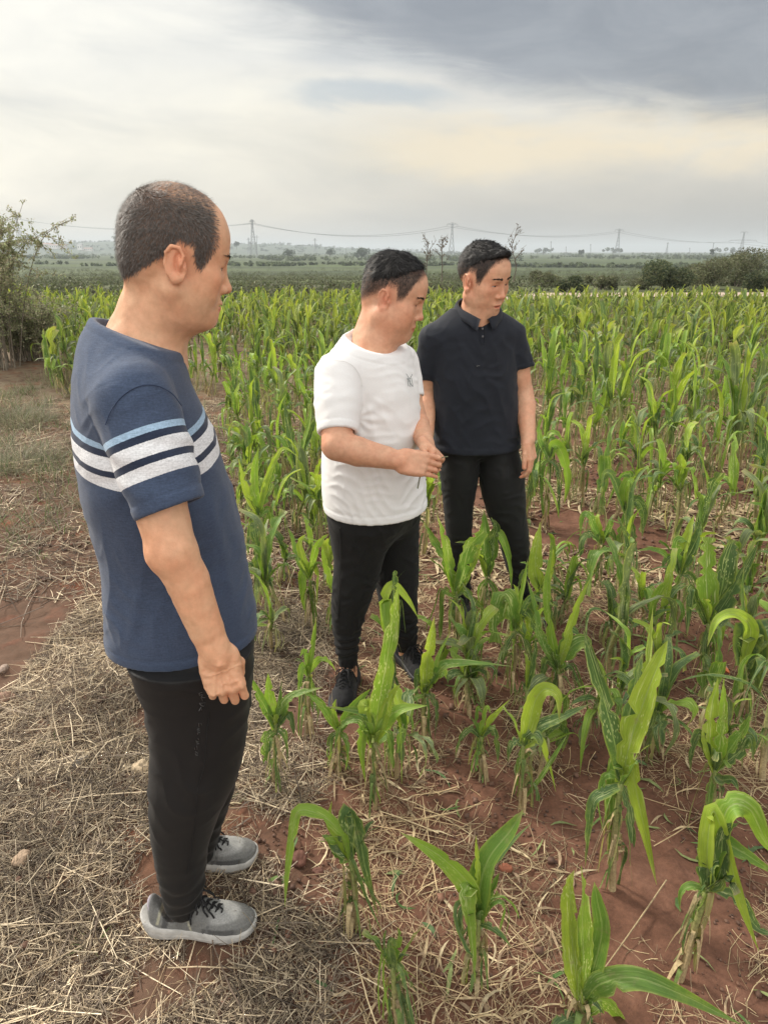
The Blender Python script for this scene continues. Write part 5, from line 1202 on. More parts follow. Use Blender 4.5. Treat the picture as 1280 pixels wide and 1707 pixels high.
# the dry hummocks at the left edge
for (px, py, R_, lab) in ((22, 775, .34, 'domed tussock of dry grass at the left edge below the thorn bush'), (30, 700, .30, 'flatter dry grass tussock behind the domed tussock at the left edge')):
    x, y = gxy(px, py); v, f, c = tuft_mesh(1500, R_, .16, .34, .0016, DRYG, rngL, lean=1.1, droop=.7); th_ = np.linspace(0, 1, 1)
    g = tag(obj('grass_tussock', mkmesh('grass_tussock', v, f), M['leafy'], loc=(x, y, float(ground_z(x, y)[0]))), lab, 'grass tussock', 'dry tussocks on the verge'); attr(g.data, 'tint', c)
# ------------------------------------------------------------------ stones
def stone(name, px, py, rx, ry, rz, col, label, seed, sink=.35, grp='stones lying on the verge'):
    x, y = gxy(px, py); S = SDF((-rx*1.5, -ry*1.5, -rz*1.5), (rx*1.5, ry*1.5, rz*1.5), max(rx, ry)/13); S.ell((0, 0, 0), (rx, ry, rz), yawR(seed)); v, f = S.mesh()
    n_ = vnormals(v, f); v = v+n_*(rx*.22*fbm(v/rx*1.3, seed, 3))[:, None]
    return tag(obj(name, mkmesh(name, v, f), plain_mat('stone_%d' % seed, col, .85, .22, 60, bump=.5, bscale=90), loc=(x, y, float(ground_z(x, y)[0])+rz*(1-2*sink))), label, 'stone', grp)
stone('stone', 40, 1438, .028, .022, .020, (.40, .29, .20), 'rounded tan stone in the straw near the bottom left edge', 1)
stone('stone', 126, 1388, .018, .014, .010, (.36, .28, .21), 'small flat beige pebble left of the black trouser leg', 2)
stone('stone', 236, 1283, .026, .024, .022, (.46, .36, .24), 'pale yellowish stone right behind the black trouser leg', 3)
stone('stone', 132, 1279, .035, .016, .010, (.19, .165, .14), 'flat grey stone half buried in the straw', 4)
stone('stone', 499, 1436, .030, .020, .016, (.135, .060, .042), 'red-brown clod under the drooping leaf right of the far shoe', 5, grp='clods and stones in the crop')
stone('stone', 530, 1452, .014, .012, .010, (.15, .07, .05), 'small red clod just right of the larger red-brown clod', 6, grp='clods and stones in the crop')
stone('stone', 8, 1168, .040, .030, .020, (.27, .17, .12), 'brown stone cut by the left edge of the view', 7)
stone('stone', 5, 1112, .030, .022, .016, (.33, .25, .2), 'greyish stone at the left edge above the brown one', 8)
stone('stone', 842, 1443, .020, .014, .012, (.25, .09, .05), 'bright red clod right of the plant with the folded leaf', 9, grp='clods and stones in the crop')
# a scrap of white and orange packaging between the plants at the right
x, y = gxy(1192, 1124); rg = np.random.default_rng(4); g_ = np.linspace(-1, 1, 9); A, B_ = np.meshgrid(g_, g_, indexing='ij')
v = np.stack([A.ravel()*.045, B_.ravel()*.03, .03+.016*fbm(np.stack([A.ravel()*1.6, B_.ravel()*1.6, 0*A.ravel()], 1), 6, 2)], 1); i9 = np.arange(81).reshape(9, 9)
fs = np.stack([i9[:-1, :-1], i9[1:, :-1], i9[1:, 1:], i9[:-1, 1:]], -1).reshape(-1, 4); vb = v.copy(); vb[:, 2] -= .0012; V2, F2 = merge([(v, fs), (vb, fs[:, ::-1])])
me = mkmesh('paper_scrap', V2, F2); attr(me, 'tint', np.where((V2[:, 0:1] > -.02) & (V2[:, 1:2] < -.004), np.array([[.72, .23, .09]]), np.array([[.62, .62, .64]])))
tag(obj('paper_scrap', me, vcol_mat('printed_paper', .5, 0, .4), loc=(x, y, float(ground_z(x, y)[0]))), 'crumpled white and orange scrap of packaging on the soil at the right', 'litter')
# ------------------------------------------------------------------ track to the right
tx = np.linspace(4.0, 60, 60); cy_ = 28.2+.05*(tx-4)-.0*tx; hw2 = 1.35+.25*vnoise(np.stack([tx/3, 0*tx, 0*tx], 1), 3)
tv = np.vstack([np.stack([tx, cy_+s_*hw2, h_far(tx, cy_)+.03+.03*(abs(s_) < .5)], 1) for s_ in (-1, -.4, .4, 1)]); n60 = 60
tfc = np.vstack([[q*n60+k, q*n60+k+1, (q+1)*n60+k+1, (q+1)*n60+k] for q in range(3) for k in range(n60-1)])
tag(obj('track', mkmesh('track', tv, tfc), plain_mat('pale_track_earth', (.42, .33, .26), .9, .15, 2.0, bump=.3, bscale=10)), kind='structure')
# ================================================================== maize
def leaf_mat():
    m, t = new_mat('maize_leaf')
    uv = t.n('ShaderNodeAttribute', attribute_name='leaf').outputs['Color']; s3 = t.n('ShaderNodeSeparateColor', i={0: uv}); U, Vv, Dm = s3.outputs     # across 0..1, along (m), damage
    tint = t.n('ShaderNodeAttribute', attribute_name='tint').outputs['Color']; oc = t.n('ShaderNodeTexCoord').outputs['Object']
    rnd = t.n('ShaderNodeObjectInfo').outputs['Random']
    lv = t.n('ShaderNodeCombineXYZ', i={0: t.math('MULTIPLY', U, 26), 1: t.math('MULTIPLY', Vv, 2.5), 2: t.math('MULTIPLY', rnd, 9)}).outputs[0]
    veins = t.noise(lv, 1.0, 3, .6); soft = t.noise(oc, 12, 3)
    c = t.mix(1.0, tint, t.ramp(veins, [(.30, (.80, .84, .76)), (.70, (1.20, 1.16, 1.25))]), 'MULTIPLY')
    c = t.mix(1.0, c, t.ramp(soft, [(.3, (.80, .86, .8)), (.7, (1.22, 1.14, 1.15))]), 'MULTIPLY')
    c = t.mix(t.math('MULTIPLY', t.step(t.noise(oc, 17, 5, .65), .50, .70), .55), c, (.27, .37, .055))          # bleached patches
    # yellow margins and inner faces
    em = t.math('ABSOLUTE', t.math('SUBTRACT', U, .5)); c = t.mix(t.math('MULTIPLY', t.step(em, .36, .5), .45), c, (.36, .42, .07))
    # hail marks: pale dots strung in rows across the blade, and torn streaks
    hv = t.n('ShaderNodeCombineXYZ', i={0: t.math('MULTIPLY', U, 13), 1: t.math('MULTIPLY', Vv, 55), 2: t.math('MULTIPLY', rnd, 31)}).outputs[0]
    vo = t.n('ShaderNodeTexVoronoi', i={'Vector': hv, 'Scale': 1.0, 'Randomness': .9}); dots = t.step(vo.outputs[0], .34, .16)
    rows = t.step(t.noise(t.n('ShaderNodeCombineXYZ', i={0: t.math('MULTIPLY', U, .8), 1: t.math('MULTIPLY', Vv, 14), 2: t.math('MULTIPLY', rnd, 17)}).outputs[0], 1.0, 2, .5), .50, .60)
    sv_ = t.n('ShaderNodeCombineXYZ', i={0: t.math('MULTIPLY', U, 11), 1: t.math('MULTIPLY', Vv, 9), 2: t.math('MULTIPLY', rnd, 23)}).outputs[0]; stk = t.step(t.noise(sv_, 1.0, 3, .7), .56, .66)
    dm = t.math('MAXIMUM', t.math('MULTIPLY', dots, t.math('ADD', rows, .12)), t.math('MULTIPLY', stk, .85)); dm = t.math('MULTIPLY', dm, Dm)
    c = t.mix(t.math('MULTIPLY', dm, .85), c, (.68, .74, .38))
    c = t.mix(t.math('MULTIPLY', t.math('SUBTRACT', rnd, .5), .9), c, (.20, .22, .10)) if False else c
    c = t.mix(.06, c, (.34, .36, .24))          # dust
    rib = t.step(em, .045, .018); c = t.mix(t.math('MULTIPLY', rib, .50), c, (.36, .46, .18))
    c = t.mix(t.math('MULTIPLY', t.step(t.noise(oc, 28, 5, .7), .56, .74), .50), c, (.27, .24, .12))
    hgt = t.math('ADD', t.math('MULTIPLY', veins, 1.0), t.math('MULTIPLY', rib, 1.2))
    bmp = t.n('ShaderNodeBump', i={'Strength': .45, 'Distance': .002, 'Height': hgt}).outputs[0]
    b = t.n('ShaderNodeBsdfPrincipled', i={'Base Color': c, 'Roughness': .50, 'Specular IOR Level': .35, 'Normal': bmp})
    tc = t.mix(1.0, c, (1.30, 1.30, .62), 'MULTIPLY'); tr = t.n('ShaderNodeBsdfTranslucent', i={'Color': tc, 'Normal': bmp})
    out = t.n('ShaderNodeMixShader', i={0: .36, 1: b.outputs[0], 2: tr.outputs[0]}).outputs[0]
    t.link(out, t.n('ShaderNodeOutputMaterial').inputs[0]); return m
M['leaf'] = leaf_mat(); M['stalk'] = vcol_mat('maize_stalk', .6, .12, .35, var=.3, vscale=120)
GRN = [(.090, .195, .028), (.130, .26, .033), (.060, .135, .032), (.20, .33, .036), (.050, .105, .036), (.28, .41, .045)]
def leaf_ribbon(pts, width, nrm, rng, col, damage=.5, fold=.35, nseg=16, twist=0.0, shred=0, prof='leaf', wav=.05):
    """pts: control points base to tip; nrm: the way the upper face looks; returns verts, faces, leaf attr, tint"""
    P_ = crom(pts, nseg); T = np.gradient(P_, axis=0); T /= np.linalg.norm(T, axis=1)[:, None]+1e-9
    N = np.tile(unit(nrm), (nseg, 1)); N = N-T*(N*T).sum(1)[:, None]; N /= np.linalg.norm(N, axis=1)[:, None]+1e-9
    if abs(twist) > 0:
        a = np.linspace(0, twist, nseg)[:, None]; B_ = np.cross(T, N); N = N*np.cos(a)+B_*np.sin(a)
    Sd = np.cross(T, N); t = np.linspace(0, 1, nseg); al = np.concatenate([[0], np.cumsum(np.linalg.norm(np.diff(P_, axis=0), axis=1))])
    if prof == 'leaf': w = np.minimum(.45+2.2*t, 1)*np.clip(1-t**2.6, .02, 1)
    elif prof == 'torn': w = np.minimum(.5+2.0*t, 1)*np.clip(1-.35*t**3, .05, 1)
    else: w = np.minimum(.4+1.6*t, 1)*np.clip(1-t**1.5, .01, 1)
    w = w*width*.5; us = np.array([-1, -.55, 0, .55, 1]); off = rng.uniform(0, 9)
    strips = [(0, 4)] if not shred else None
    V, Fc, A, K = [], [], [], []
    wave = (np.sin(al/.045+off)*wav*w)[:, None]; wave2 = (np.sin(al/.038+off+2)*wav*w)[:, None]
    def rows(us_, dx=None):
        out = []
        for u in us_:
            w_ = wl if u < 0 else wr; p = P_+Sd*(u*w_*math.cos(fold))[:, None]+N*(abs(u)*w_*math.sin(fold))[:, None]+N*(wave if u < 0 else wave2)*(abs(u)**2)*3
            if dx is not None: p = p+dx
            out.append(p)
        return np.stack(out, 1)
    base = 0; wl, wr = w*1.0, w*1.0
    if nseg > 8:                 # hail-notched, uneven margins
        for ww in (wl, wr):
            ww *= 1+.10*(rng.uniform(-1, 1, nseg))*damage
            for _ in range(int(rng.integers(1, 5)*damage*1.6)):
                i_ = rng.integers(2, nseg-2); ww[i_] *= rng.uniform(.25, .75)
                if rng.uniform() < .5: ww[i_+1] *= rng.uniform(.5, .9)
    if not shred:
        parts = [(us, None)]
    else:                        # torn lengthwise into strips that hang apart
        cuts = np.sort(np.concatenate([[-1, 1], rng.uniform(-.8, .8, shred)])); parts = []
        for a, b in zip(cuts[:-1], cuts[1:]):
            if b-a < .12: continue
            g = ss(t, .15, 1.0)[:, None]; dx = (Sd*rng.normal(0, .22)*al[-1]*.35+N*rng.normal(0, .20)*al[-1]*.35+np.array([0, 0, -1])*rng.uniform(0, .12)*al[-1])*g*g
            parts.append((np.linspace(a+.03, b-.03, 3), dx))
    for us_, dx in parts:
        r_ = rows(us_, dx); k = len(us_)
        if shred:                # each strip ends ragged
            cut = int(nseg*rng.uniform(.6, 1)); cut = max(cut, 4); r_ = r_[:cut].copy(); mid = r_[-1].mean(0); r_[-1] = mid+(r_[-1]-mid)*.2; r_[-2] = r_[-2].mean(0)+(r_[-2]-r_[-2].mean(0))*.7
        m = r_.shape[0]; V.append(r_.reshape(-1, 3)); ii = base+np.arange(m*k).reshape(m, k)
        Fc.append(np.stack([ii[:-1, :-1], ii[1:, :-1], ii[1:, 1:], ii[:-1, 1:]], -1).reshape(-1, 4)); base += m*k
        uu = np.tile((np.array(us_)+1)/2, (m, 1)); vv = np.tile((al[:m]+off)[:, None], (1, k)); A.append(np.stack([uu.ravel(), vv.ravel(), np.full(m*k, damage)], 1))
        tt_ = np.tile((t[:m])[:, None], (1, k)).ravel()[:, None]; cc = np.array(col)[None]*(1-.0*tt_); dry = np.array([.40, .34, .17])
        f_ = np.clip((tt_-.86)/.14, 0, 1)*(.7 if rng.uniform() < .5 else .15); K.append(cc*(1-f_)+dry*f_)
    return np.vstack(V), np.vstack(Fc), np.vstack(A), np.vstack(K)
def build_foliage(name, leaves, parent, loc=None):
    V, Fs, A, K, o = [], [], [], [], 0
    for v, f, a, k in leaves: V.append(v); Fs.append(f+o); A.append(a); K.append(k); o += len(v)
    me = mkmesh(name, np.vstack(V), np.vstack(Fs)); attr(me, 'leaf', np.vstack(A)); attr(me, 'tint', np.vstack(K)); return obj(name, me, M['leaf'], parent)
def stalk_mesh(pts, r, rng, dryness=.6, husks=5):
    v, f = tube(crom(pts, 9), np.linspace(r, r*.7, 9), 7); g = np.array([.20, .27, .07]); d = np.array([.40, .31, .17]); z = (v[:, 2]-v[:, 2].min())/(np.ptp(v[:, 2])+1e-6)
    c = d*(1-ss(z, .3, .9)[:, None]*(1-dryness*.3))+g*(ss(z, .3, .9)[:, None]*(1-dryness*.3)); V, Fc, Cc = [v], [f], [c]; o = len(v); top = np.asarray(pts[-1]); bot = np.asarray(pts[0])
    for _ in range(husks):       # dry sheaths and shreds clinging to the foot
        a = rng.uniform(0, 6.283); hgt = rng.uniform(.15, .9); b = bot+(top-bot)*hgt; dr = np.array([math.cos(a), math.sin(a), 0]); L = rng.uniform(.05, .15); sp = rng.uniform(.15, .9)
        p = crom([b+dr*r*.8, b+dr*(r+.02*sp)+np.array([0, 0, .01]), b+dr*(r+.045*sp)+np.array([0, 0, -L*.4]), b+dr*(r+.06*sp)+np.array([0, 0, -L])], 6); p[:, 2] = np.maximum(p[:, 2], .002); sd = np.cross(dr, [0, 0, 1])*rng.uniform(.003, .008)
        vv = np.empty((12, 3)); wv = np.array([1, 1, .9, .7, .5, .15])[:, None]; vv[0::2] = p-sd*wv; vv[1::2] = p+sd*wv; V.append(vv); Fc.append(np.array([[o+2*q, o+2*q+2, o+2*q+3, o+2*q+1] for q in range(5)])); o += 12
        Cc.append(np.tile(d*rng.uniform(.7, 1.25), (12, 1)) if rng.uniform() < .75 else np.tile(np.array([.13, .19, .05])*rng.uniform(.7, 1.3), (12, 1)))
    return np.vstack(V), np.vstack(Fc), np.vstack(Cc)
def build_stalk(pts, r, rng, parent, dryness=.6, husks=5):
    v, f, c = stalk_mesh(pts, r, rng, dryness, husks); me = mkmesh('stalk', v, f); attr(me, 'tint', c); return obj('stalk', me, M['stalk'], parent)
# ---- plants read one by one from the photograph: base pixel, stalk top pixel, leaves as pixel paths with widths
def hero(base, top, leaves, label, seed, r=.010, dz=0.0, husks=8, group='hail-torn maize plants in the foreground', shreds=5):
    rng = np.random.default_rng(seed); b = on_ground(*base); b[2] = float(ground_z(b[0], b[1])[0]); Y = b[1]
    root = empty('corn_plant', b, label, 'maize plant', group); tp = at(top[0], top[1], Y)-b
    build_stalk([(0, 0, -.02), tuple(tp*.5+np.array([rng.normal(0, .004), 0, 0])), tuple(tp)], r*.74, rng, root, husks=husks+6); out = []
    for lf in leaves:
        pts_px, wpx = lf[0], lf[1]; o = lf[2] if len(lf) > 2 else {}; dy0, dy1 = o.get('dy', (0, rng.uniform(-.06, .04))); n_ = len(pts_px)
        pts = [at(x, y, Y+dy0+(dy1-dy0)*(i/(n_-1)))-b for i, (x, y) in enumerate(pts_px)]; sc_ = (np.linalg.norm(pts[0]+b-[0, 0, H])*.97)/F
        nv = unit(np.array([0, 0, H])-(b+pts[n_//2])); nv = nv+np.array([o.get('nx', rng.normal(0, .35)), 0, o.get('nz', rng.normal(.1, .2))]); col = np.array(o.get('col', GRN[rng.integers(0, 4)]))*rng.uniform(.9, 1.1)
        out.append(leaf_ribbon(pts, wpx*sc_, nv, rng, col, o.get('dm', rng.uniform(.5, 1)), o.get('fold', rng.uniform(.2, .5)), 28, o.get('tw', rng.normal(0, .35)), o.get('shred', 0), o.get('prof', 'leaf'), wav=.06))
    for _ in range(shreds*2):    # limp torn shreds hanging from the whorl and down the stalk
        a = rng.uniform(0, 6.283); L = rng.uniform(.06, .26); dr = np.array([math.cos(a), math.sin(a), 0]); p0 = tp*rng.uniform(.35, 1.0); o_ = rng.uniform(.008, .040); L = min(L, max(p0[2]-.005, .03)); cc = GRN[2+rng.integers(0, 3)] if rng.uniform() < .6 else [(.34, .29, .14), (.26, .25, .11), (.42, .35, .20)][rng.integers(0, 3)]
        k1 = rng.normal(0, .012, 3); out.append(leaf_ribbon([p0, p0+dr*o_*.7+[0, 0, .012], p0+dr*o_+k1-[0, 0, L*.5], p0+dr*o_*rng.uniform(.6, 1.4)+k1*1.5-[0, 0, L]], rng.uniform(.004, .018), dr+rng.normal(0, .4, 3), rng, cc, .8, .3, 12, rng.normal(0, 1.2), rng.integers(0, 3), 'torn'))
    for _ in range(3):           # short broken blades in the whorl
        a = rng.uniform(0, 6.283); dr = np.array([math.cos(a), math.sin(a), 0]); L = rng.uniform(.05, .15); out.append(leaf_ribbon([tp*.93, tp+dr*L*.25+[0, 0, L*.35], tp+dr*L*.45+[0, 0, L*.7], tp+dr*L*.8+[0, 0, L*rng.uniform(.5, 1)]], rng.uniform(.015, .035), -dr+[0, 0, .4], rng, GRN[rng.integers(0, 6)], 1., .5, 12, rng.normal(0, .8), rng.integers(0, 3), 'torn'))
    build_foliage('foliage', out, root); return root
YG, DG, MG, BG = (.32, .45, .045), (.062, .130, .036), (.115, .235, .034), (.21, .36, .038)
def torn(n, **k): return dict(shred=n, prof='torn', **k)
hero((455, 1306), (460, 1205), [([(458,1215),(452,1180),(448,1150),(447,1122)], 22, dict(col=BG, dm=.3)), ([(462,1210),(472,1180),(492,1158),(538,1146)], 22, dict(col=MG)), ([(460,1215),(440,1175),(428,1150),(420,1130)], 16), ([(462,1212),(478,1190),(486,1200),(492,1232)], 18, dict(col=DG)), ([(458,1218),(444,1230),(440,1260),(436,1296)], 18, torn(3, col=MG)), ([(463,1216),(474,1225),(480,1250),(478,1290)], 14, torn(2, col=DG)), ([(460,1210),(464,1180),(466,1155),(470,1135)], 14)],
     'short bright green maize plant beside the hand of the man in blue', 1)
hero((626, 1345), (622, 1235), [([(622,1240),(632,1170),(645,1100),(656,1025),(664,972)], 31, dict(col=BG, dm=1., fold=.3, dy=(0, -.02), nx=0)), ([(622,1238),(608,1180),(612,1175),(615,1160)], 24, dict(col=YG)), ([(624,1235),(645,1200),(668,1182),(712,1176)], 26, dict(col=BG)), ([(622,1236),(615,1195),(600,1185),(545,1178)], 22, dict(col=MG, dm=.6)), ([(622,1245),(610,1210),(604,1250),(610,1310)], 24, dict(col=BG)), ([(628,1240),(646,1225),(650,1260),(648,1305)], 20, torn(3, col=MG)), ([(618,1235),(600,1200),(570,1210),(556,1252)], 16, dict(col=MG)), ([(626,1240),(640,1195),(652,1160),(668,1140)], 20, dict(col=YG)), ([(663,1255),(668,1225),(672,1220),(671,1300)], 12, torn(2, col=MG))],
     'maize plant with one tall upright blade pointing at the white T-shirt wearer\'s far leg', 2, r=.011)
hero((590, 1545), (583, 1430), [([(583,1432),(572,1395),(540,1362),(497,1352),(486,1400),(478,1460),(475,1512)], 21, dict(col=BG, dm=.5)), ([(583,1430),(568,1400),(548,1372),(553,1335)], 16, dict(col=YG, dm=.1, dy=(0, .03))), ([(584,1430),(580,1380),(584,1352),(600,1400),(610,1450),(630,1528)], 30, dict(col=DG, dm=.8)), ([(583,1428),(560,1405),(566,1385),(578,1365)], 26, dict(col=DG)), ([(584,1430),(590,1440),(612,1500),(640,1560)], 7, dict(col=DG)), ([(583,1432),(566,1428),(548,1400),(536,1392)], 18, dict(col=MG)), ([(585,1440),(592,1470),(594,1500),(592,1535)], 14, torn(2, col=DG))],
     'snapped maize plant whose left blade folds over and hangs beside the far grey shoe', 3, r=.011)
hero((793, 1640), (799, 1530), [([(799,1532),(800,1480),(815,1430),(850,1385),(872,1350)], 42, dict(col=MG, dm=.15)), ([(798,1530),(802,1485),(822,1440),(885,1372)], 30, dict(col=DG, dm=.2, dy=(0, .05))), ([(797,1500),(775,1465),(730,1425),(668,1388)], 36, dict(col=BG, dm=.3)), ([(796,1485),(797,1450),(795,1420),(793,1392)], 10, dict(col=YG)), ([(795,1510),(780,1475),(778,1500),(785,1560),(792,1640)], 32, dict(col=BG, dm=.9, nx=0)), ([(794,1520),(768,1510),(756,1545),(760,1610)], 20, torn(3, col=DG)), ([(800,1540),(815,1545),(835,1560),(852,1580)], 13, dict(col=DG)), ([(802,1535),(818,1505),(838,1500),(850,1520),(846,1560)], 12, torn(2, col=MG)), ([(800,1530),(808,1500),(820,1480),(832,1455)], 22, dict(col=MG))],
     'broad-leaved front maize plant with a long left blade and a creased hanging blade', 4, r=.011)
hero((665, 1716), (655, 1610), [([(655,1615),(650,1590),(648,1565),(657,1542)], 24, torn(2, col=DG)), ([(654,1600),(640,1590),(634,1630),(640,1690)], 12, torn(2, col=BG)), ([(657,1600),(672,1620),(684,1660),(700,1712)], 13, torn(2, col=DG)), ([(655,1605),(660,1575),(664,1560),(662,1545)], 16, dict(col=MG))],
     'stripped maize stub with shredded top at the bottom centre', 5, r=.010)
hero((972, 1722), (968, 1655), [([(966,1668),(956,1600),(952,1530),(950,1480),(957,1450)], 30, dict(col=YG, dm=.9)), ([(968,1665),(972,1600),(970,1540),(972,1490),(968,1442)], 28, dict(col=BG, dm=1.)), ([(972,1660),(990,1610),(1003,1550),(995,1500),(990,1470)], 30, dict(col=MG, dm=.2)), ([(974,1670),(1000,1640),(1060,1630),(1140,1660),(1235,1708)], 34, dict(col=MG, dm=.3, dy=(0, -.08))), ([(974,1690),(1000,1668),(1030,1690),(1050,1730)], 30, dict(col=BG)), ([(966,1660),(962,1600),(958,1560),(950,1500)], 20, dict(col=YG, dm=.8)), ([(968,1690),(940,1700),(925,1712),(915,1730)], 22, dict(col=DG))],
     'tall maize plant cut by the bottom edge, one long blade reaching right', 6, r=.014)
hero((1132, 1632), (1180, 1475), [([(1180,1475),(1178,1420),(1188,1352),(1212,1420),(1240,1520),(1264,1585)], 27, dict(col=YG, dm=.3)), ([(1180,1470),(1195,1400),(1215,1345),(1250,1350),(1275,1400),(1300,1430)], 40, dict(col=BG, dm=.3)), ([(1178,1480),(1200,1410),(1235,1420),(1300,1462)], 30, dict(col=MG, dm=.3)), ([(1178,1480),(1180,1440),(1200,1430),(1210,1470)], 34, dict(col=DG, dm=.8)), ([(1176,1480),(1165,1500),(1150,1530),(1138,1600)], 16, torn(2, col=MG)), ([(1176,1482),(1150,1478),(1135,1490),(1132,1520)], 14, dict(col=MG)), ([(1180,1480),(1198,1462),(1206,1390),(1230,1372)], 26, dict(col=DG)), ([(1184,1478),(1230,1500),(1260,1545),(1290,1560)], 20, dict(col=DG))],
     'leaning maize plant at the right edge whose pale blade folds down to a point', 7, r=.013)
hero((1020, 1490), (1035, 1300), [([(1035,1305),(1052,1230),(1080,1150),(1100,1100),(1112,1068)], 42, dict(col=YG, dm=.7, nx=-.2)), ([(1036,1300),(1030,1270),(1022,1330),(1022,1430),(1018,1500)], 30, dict(col=MG, dm=.9)), ([(1038,1300),(1050,1270),(1062,1330),(1078,1400),(1094,1475)], 28, dict(col=YG, dm=.5)), ([(1034,1310),(1010,1320),(988,1335),(980,1380),(975,1445)], 20, dict(col=DG)), ([(1036,1300),(1022,1230),(1010,1180),(985,1095),(972,1050)], 32, dict(col=DG, dm=.7, dy=(0, .06))), ([(1036,1300),(1060,1220),(1080,1100),(1088,1010)], 18, dict(col=YG, dm=.7, dy=(0, .08))), ([(1036,1310),(1046,1340),(1050,1400),(1040,1440)], 16, torn(2, col=DG)), ([(1036,1300),(1050,1180),(1062,1120),(1070,1090)], 24, dict(col=DG, dy=(0, .05))), ([(1033,1300),(1012,1290),(1000,1330),(1006,1390)], 16, torn(2, col=MG))],
     'tallest maize plant of the front rows, a long yellow-green blade slanting up to the right', 8, r=.014)
hero((872, 1345), (872, 1240), [([(872,1242),(882,1205),(893,1165),(910,1148),(930,1160),(932,1200)], 30, dict(col=YG, dm=.6)), ([(872,1240),(900,1210),(935,1195),(985,1172)], 22, dict(col=DG, dm=.6)), ([(872,1242),(860,1235),(850,1245),(846,1270)], 16, dict(col=DG)), ([(873,1245),(898,1235),(912,1270),(926,1320)], 18, dict(col=YG, dm=.3)), ([(872,1245),(866,1270),(868,1310),(872,1330)], 12, torn(2, col=MG)), ([(875,1330),(905,1290),(930,1250),(945,1225)], 9, dict(col=MG)), ([(870,1240),(885,1225),(898,1232),(900,1262)], 22, dict(col=DG))],
     'small maize plant with a pale blade curling over to the right, centre front', 9)
hero((706, 1250), (708, 1150), [([(708,1155),(712,1110),(718,1070),(724,1028)], 26, dict(col=YG, dm=.9, nx=0)), ([(708,1152),(728,1122),(745,1108),(790,1106),(855,1111)], 21, dict(col=MG, dm=.7)), ([(708,1155),(722,1120),(732,1090),(752,1050)], 10, dict(col=BG)), ([(707,1155),(698,1120),(694,1140),(696,1190)], 13, dict(col=DG)), ([(708,1155),(722,1165),(728,1190),(726,1235)], 14, torn(3, col=DG)), ([(707,1150),(716,1130),(738,1120),(744,1132)], 28, dict(col=BG, dm=.7)), ([(706,1160),(690,1165),(684,1195),(688,1230)], 12, torn(2, col=MG))],
     'maize plant with one square-cut upright blade and one straight blade pointing right', 10)
hero((650, 1215), (652, 1065), [([(652,1070),(648,1030),(640,1000),(655,975),(680,1000),(697,1030)], 20, dict(col=YG, dm=.2)), ([(652,1070),(644,1040),(640,1000),(644,1050),(656,1100)], 26, dict(col=BG, dm=.3)), ([(652,1068),(656,1000),(656,960),(658,940)], 16, torn(3, col=DG)), ([(653,1068),(664,1000),(668,1060),(668,1130)], 12, torn(3, col=DG)), ([(652,1075),(655,1120),(660,1150),(664,1195)], 12, torn(3, col=DG)), ([(650,1080),(640,1110),(636,1150),(640,1190)], 10, torn(2, col=MG))],
     'maize plant with hooked pale blade before the white-shirted man\'s far leg', 11)
hero((932, 1190), (930, 1110), [([(930,1115),(918,1050),(912,980),(922,900)], 20, dict(col=BG, dm=.6)), ([(931,1115),(946,1060),(962,1010),(983,965)], 17, dict(col=YG, dm=.5)), ([(930,1118),(900,1060),(890,1010),(878,965)], 17, dict(col=MG, dm=.7)), ([(932,1112),(950,1080),(975,1068),(985,1090)], 30, dict(col=MG, dm=.8)), ([(928,1115),(912,1100),(905,1120),(900,1160)], 16, dict(col=DG)), ([(933,1120),(950,1110),(962,1150),(960,1200)], 16, torn(3, col=DG)), ([(930,1118),(935,1080),(950,1050),(968,1060)], 26, dict(col=DG)), ([(930,1120),(925,1150),(930,1180),(936,1200)], 12, torn(2, col=DG))],
     'spiky maize plant with three narrow upright blades right of the black trousers', 12)
hero((852, 1150), (858, 1045), [([(858,1050),(850,1010),(838,992),(828,1020),(824,1070)], 36, dict(col=MG, dm=.9, prof='torn', nx=0)), ([(860,1045),(876,1020),(892,1045),(918,1078),(930,1095)], 18, dict(col=DG, dm=.5)), ([(859,1048),(868,1000),(876,960),(880,930)], 14, dict(col=BG)), ([(857,1050),(866,1020),(872,1060),(862,1110)], 26, dict(col=YG, dm=.9, shred=3, prof='torn')), ([(856,1055),(842,1080),(836,1110),(842,1150)], 14, torn(3, col=DG)), ([(860,1050),(880,1080),(884,1130),(876,1180)], 14, torn(3, col=DG)), ([(858,1050),(880,1000),(902,1000),(930,1012)], 13, dict(col=DG))],
     'maize plant with a wide square leaf flap hanging left, below the navy polo', 13)
hero((765, 1080), (760, 985), [([(760,990),(748,940),(740,900),(728,858)], 22, dict(col=BG, dm=.9)), ([(761,990),(772,950),(782,912),(806,885)], 32, dict(col=MG, dm=.7, prof='torn')), ([(761,988),(784,950),(802,905),(812,888)], 15, dict(col=YG)), ([(758,990),(740,930),(722,900),(706,868)], 20, dict(col=MG, dy=(0, .07))), ([(762,992),(775,985),(800,1010),(818,1030)], 15, dict(col=DG)), ([(760,995),(752,1020),(754,1050),(758,1078)], 14, torn(3, col=DG)), ([(758,995),(738,985),(734,1020),(730,1060)], 14, torn(2, col=MG))],
     'bushy maize plant between the legs of the man in white and the man in navy', 14)
hero((800, 1060), (812, 955), [([(812,960),(820,930),(826,890),(838,900),(850,940),(852,985)], 19, dict(col=MG, dm=.4)), ([(812,958),(800,925),(780,905),(758,904)], 11, dict(col=DG)), ([(812,960),(808,920),(808,880),(806,850)], 24, dict(col=MG, dm=.9)), ([(812,960),(822,900),(828,880),(818,862)], 20, dict(col=DG)), ([(812,965),(800,985),(802,1020),(806,1055)], 14, torn(3, col=MG)), ([(813,965),(826,990),(826,1030),(822,1055)], 12, torn(2, col=DG))],
     'maize plant standing right between the two legs of the man in navy', 15)
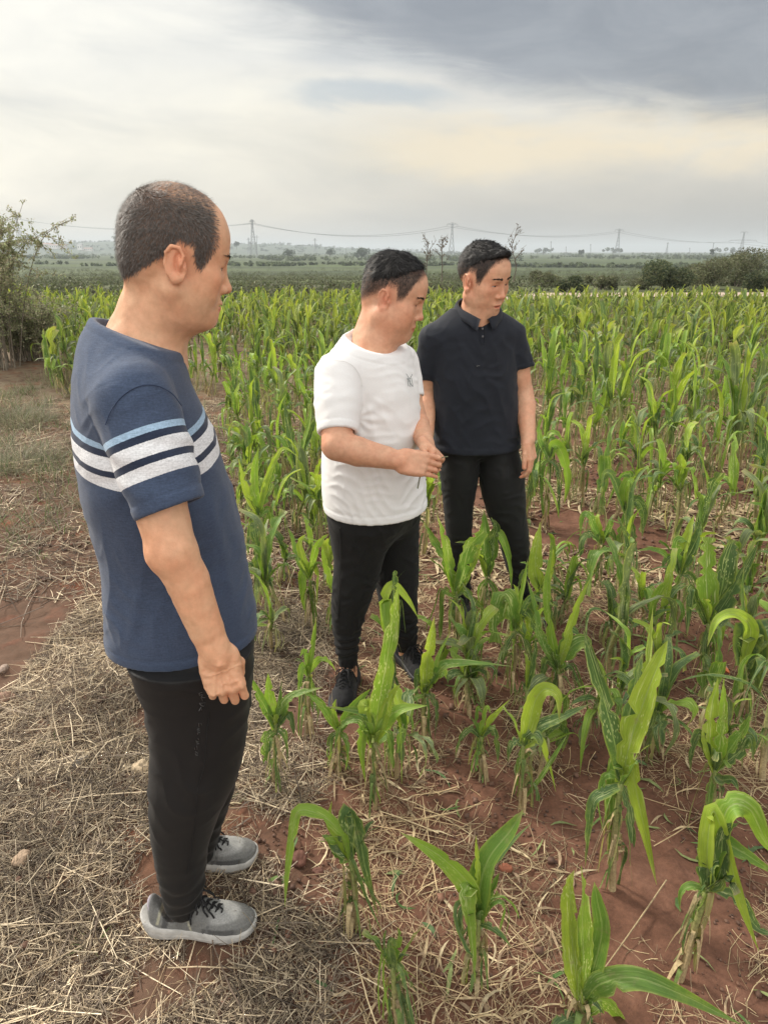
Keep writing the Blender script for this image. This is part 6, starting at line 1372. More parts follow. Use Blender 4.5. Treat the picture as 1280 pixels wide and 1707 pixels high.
hero((902, 1085), (900, 975), [([(900,985),(892,950),(894,910),(900,870)], 28, dict(col=YG, dm=.6, nx=0)), ([(900,985),(912,960),(918,935),(922,915)], 18, dict(col=YG, dm=.6)), ([(899,980),(882,955),(870,960),(862,985)], 14, dict(col=DG)), ([(900,985),(888,1010),(884,1040),(880,1070)], 14, torn(2, col=MG)), ([(901,985),(916,1000),(918,1040),(914,1080)], 14, torn(2, col=DG)), ([(900,985),(880,1010),(868,1000),(860,975)], 11, dict(col=MG))],
     'maize plant with a broad pointed pale blade just right of the black trouser leg', 16)
hero((805, 1290), (800, 1225), [([(800,1228),(792,1200),(795,1180),(806,1190)], 16, dict(col=MG)), ([(801,1228),(815,1200),(830,1185),(850,1165)], 11, dict(col=YG)), ([(799,1228),(785,1215),(768,1230),(758,1262)], 12, dict(col=DG)), ([(801,1228),(818,1215),(828,1240),(830,1275)], 14, dict(col=DG)), ([(800,1230),(796,1250),(792,1270),(795,1290)], 12, torn(2, col=MG)), ([(800,1228),(806,1200),(812,1178),(818,1190)], 10, dict(col=BG))],
     'low broken maize plant sprawling on the soil in the centre', 17)
hero((1178, 1160), (1180, 1035), [([(1180,1040),(1178,990),(1176,940),(1180,895)], 34, dict(col=BG, dm=1., prof='torn', nx=0)), ([(1182,1040),(1200,990),(1212,930),(1222,900)], 32, dict(col=DG, dm=.7, prof='torn')), ([(1183,1038),(1210,1000),(1238,950),(1264,903)], 28, dict(col=DG, dm=.5)), ([(1178,1040),(1160,1000),(1152,980),(1148,1020),(1145,1060)], 17, dict(col=DG)), ([(1180,1045),(1196,1040),(1214,1025),(1228,1030)], 20, dict(col=DG)), ([(1180,1045),(1172,1080),(1172,1120),(1170,1150)], 16, torn(3, col=DG)), ([(1182,1045),(1192,1080),(1190,1130),(1186,1160)], 12, torn(2, col=MG))],
     'dense maize plant at the right with two broad squared-off upright blades', 18, r=.012)
hero((1248, 1215), (1240, 1100), [([(1240,1110),(1246,1070),(1250,1048),(1262,1090),(1255,1150)], 44, dict(col=DG, dm=.3, prof='torn')), ([(1240,1100),(1262,1060),(1300,1048),(1330,1090)], 40, dict(col=DG, dm=.3)), ([(1238,1105),(1250,1050),(1225,1025),(1195,1035),(1178,1078)], 24, dict(col=YG, dm=.2)), ([(1240,1110),(1230,1150),(1228,1190),(1236,1210)], 18, torn(2, col=MG)), ([(1238,1095),(1240,1040),(1236,990),(1240,940)], 7, dict(col=DG))],
     'big dark maize plant at the right edge with a yellow blade arching left', 19, r=.012)
hero((1190, 1385), (1190, 1280), [([(1190,1285),(1182,1230),(1186,1180),(1196,1130)], 28, dict(col=YG, dm=.9)), ([(1190,1285),(1200,1240),(1204,1190),(1206,1128)], 20, dict(col=BG, dm=.9)), ([(1188,1285),(1175,1240),(1165,1220),(1152,1250),(1150,1290)], 16, dict(col=DG)), ([(1192,1282),(1222,1240),(1240,1215),(1252,1190)], 22, dict(col=MG, dm=.8)), ([(1192,1282),(1230,1255),(1248,1230),(1256,1270)], 22, dict(col=DG)), ([(1190,1290),(1202,1300),(1220,1300),(1232,1320)], 16, dict(col=DG)), ([(1190,1290),(1182,1320),(1184,1350),(1188,1380)], 14, torn(3, col=MG))],
     'maize plant with a rolled pale whorl near the right edge above the leaning plant', 20, r=.012)
hero((1000, 975), (1003, 900), [([(1003,905),(998,880),(996,862),(1000,858)], 20, dict(col=YG, dm=.5)), ([(1003,905),(1014,885),(1024,895),(1026,915)], 14, dict(col=DG)), ([(1002,905),(990,880),(982,860),(970,862),(966,900)], 16, dict(col=MG)), ([(1003,905),(1010,890),(1018,870),(1024,868)], 14, dict(col=MG)), ([(1003,908),(996,930),(994,950),(998,970)], 12, torn(2, col=DG)), ([(1004,908),(1014,930),(1014,950),(1012,970)], 11, torn(2, col=DG)), ([(1002,905),(985,890),(966,900),(960,940)], 16, torn(2, col=DG))],
     'maize plant with a pale leaf-shaped whorl right of the man in navy', 21)
hero((1040, 950), (1042, 850), [([(1042,855),(1050,800),(1046,790),(1030,800),(1008,850)], 15, dict(col=MG)), ([(1042,852),(1060,835),(1072,855),(1070,895)], 22, dict(col=DG)), ([(1041,855),(1024,800),(1008,790),(1002,830)], 18, dict(col=DG, dm=.4)), ([(1042,856),(1034,890),(1034,920),(1038,945)], 14, torn(3, col=MG)), ([(1043,856),(1056,890),(1054,925),(1050,945)], 12, torn(2, col=DG)), ([(1041,850),(1040,820),(1048,800),(1062,815)], 18, dict(col=BG))],
     'maize plant with drooping blades behind the pale whorl right of the man in navy', 22)
hero((1130, 1060), (1132, 950), [([(1132,955),(1140,915),(1150,880),(1156,858)], 17, dict(col=YG, dm=.8)), ([(1132,955),(1150,920),(1164,890),(1168,868)], 24, dict(col=DG, dm=.7)), ([(1131,955),(1118,930),(1108,950),(1106,990)], 16, torn(2, col=DG)), ([(1132,958),(1150,960),(1162,990),(1160,1030)], 14, torn(3, col=DG)), ([(1131,955),(1126,920),(1130,900),(1150,905)], 22, dict(col=MG, dm=.8)), ([(1131,960),(1122,990),(1122,1030),(1126,1055)], 12, torn(2, col=MG)), ([(1131,955),(1110,925),(1086,915),(1060,918)], 10, dict(col=MG))],
     'ragged dark maize plant left of the two squared-off blades', 23)
hero((908, 880), (914, 760), [([(914,765),(925,742),(938,760),(946,800),(940,840)], 22, dict(col=BG, dm=.2)), ([(914,765),(905,740),(895,760),(893,810),(890,850)], 16, torn(4, col=DG)), ([(914,765),(918,745),(922,800),(916,860)], 16, torn(4, col=DG)), ([(914,765),(900,735),(898,710),(904,690)], 12, dict(col=MG)), ([(914,765),(930,780),(934,830),(930,870)], 12, torn(3, col=DG)), ([(913,765),(902,780),(900,830),(902,875)], 12, torn(3, col=MG))],
     'maize plant drooping to shreds beside the hanging hand of the man in navy', 24)
hero((520, 1050), (516, 960), [([(516,965),(510,942),(504,960),(506,1000),(512,1030)], 20, dict(col=BG, dm=.5)), ([(516,965),(524,940),(530,960),(528,1010)], 16, dict(col=YG, dm=.5)), ([(516,962),(524,920),(536,900),(548,890)], 15, dict(col=BG)), ([(516,965),(498,930),(490,900),(480,880)], 15, dict(col=MG)), ([(516,970),(520,1000),(524,1030),(522,1045)], 12, torn(2, col=MG)), ([(515,962),(506,930),(500,905),(510,890)], 16, dict(col=YG))],
     'maize plant with a pale hanging blade left of the man in white', 25)
hero((512, 1225), (514, 1120), [([(514,1125),(520,1090),(524,1060),(527,1028)], 12, dict(col=BG, dm=.5)), ([(514,1125),(530,1100),(545,1100),(560,1118)], 12, dict(col=BG)), ([(513,1125),(505,1110),(500,1130),(498,1170)], 15, dict(col=MG)), ([(514,1128),(520,1150),(522,1190),(516,1215)], 13, torn(2, col=MG)), ([(514,1128),(506,1150),(504,1190),(508,1220)], 12, torn(2, col=DG)), ([(513,1124),(510,1095),(506,1085),(500,1095)], 14, dict(col=MG))],
     'slim maize plant left of the near black shoe of the man in white', 26)
hero((560, 1285), (566, 1215), [([(566,1218),(580,1190),(600,1165),(618,1148)], 20, dict(col=MG, dm=.2)), ([(565,1218),(550,1195),(530,1168),(500,1150)], 18, dict(col=MG, dm=.6)), ([(566,1220),(575,1230),(580,1250),(576,1280)], 12, torn(2, col=MG)), ([(565,1220),(558,1200),(556,1180),(560,1165)], 12, dict(col=BG)), ([(565,1220),(552,1230),(550,1255),(553,1280)], 11, torn(2, col=DG))],
     'maize plant spreading two blades below the near shoe of the man in white', 27)
hero((430, 950), (432, 855), [([(432,860),(425,820),(425,780),(432,745)], 18, dict(col=BG, dm=.9)), ([(432,860),(444,820),(452,790),(456,755)], 20, dict(col=MG, dm=1.)), ([(431,860),(415,830),(405,800),(398,765)], 16, dict(col=YG)), ([(432,858),(446,800),(470,750),(498,762)], 13, dict(col=YG)), ([(432,862),(448,850),(456,880),(454,930)], 15, torn(3, col=MG)), ([(431,862),(420,880),(418,910),(422,945)], 14, torn(3, col=DG)), ([(432,860),(440,880),(445,870),(452,840)], 18, dict(col=BG))],
     'maize plant with upright pale-edged blades just right of the blue T-shirt', 28)
hero((490, 860), (494, 770), [([(494,775),(488,740),(480,700),(474,668)], 20, dict(col=DG, dm=.9)), ([(494,775),(508,745),(520,715),(528,690)], 20, dict(col=DG, dm=.9)), ([(494,775),(506,740),(516,700),(520,672)], 14, dict(col=BG)), ([(493,775),(478,745),(466,730),(452,726)], 13, dict(col=MG)), ([(494,778),(482,800),(480,830),(484,855)], 13, torn(3, col=DG)), ([(495,778),(508,800),(508,830),(504,855)], 12, torn(2, col=MG))],
     'dark maize plant with dotted blades left of the white sleeve', 29)
hero((560, 1490-440), (556, 985), [([(556,988),(548,960),(540,930),(536,900)], 14, dict(col=BG)), ([(556,988),(566,960),(576,945),(590,950)], 12, dict(col=MG)), ([(556,990),(550,1010),(548,1030),(552,1045)], 10, torn(2, col=MG))], 'small maize plant half hidden by the black joggers of the man in white', 30)
NHERO = 30
# ---- plants of the rows ---------------------------------------------
NU = []; DUS = (.150, .200, .095)
def random_corn(rng, Hh, lod=0):
    """parts of a battered plant: stalk path, list of leaf ribbons"""
    ns = 14 if lod == 0 else (9 if lod == 1 else 6); lean = rng.normal(0, .07, 2); tp = np.array([lean[0]*Hh, lean[1]*Hh, Hh*rng.uniform(.36, .52)]); out = []
    kind = rng.uniform(); nup = rng.integers(2, 5) if kind < .75 else rng.integers(1, 3); NU.append(nup)
    def ang(): a = rng.uniform(0, 6.283); return np.array([math.cos(a), math.sin(a), 0])
    for _ in range(nup):            # upright blades of the whorl, often cut off square
        dr = ang(); sp = rng.uniform(.05, .30); top = Hh*rng.uniform(.62, 1.05)-tp[2]; bend = rng.uniform(0, .25)
        p = [tp-[0, 0, .04], tp+dr*sp*.25*top+[0, 0, top*.4], tp+dr*sp*.7*top+[0, 0, top*.78], tp+dr*(sp+bend)*top+[0, 0, top*(1-bend*.4)]]
        out.append(leaf_ribbon(p, rng.uniform(.036, .085), -dr+[0, 0, .3], rng, [YG, BG, DUS, MG, DG][rng.integers(0, 5)], rng.uniform(.5, 1), rng.uniform(.3, .7), ns, rng.normal(0, .5), 0, 'torn' if rng.uniform() < .45 else 'leaf'))
    for _ in range(rng.integers(2, 5)):     # blades snapped over and hanging
        dr = ang(); h0 = tp[2]*rng.uniform(.75, 1.05); up_ = rng.uniform(.04, .16); o_ = rng.uniform(.06, .16); L = min(rng.uniform(.15, .38), h0+up_-.03); b = tp*(h0/tp[2])
        p = [b, b+dr*o_*.5+[0, 0, up_*.8], b+dr*o_+[0, 0, up_], b+dr*(o_+.03)+[0, 0, up_-L*.4], b+dr*(o_+rng.uniform(.0, .05))+[0, 0, up_-L]]
        out.append(leaf_ribbon(p, rng.uniform(.028, .07), dr*.3+[0, 0, 1], rng, [MG, DG, DUS, BG][rng.integers(0, 4)], rng.uniform(.5, 1), rng.uniform(.2, .6), ns+2 if lod == 0 else ns, rng.normal(0, .5), rng.integers(0, 4) if lod == 0 else 0, 'torn' if rng.uniform() < .5 else 'leaf'))
    for _ in range(rng.integers(0, 3)):     # arching blades
        dr = ang(); h0 = tp[2]*rng.uniform(.7, 1); b = tp*(h0/tp[2]); L = rng.uniform(.12, .30)
        p = [b, b+dr*L*.3+[0, 0, L*.30], b+dr*L*.7+[0, 0, L*.34], b+dr*L+[0, 0, L*rng.uniform(-.1, .25)]]
        out.append(leaf_ribbon(p, rng.uniform(.018, .045), [0, 0, 1]-dr*.3, rng, [DUS, GRN[rng.integers(0, 6)]][rng.integers(0, 2)], rng.uniform(.3, .9), rng.uniform(.2, .5), ns, rng.normal(0, .4), 0, 'leaf'))
    for _ in range(rng.integers(8, 18) if lod == 0 else 10):      # limp shreds
        dr = ang(); h0 = tp[2]*rng.uniform(.4, 1.); b = tp*(h0/tp[2]); L = min(rng.uniform(.1, .35), h0-.01); r_ = rng.uniform(.02, .06)
        p = [b, b+dr*r_+[0, 0, .02], b+dr*(r_+.015)-[0, 0, L*.5], b+dr*r_-[0, 0, L]]
        cc = [DG, DUS, (.32, .31, .19), (.46, .39, .25), (.20, .24, .13), (.38, .35, .22)][rng.integers(0, 6)]
        out.append(leaf_ribbon(p, rng.uniform(.006, .022), dr, rng, cc, .8, .3, max(ns-3, 5), rng.normal(0, .8), rng.integers(0, 3) if lod == 0 else 0, 'torn'))
    return [(0, 0, -.03), tuple(tp*.5+[rng.normal(0, .01), rng.normal(0, .01), 0]), tuple(tp)], out
rngF = np.random.default_rng(2024)
def row_points():
    pts = []; dirr = np.array([-.52, .854]); 
    for k in range(-8, 110):
        x0 = -.33+.54*k; s0 = rngF.uniform(0, .27)
        n = int(60/.23); s = s0+np.arange(-20, n)*.23+rngF.normal(0, .03, n+20)
        p = np.array([x0, 1.74])[None]+dirr[None]*s[:, None]+rngF.normal(0, .028, (len(s), 2)); pts.append(p)
    return np.vstack(pts)
pp = row_points(); X_, Y_ = pp.T
keep = (Y_ > 1.75) & ((Y_ > 2.7) | (X_ > .22*Y_+.05)) & (Y_ < 22.3+.5*vnoise(np.stack([X_/2, Y_*0, Y_*0], 1), 4)) & (np.abs(X_) < .66*Y_+.6)
left_edge = np.interp(Y_, [1.7, 3.8, 7, 11, 14, 23], [-.45, -1.0, -3.0, -5.2, -8, -18])+.25*vnoise(np.stack([X_*0, Y_/1.2, Y_*0], 1), 5); keep &= X_ > left_edge
keep &= ~((X_ > 7) & (Y_ > 20.5-.0*X_) & (Y_ > 26))
patch = vnoise(np.stack([X_/1.5, Y_/1.8, 0*X_], 1), 12); keep &= rngF.uniform(0, 1, len(X_)) < np.where(Y_ < 5, .95+.2*np.minimum(patch+.25, 0), np.where(Y_ < 9, .84+.3*np.minimum(patch+.25, 0)*2.2, .90+.3*np.minimum(patch+.2, 0)))
keep &= ~(((X_+3.0)**2/1.0+(Y_-10.6)**2/1.6) < 1) & ~(((X_+1.3)/.12)**2+((Y_-5.6)/.4)**2 < 1)
for (cx, cy, r_) in ((-.05, 2.36, .42), (.47, 2.95, .40)): keep &= (X_-cx)**2+(Y_-cy)**2 > r_**2
pp = pp[keep]; X_, Y_ = pp.T
hb = np.array([o.location[:2] for o in bpy.data.objects if o.type == 'EMPTY' and o.name.startswith('corn_plant')])
dmin = np.sqrt(((pp[:, None]-hb[None])**2).sum(2)).min(1); pp = pp[dmin > .15]; X_, Y_ = pp.T
ex = np.stack([rngF.uniform(.02, 1.9, 400), rngF.uniform(1.75, 3.1, 400)], 1); ex = ex[np.abs(ex[:, 0]) < .6*ex[:, 1]+.1]; got = [np.array(p) for p in pp[pp[:, 1] < 3.4]]; new = []
for p in ex:                 # small stragglers between the plants already placed
    if min(np.linalg.norm(hb-p, axis=1).min(), min([9]+[np.linalg.norm(q-p) for q in got])) > .145 and np.hypot(p[0]+.05, p[1]-2.36) > .36 and np.hypot(p[0]-.47, p[1]-2.95) > .34: got.append(p); new.append(p)
for p in np.stack([rngF.uniform(-2.2, -.2, 500), rngF.uniform(2.5, 5.4, 500)], 1):
    if p[0] > np.interp(p[1], [1.7, 3.8, 7], [-.42, -.92, -2.9]) and len(new) < 75 and min(np.linalg.norm(hb-p, axis=1).min(), np.linalg.norm(pp-p, axis=1).min(), min([9]+[np.linalg.norm(q-p) for q in got])) > .14 and np.hypot(p[0]+.05, p[1]-2.36) > .4: got.append(p); new.append(p)
new = np.array(new); SMALL = set(map(tuple, np.round(new, 5))); print('extra', len(new)); pp = np.vstack([pp, new]); X_, Y_ = pp.T
px_ = project(np.stack([X_, Y_, 0*X_+.3], 1))
hid = ((px_[:, 0] > 150) & (px_[:, 0] < 375) & (px_[:, 1] > 620)) | ((px_[:, 0] > 560) & (px_[:, 0] < 690) & (px_[:, 1] > 600)) | ((px_[:, 0] > 735) & (px_[:, 0] < 855) & (px_[:, 1] > 600))
# the strip right of the men thins out towards the front
thin = (px_[:, 0] > 880) & (Y_ < 4.2) & (rngF.uniform(0, 1, len(X_)) < .05)
pp = pp[~(hid & (Y_ > 3.0)) & ~thin]; pp = pp[np.argsort(np.hypot(pp[:, 0], pp[:, 1]))]; print('plants', len(pp))
NIND = 300-NHERO
protos = []; NUP = []; NU = []
for q in range(16):
    rg = np.random.default_rng(900+q); st_, lv = random_corn(rg, .80, 0); root = empty('corn_plant', (0, 0, 0)); build_stalk(st_, .011, rg, root, husks=7); build_foliage('foliage', lv, root); protos.append([root, False]); NUP.append(int(round(NU[-1])))
def zone(px, Y, hgt, lx, nup):
    size = 'short' if hgt < .88 else ('tall' if hgt > 1.12 else 'mid-sized'); lean = 'leaning left' if lx < -.06 else ('leaning right' if lx > .06 else 'upright')
    bands = [(150, 'behind the blue-shirted back'), (450, 'beside the blue T-shirt'), (560, 'left of the white T-shirt'), (720, 'behind white T-shirt'), (880, 'behind navy polo'), (960, 'right of the navy sleeve'), (1060, 'below the third pylon'), (1160, 'below the left bushes'), (1240, 'below the wide-armed pylon'), (9999, 'by the right edge')]
    bd = next(t_ for m_, t_ in bands if px < m_); dp = 'nearest' if Y < 4 else 'near' if Y < 5.5 else 'middle' if Y < 7.5 else 'farther'
    return '%s %s maize plant, %s, %s rows %s' % (size, lean, ('no raised blades', 'one raised blade', 'two raised blades', 'three raised blades', 'four raised blades')[nup], dp, bd), 'hail-torn maize plants in the %s rows' % dp
for i, (x, y) in enumerate(pp[:NIND]):
    pr = protos[i % 16]; src = pr[0]
    if pr[1]:
        r = src.copy(); COL.objects.link(r)
        for ch in src.children: c = ch.copy(); COL.objects.link(c); c.parent = r
    else: r = src; pr[1] = True
    hgt = (.60+.32*float(ss(y, 2.8, 5.2)))*(1-.16*(project([x, y, .3])[0, 0] < 560))*rngF.uniform(.78, 1.2)/.80*(.66 if tuple(np.round((x, y), 5)) in SMALL else 1)
    r.location = (x, y, float(ground_z(x, y)[0])); rx, ry = rngF.normal(0, .07), rngF.normal(0, .07); r.rotation_euler = (rx, ry, rngF.uniform(0, 6.283)); wsc = hgt**.5*1.12; r.scale = (wsc, wsc, hgt)
    lab, grp = zone(project([x, y, .3])[0, 0], y, hgt*.8/(.60+.32*float(ss(y, 2.8, 5.2))), ry, NUP[i % 16]); r['label'] = lab; r['category'] = 'maize plant'; r['group'] = grp
same = {}
for o in [o for o in bpy.data.objects if o.type == 'EMPTY' and o.name.startswith('corn_plant') and 'rows' in o.get('label', '')]: same.setdefault(o['label'], []).append(o)
for lab, os_ in same.items():
    if len(os_) > 1:
        os_.sort(key=lambda o: project(list(o.location))[0, 0])
        for k_, o in enumerate(os_): o['label'] = lab.replace('maize plant', 'maize') + ', ' + ('leftmost' if k_ == 0 else 'rightmost' if k_ == len(os_)-1 else ('second', 'third', 'fourth', 'fifth', 'sixth', 'seventh', 'eighth', 'ninth', 'tenth')[min(k_-1, 8)]+' from left')
# the rest of the crop as one mass
low = []
for q in range(20):
    rg = np.random.default_rng(1700+q); st_, lv = random_corn(rg, .8, 1 if q < 10 else 2); V, A, K, Fc, o = [], [], [], [], 0
    for v, f, a, k in lv: V.append(v); Fc.append(f+o); A.append(a); K.append(k); o += len(v)
    sv2, sf2 = tube(np.array(st_), .011, 4); V.append(sv2); Fc.append(sf2+o); A.append(np.tile([.2, .3, .3], (len(sv2), 1))); K.append(np.tile([.33, .30, .14], (len(sv2), 1))); low.append((np.vstack(V), np.vstack(Fc), np.vstack(A), np.vstack(K)))
V, A, K, Fc, o = [], [], [], [], 0
for x, y in pp[NIND:]:
    v, f, a, k = low[rngF.integers(0, 10)+(10 if y > 11 else 0)]; th = rngF.uniform(0, 6.283); c_, s_ = math.cos(th), math.sin(th); sz = rngF.uniform(.72, 1.1)*(1.06-.22*float(ss(y, 9, 20))); w_ = sz*1.22
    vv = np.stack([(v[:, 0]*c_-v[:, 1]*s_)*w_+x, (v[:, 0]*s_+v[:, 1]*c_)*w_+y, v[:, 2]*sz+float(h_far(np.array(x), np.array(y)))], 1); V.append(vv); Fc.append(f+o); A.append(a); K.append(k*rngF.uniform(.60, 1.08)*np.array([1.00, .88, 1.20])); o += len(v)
if V:
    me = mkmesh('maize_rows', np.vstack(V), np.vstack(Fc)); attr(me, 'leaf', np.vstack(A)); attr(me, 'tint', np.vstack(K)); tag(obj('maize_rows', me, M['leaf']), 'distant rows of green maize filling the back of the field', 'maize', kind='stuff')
# ================================================================== bushes, trees, masts
rngB = np.random.default_rng(55)
def leaf_cards(cen, rad, n, size, cols, rng, shell=.55, squash=.8):
    """small leaf-sized quads through an uneven crown made of several clumps"""
    V, K = [], []; m = len(cen); wts = np.array([r**2 for r in rad]); pk = rng.choice(m, n, p=wts/wts.sum()); d = rng.normal(0, 1, (n, 3)); d /= np.linalg.norm(d, axis=1)[:, None]; rr = rng.uniform(shell, 1, n)**.6
    rr = rr*(1+.22*vnoise(d*2.2+pk[:, None]*3, 5)); c = np.array(cen)[pk]+d*(np.array(rad)[pk]*rr)[:, None]*[1, 1, squash]
    a = rng.normal(0, 1, (n, 3)); a /= np.linalg.norm(a, axis=1)[:, None]; b = np.cross(a, rng.normal(0, 1, (n, 3))); b /= np.linalg.norm(b, axis=1)[:, None]; s = (size*rng.uniform(.6, 1.3, n))[:, None]
    v = np.stack([c-a*s, c-b*s*.5, c+a*s, c+b*s*.5], 1).reshape(-1, 3); f = np.arange(4*n).reshape(n, 4)
    clump = np.array([.75, 1.0, 1.25, .9, 1.1])[pk % 5]; k = palette(n, cols, rng)*clump[:, None]; return v, f, np.repeat(k, 4, axis=0)
OLIVE = [(.145, .165, .080), (.18, .195, .098), (.115, .130, .070), (.23, .235, .13), (.165, .155, .098)]
DKG = [(.058, .085, .040), (.075, .105, .045), (.050, .070, .038)]
def bush(name, label, cat, px, py, Y, wpx, hpx, n, size, cols, grp, seed, trunk=False, kind=None, z0=None):
    rng = np.random.default_rng(seed); sc_ = Y/1063.0/.934*.96; wd, hg = wpx*sc_, hpx*sc_; p = at(px, py, Y); zb = float(ground_z(p[0], p[1])[0]) if z0 is None else z0
    root = empty(name, (p[0], p[1], zb), label, cat, grp); m = 7 if not trunk else 9; base = 0 if not trunk else hg*.28
    cen = [(rng.uniform(-.34, .34)*wd, rng.uniform(-.3, .3)*wd, base+rng.uniform(.25, .72)*(hg-base)) for _ in range(m)]; rad = [min(wd*.26, (hg-base)*.42)*rng.uniform(.7, 1.15) for _ in range(m)]
    v, f, k = leaf_cards(cen, rad, n, size, cols, rng, .35, .85); v[:, 2] = np.maximum(v[:, 2], 0.0); me = mkmesh('crown' if trunk else 'foliage', v, f, False); attr(me, 'tint', k); obj(me.name.split('.')[0], me, M['leafy'], root)
    parts = []
    if trunk:
        parts.append(tube(crom([(0, 0, -.1), (rng.normal(0, .02)*hg, 0, hg*.3), (rng.normal(0, .04)*hg, 0, hg*.6)], 6), np.linspace(hg*.03, hg*.012, 6), 6))
        for c in cen[:5]: parts.append(tube(crom([(0, 0, hg*.22), tuple(np.array(c)*.6+[0, 0, hg*.08]), c], 5), np.linspace(hg*.014, hg*.004, 5), 4))
    else:
        for c in cen: 
            for _ in range(3): parts.append(tube(crom([(c[0]*.25, c[1]*.25, -.05), tuple(np.array(c)*[.7, .7, .6]), tuple(np.array(c)+rng.normal(0, .15, 3)*[wd*.4, wd*.4, hg*.5])], 6), np.linspace(.016, .005, 6)*max(1, Y/25), 4))
    vv, ff = merge(parts); obj('trunk' if trunk else 'stems', mkmesh('trunk' if trunk else 'stems', vv, ff), M['bark'], root); return root
# the bushes behind the track
for i, (px, py, w_, h_, lab) in enumerate(((1118, 495, 92, 52, 'dark olive bush at the left end of the bushes behind the track'), (1172, 496, 80, 56, 'rounded olive bush in the middle of the bushes behind the track'), (1222, 497, 84, 60, 'tallest grey-green bush of the clump behind the track'), (1262, 497, 60, 36, 'low bush at the right end of the bushes behind the track'), (1080, 482, 60, 30, 'low sparse scrub left of the bushes behind the track'), (905, 484, 46, 32, 'small dark bush behind the crop right of the navy polo wearer\'s head'), (948, 480, 46, 26, 'thin olive bush next to the small dark bush behind the crop'), (1000, 478, 52, 24, 'low grey scrub in the middle distance left of the track'), (1150, 470, 150, 26, 'broad scrub filling the slope behind the clump of bushes'))):
    bush('bush', lab, 'bush', px, py, 31+2.5*(i % 3)+(8 if i == 8 else 0), w_, h_*.84, 8200 if w_ > 70 else 4200, .045, OLIVE if i % 3 else OLIVE[:2]+DKG, 'bushes behind the crop', 300+i)
# far trees that can be told apart along the skyline
TREES = [(483, 431, 22, 14, 600, 'round dark tree on the skyline left of the white-shirted man\'s head'), (598, 431, 16, 12, 640, 'small round tree just left of the forked tree on the skyline'), (607, 429, 22, 16, 640, 'taller forked tree on the skyline above the white T-shirt'), (550, 428, 14, 12, 800, 'small tree on the skyline between the two round ones'), (49, 408, 16, 14, 1500, 'lone dark tree on the hill crest at the far left'), (195, 405, 12, 10, 1500, 'tree on the hill crest touching the back of the bald man\'s head'), (395, 416, 8, 12, 1200, 'slim tree on the hill beside the forehead of the man in blue'), (1186, 425, 7, 14, 700, 'narrow dark tree beside a leaning pole at the right'), (968, 423, 8, 10, 900, 'tiny dark tree on the skyline between the two distant poles'), (905, 424, 40, 10, 1300, 'long flat group of trees on the skyline right of the navy polo wearer'), (1215, 424, 46, 10, 1400, 'wide tree clump at the foot of the wide-armed pylon'), (1020, 425, 40, 10, 1300, 'low trees at the foot of the third tall pylon')]
for i, (px, py, w_, h_, Y, lab) in enumerate(TREES):
    bush('tree', lab, 'tree', px, py, Y, w_, h_, 700, Y/1063*.9, DKG, 'far trees on the skyline', 500+i, True, z0=at(px, py, Y)[2] if px < 420 else None)
# ---- scrub on the terraces and the far woods: masses
def mass(name, label, cat, spots, n_each, size, cols, seed):
    rng = np.random.default_rng(seed); V, Fs, K, o = [], [], [], 0
    for (x, y, z, w_, h_) in spots:
        m = int(np.clip(w_/h_*1.3, 4, 14)); v, f, k = leaf_cards([(rng.uniform(-.5, .5)*w_, rng.uniform(-.15, .15)*w_, h_*rng.uniform(.2, .6)) for _ in range(m)], [h_*rng.uniform(.35, .6) for _ in range(m)], n_each, size, cols, rng, .3, .9); v = v+[x, y, z]; V.append(v); Fs.append(f+o); K.append(k*rng.uniform(.8, 1.2)); o += len(v)
    me = mkmesh(name, np.vstack(V), np.vstack(Fs), False); attr(me, 'tint', np.vstack(K)); return tag(obj(name, me, M['leafy']), label, cat, kind='stuff')
sp = []
for _ in range(3000):
    y = rngB.choice([rngB.uniform(26, 40), rngB.normal(52, 3), rngB.normal(78, 4), rngB.normal(118, 6), rngB.uniform(130, 230)]); x = rngB.uniform(-.62, .62)*y*1.1
    if vnoise(np.array([[x/14, y/7, 0]]), 3)[0] < -.3 or (x > 3 and y < 31): continue
    h_ = rngB.uniform(.35, 1.1)*(1 if y < 60 else 1.5); sp.append((x, y, float(h_far(np.array(x), np.array(y))), h_*rngB.uniform(3, 7), h_))
mass('scrub', 'low olive green scrub and weeds growing in bands along the terraces beyond the maize', 'scrub', sp, 190, .075, [tuple(np.array(c)*.66) for c in OLIVE]+[(.10, .13, .05), (.12, .14, .06)], 61)
sp = []
for _ in range(620):
    y = rngB.choice([rngB.uniform(260, 420), rngB.uniform(500, 900), rngB.uniform(950, 1900)]); x = rngB.uniform(-.7, .7)*y
    if vnoise(np.array([[x/160, y/60, 1]]), 13)[0] < -.1: continue
    h_ = rngB.uniform(1.8, 3.8)*(.5 if y < 430 else 1.0 if y < 900 else 1.35); sp.append((x, y, -4.75, h_*rngB.uniform(6, 22), h_))
mass('far_woods', 'far belts of dark green trees below the skyline', 'woods', sp, 260, .85, [(.10, .13, .06), (.12, .15, .07), (.13, .15, .075), (.08, .11, .055)], 62)
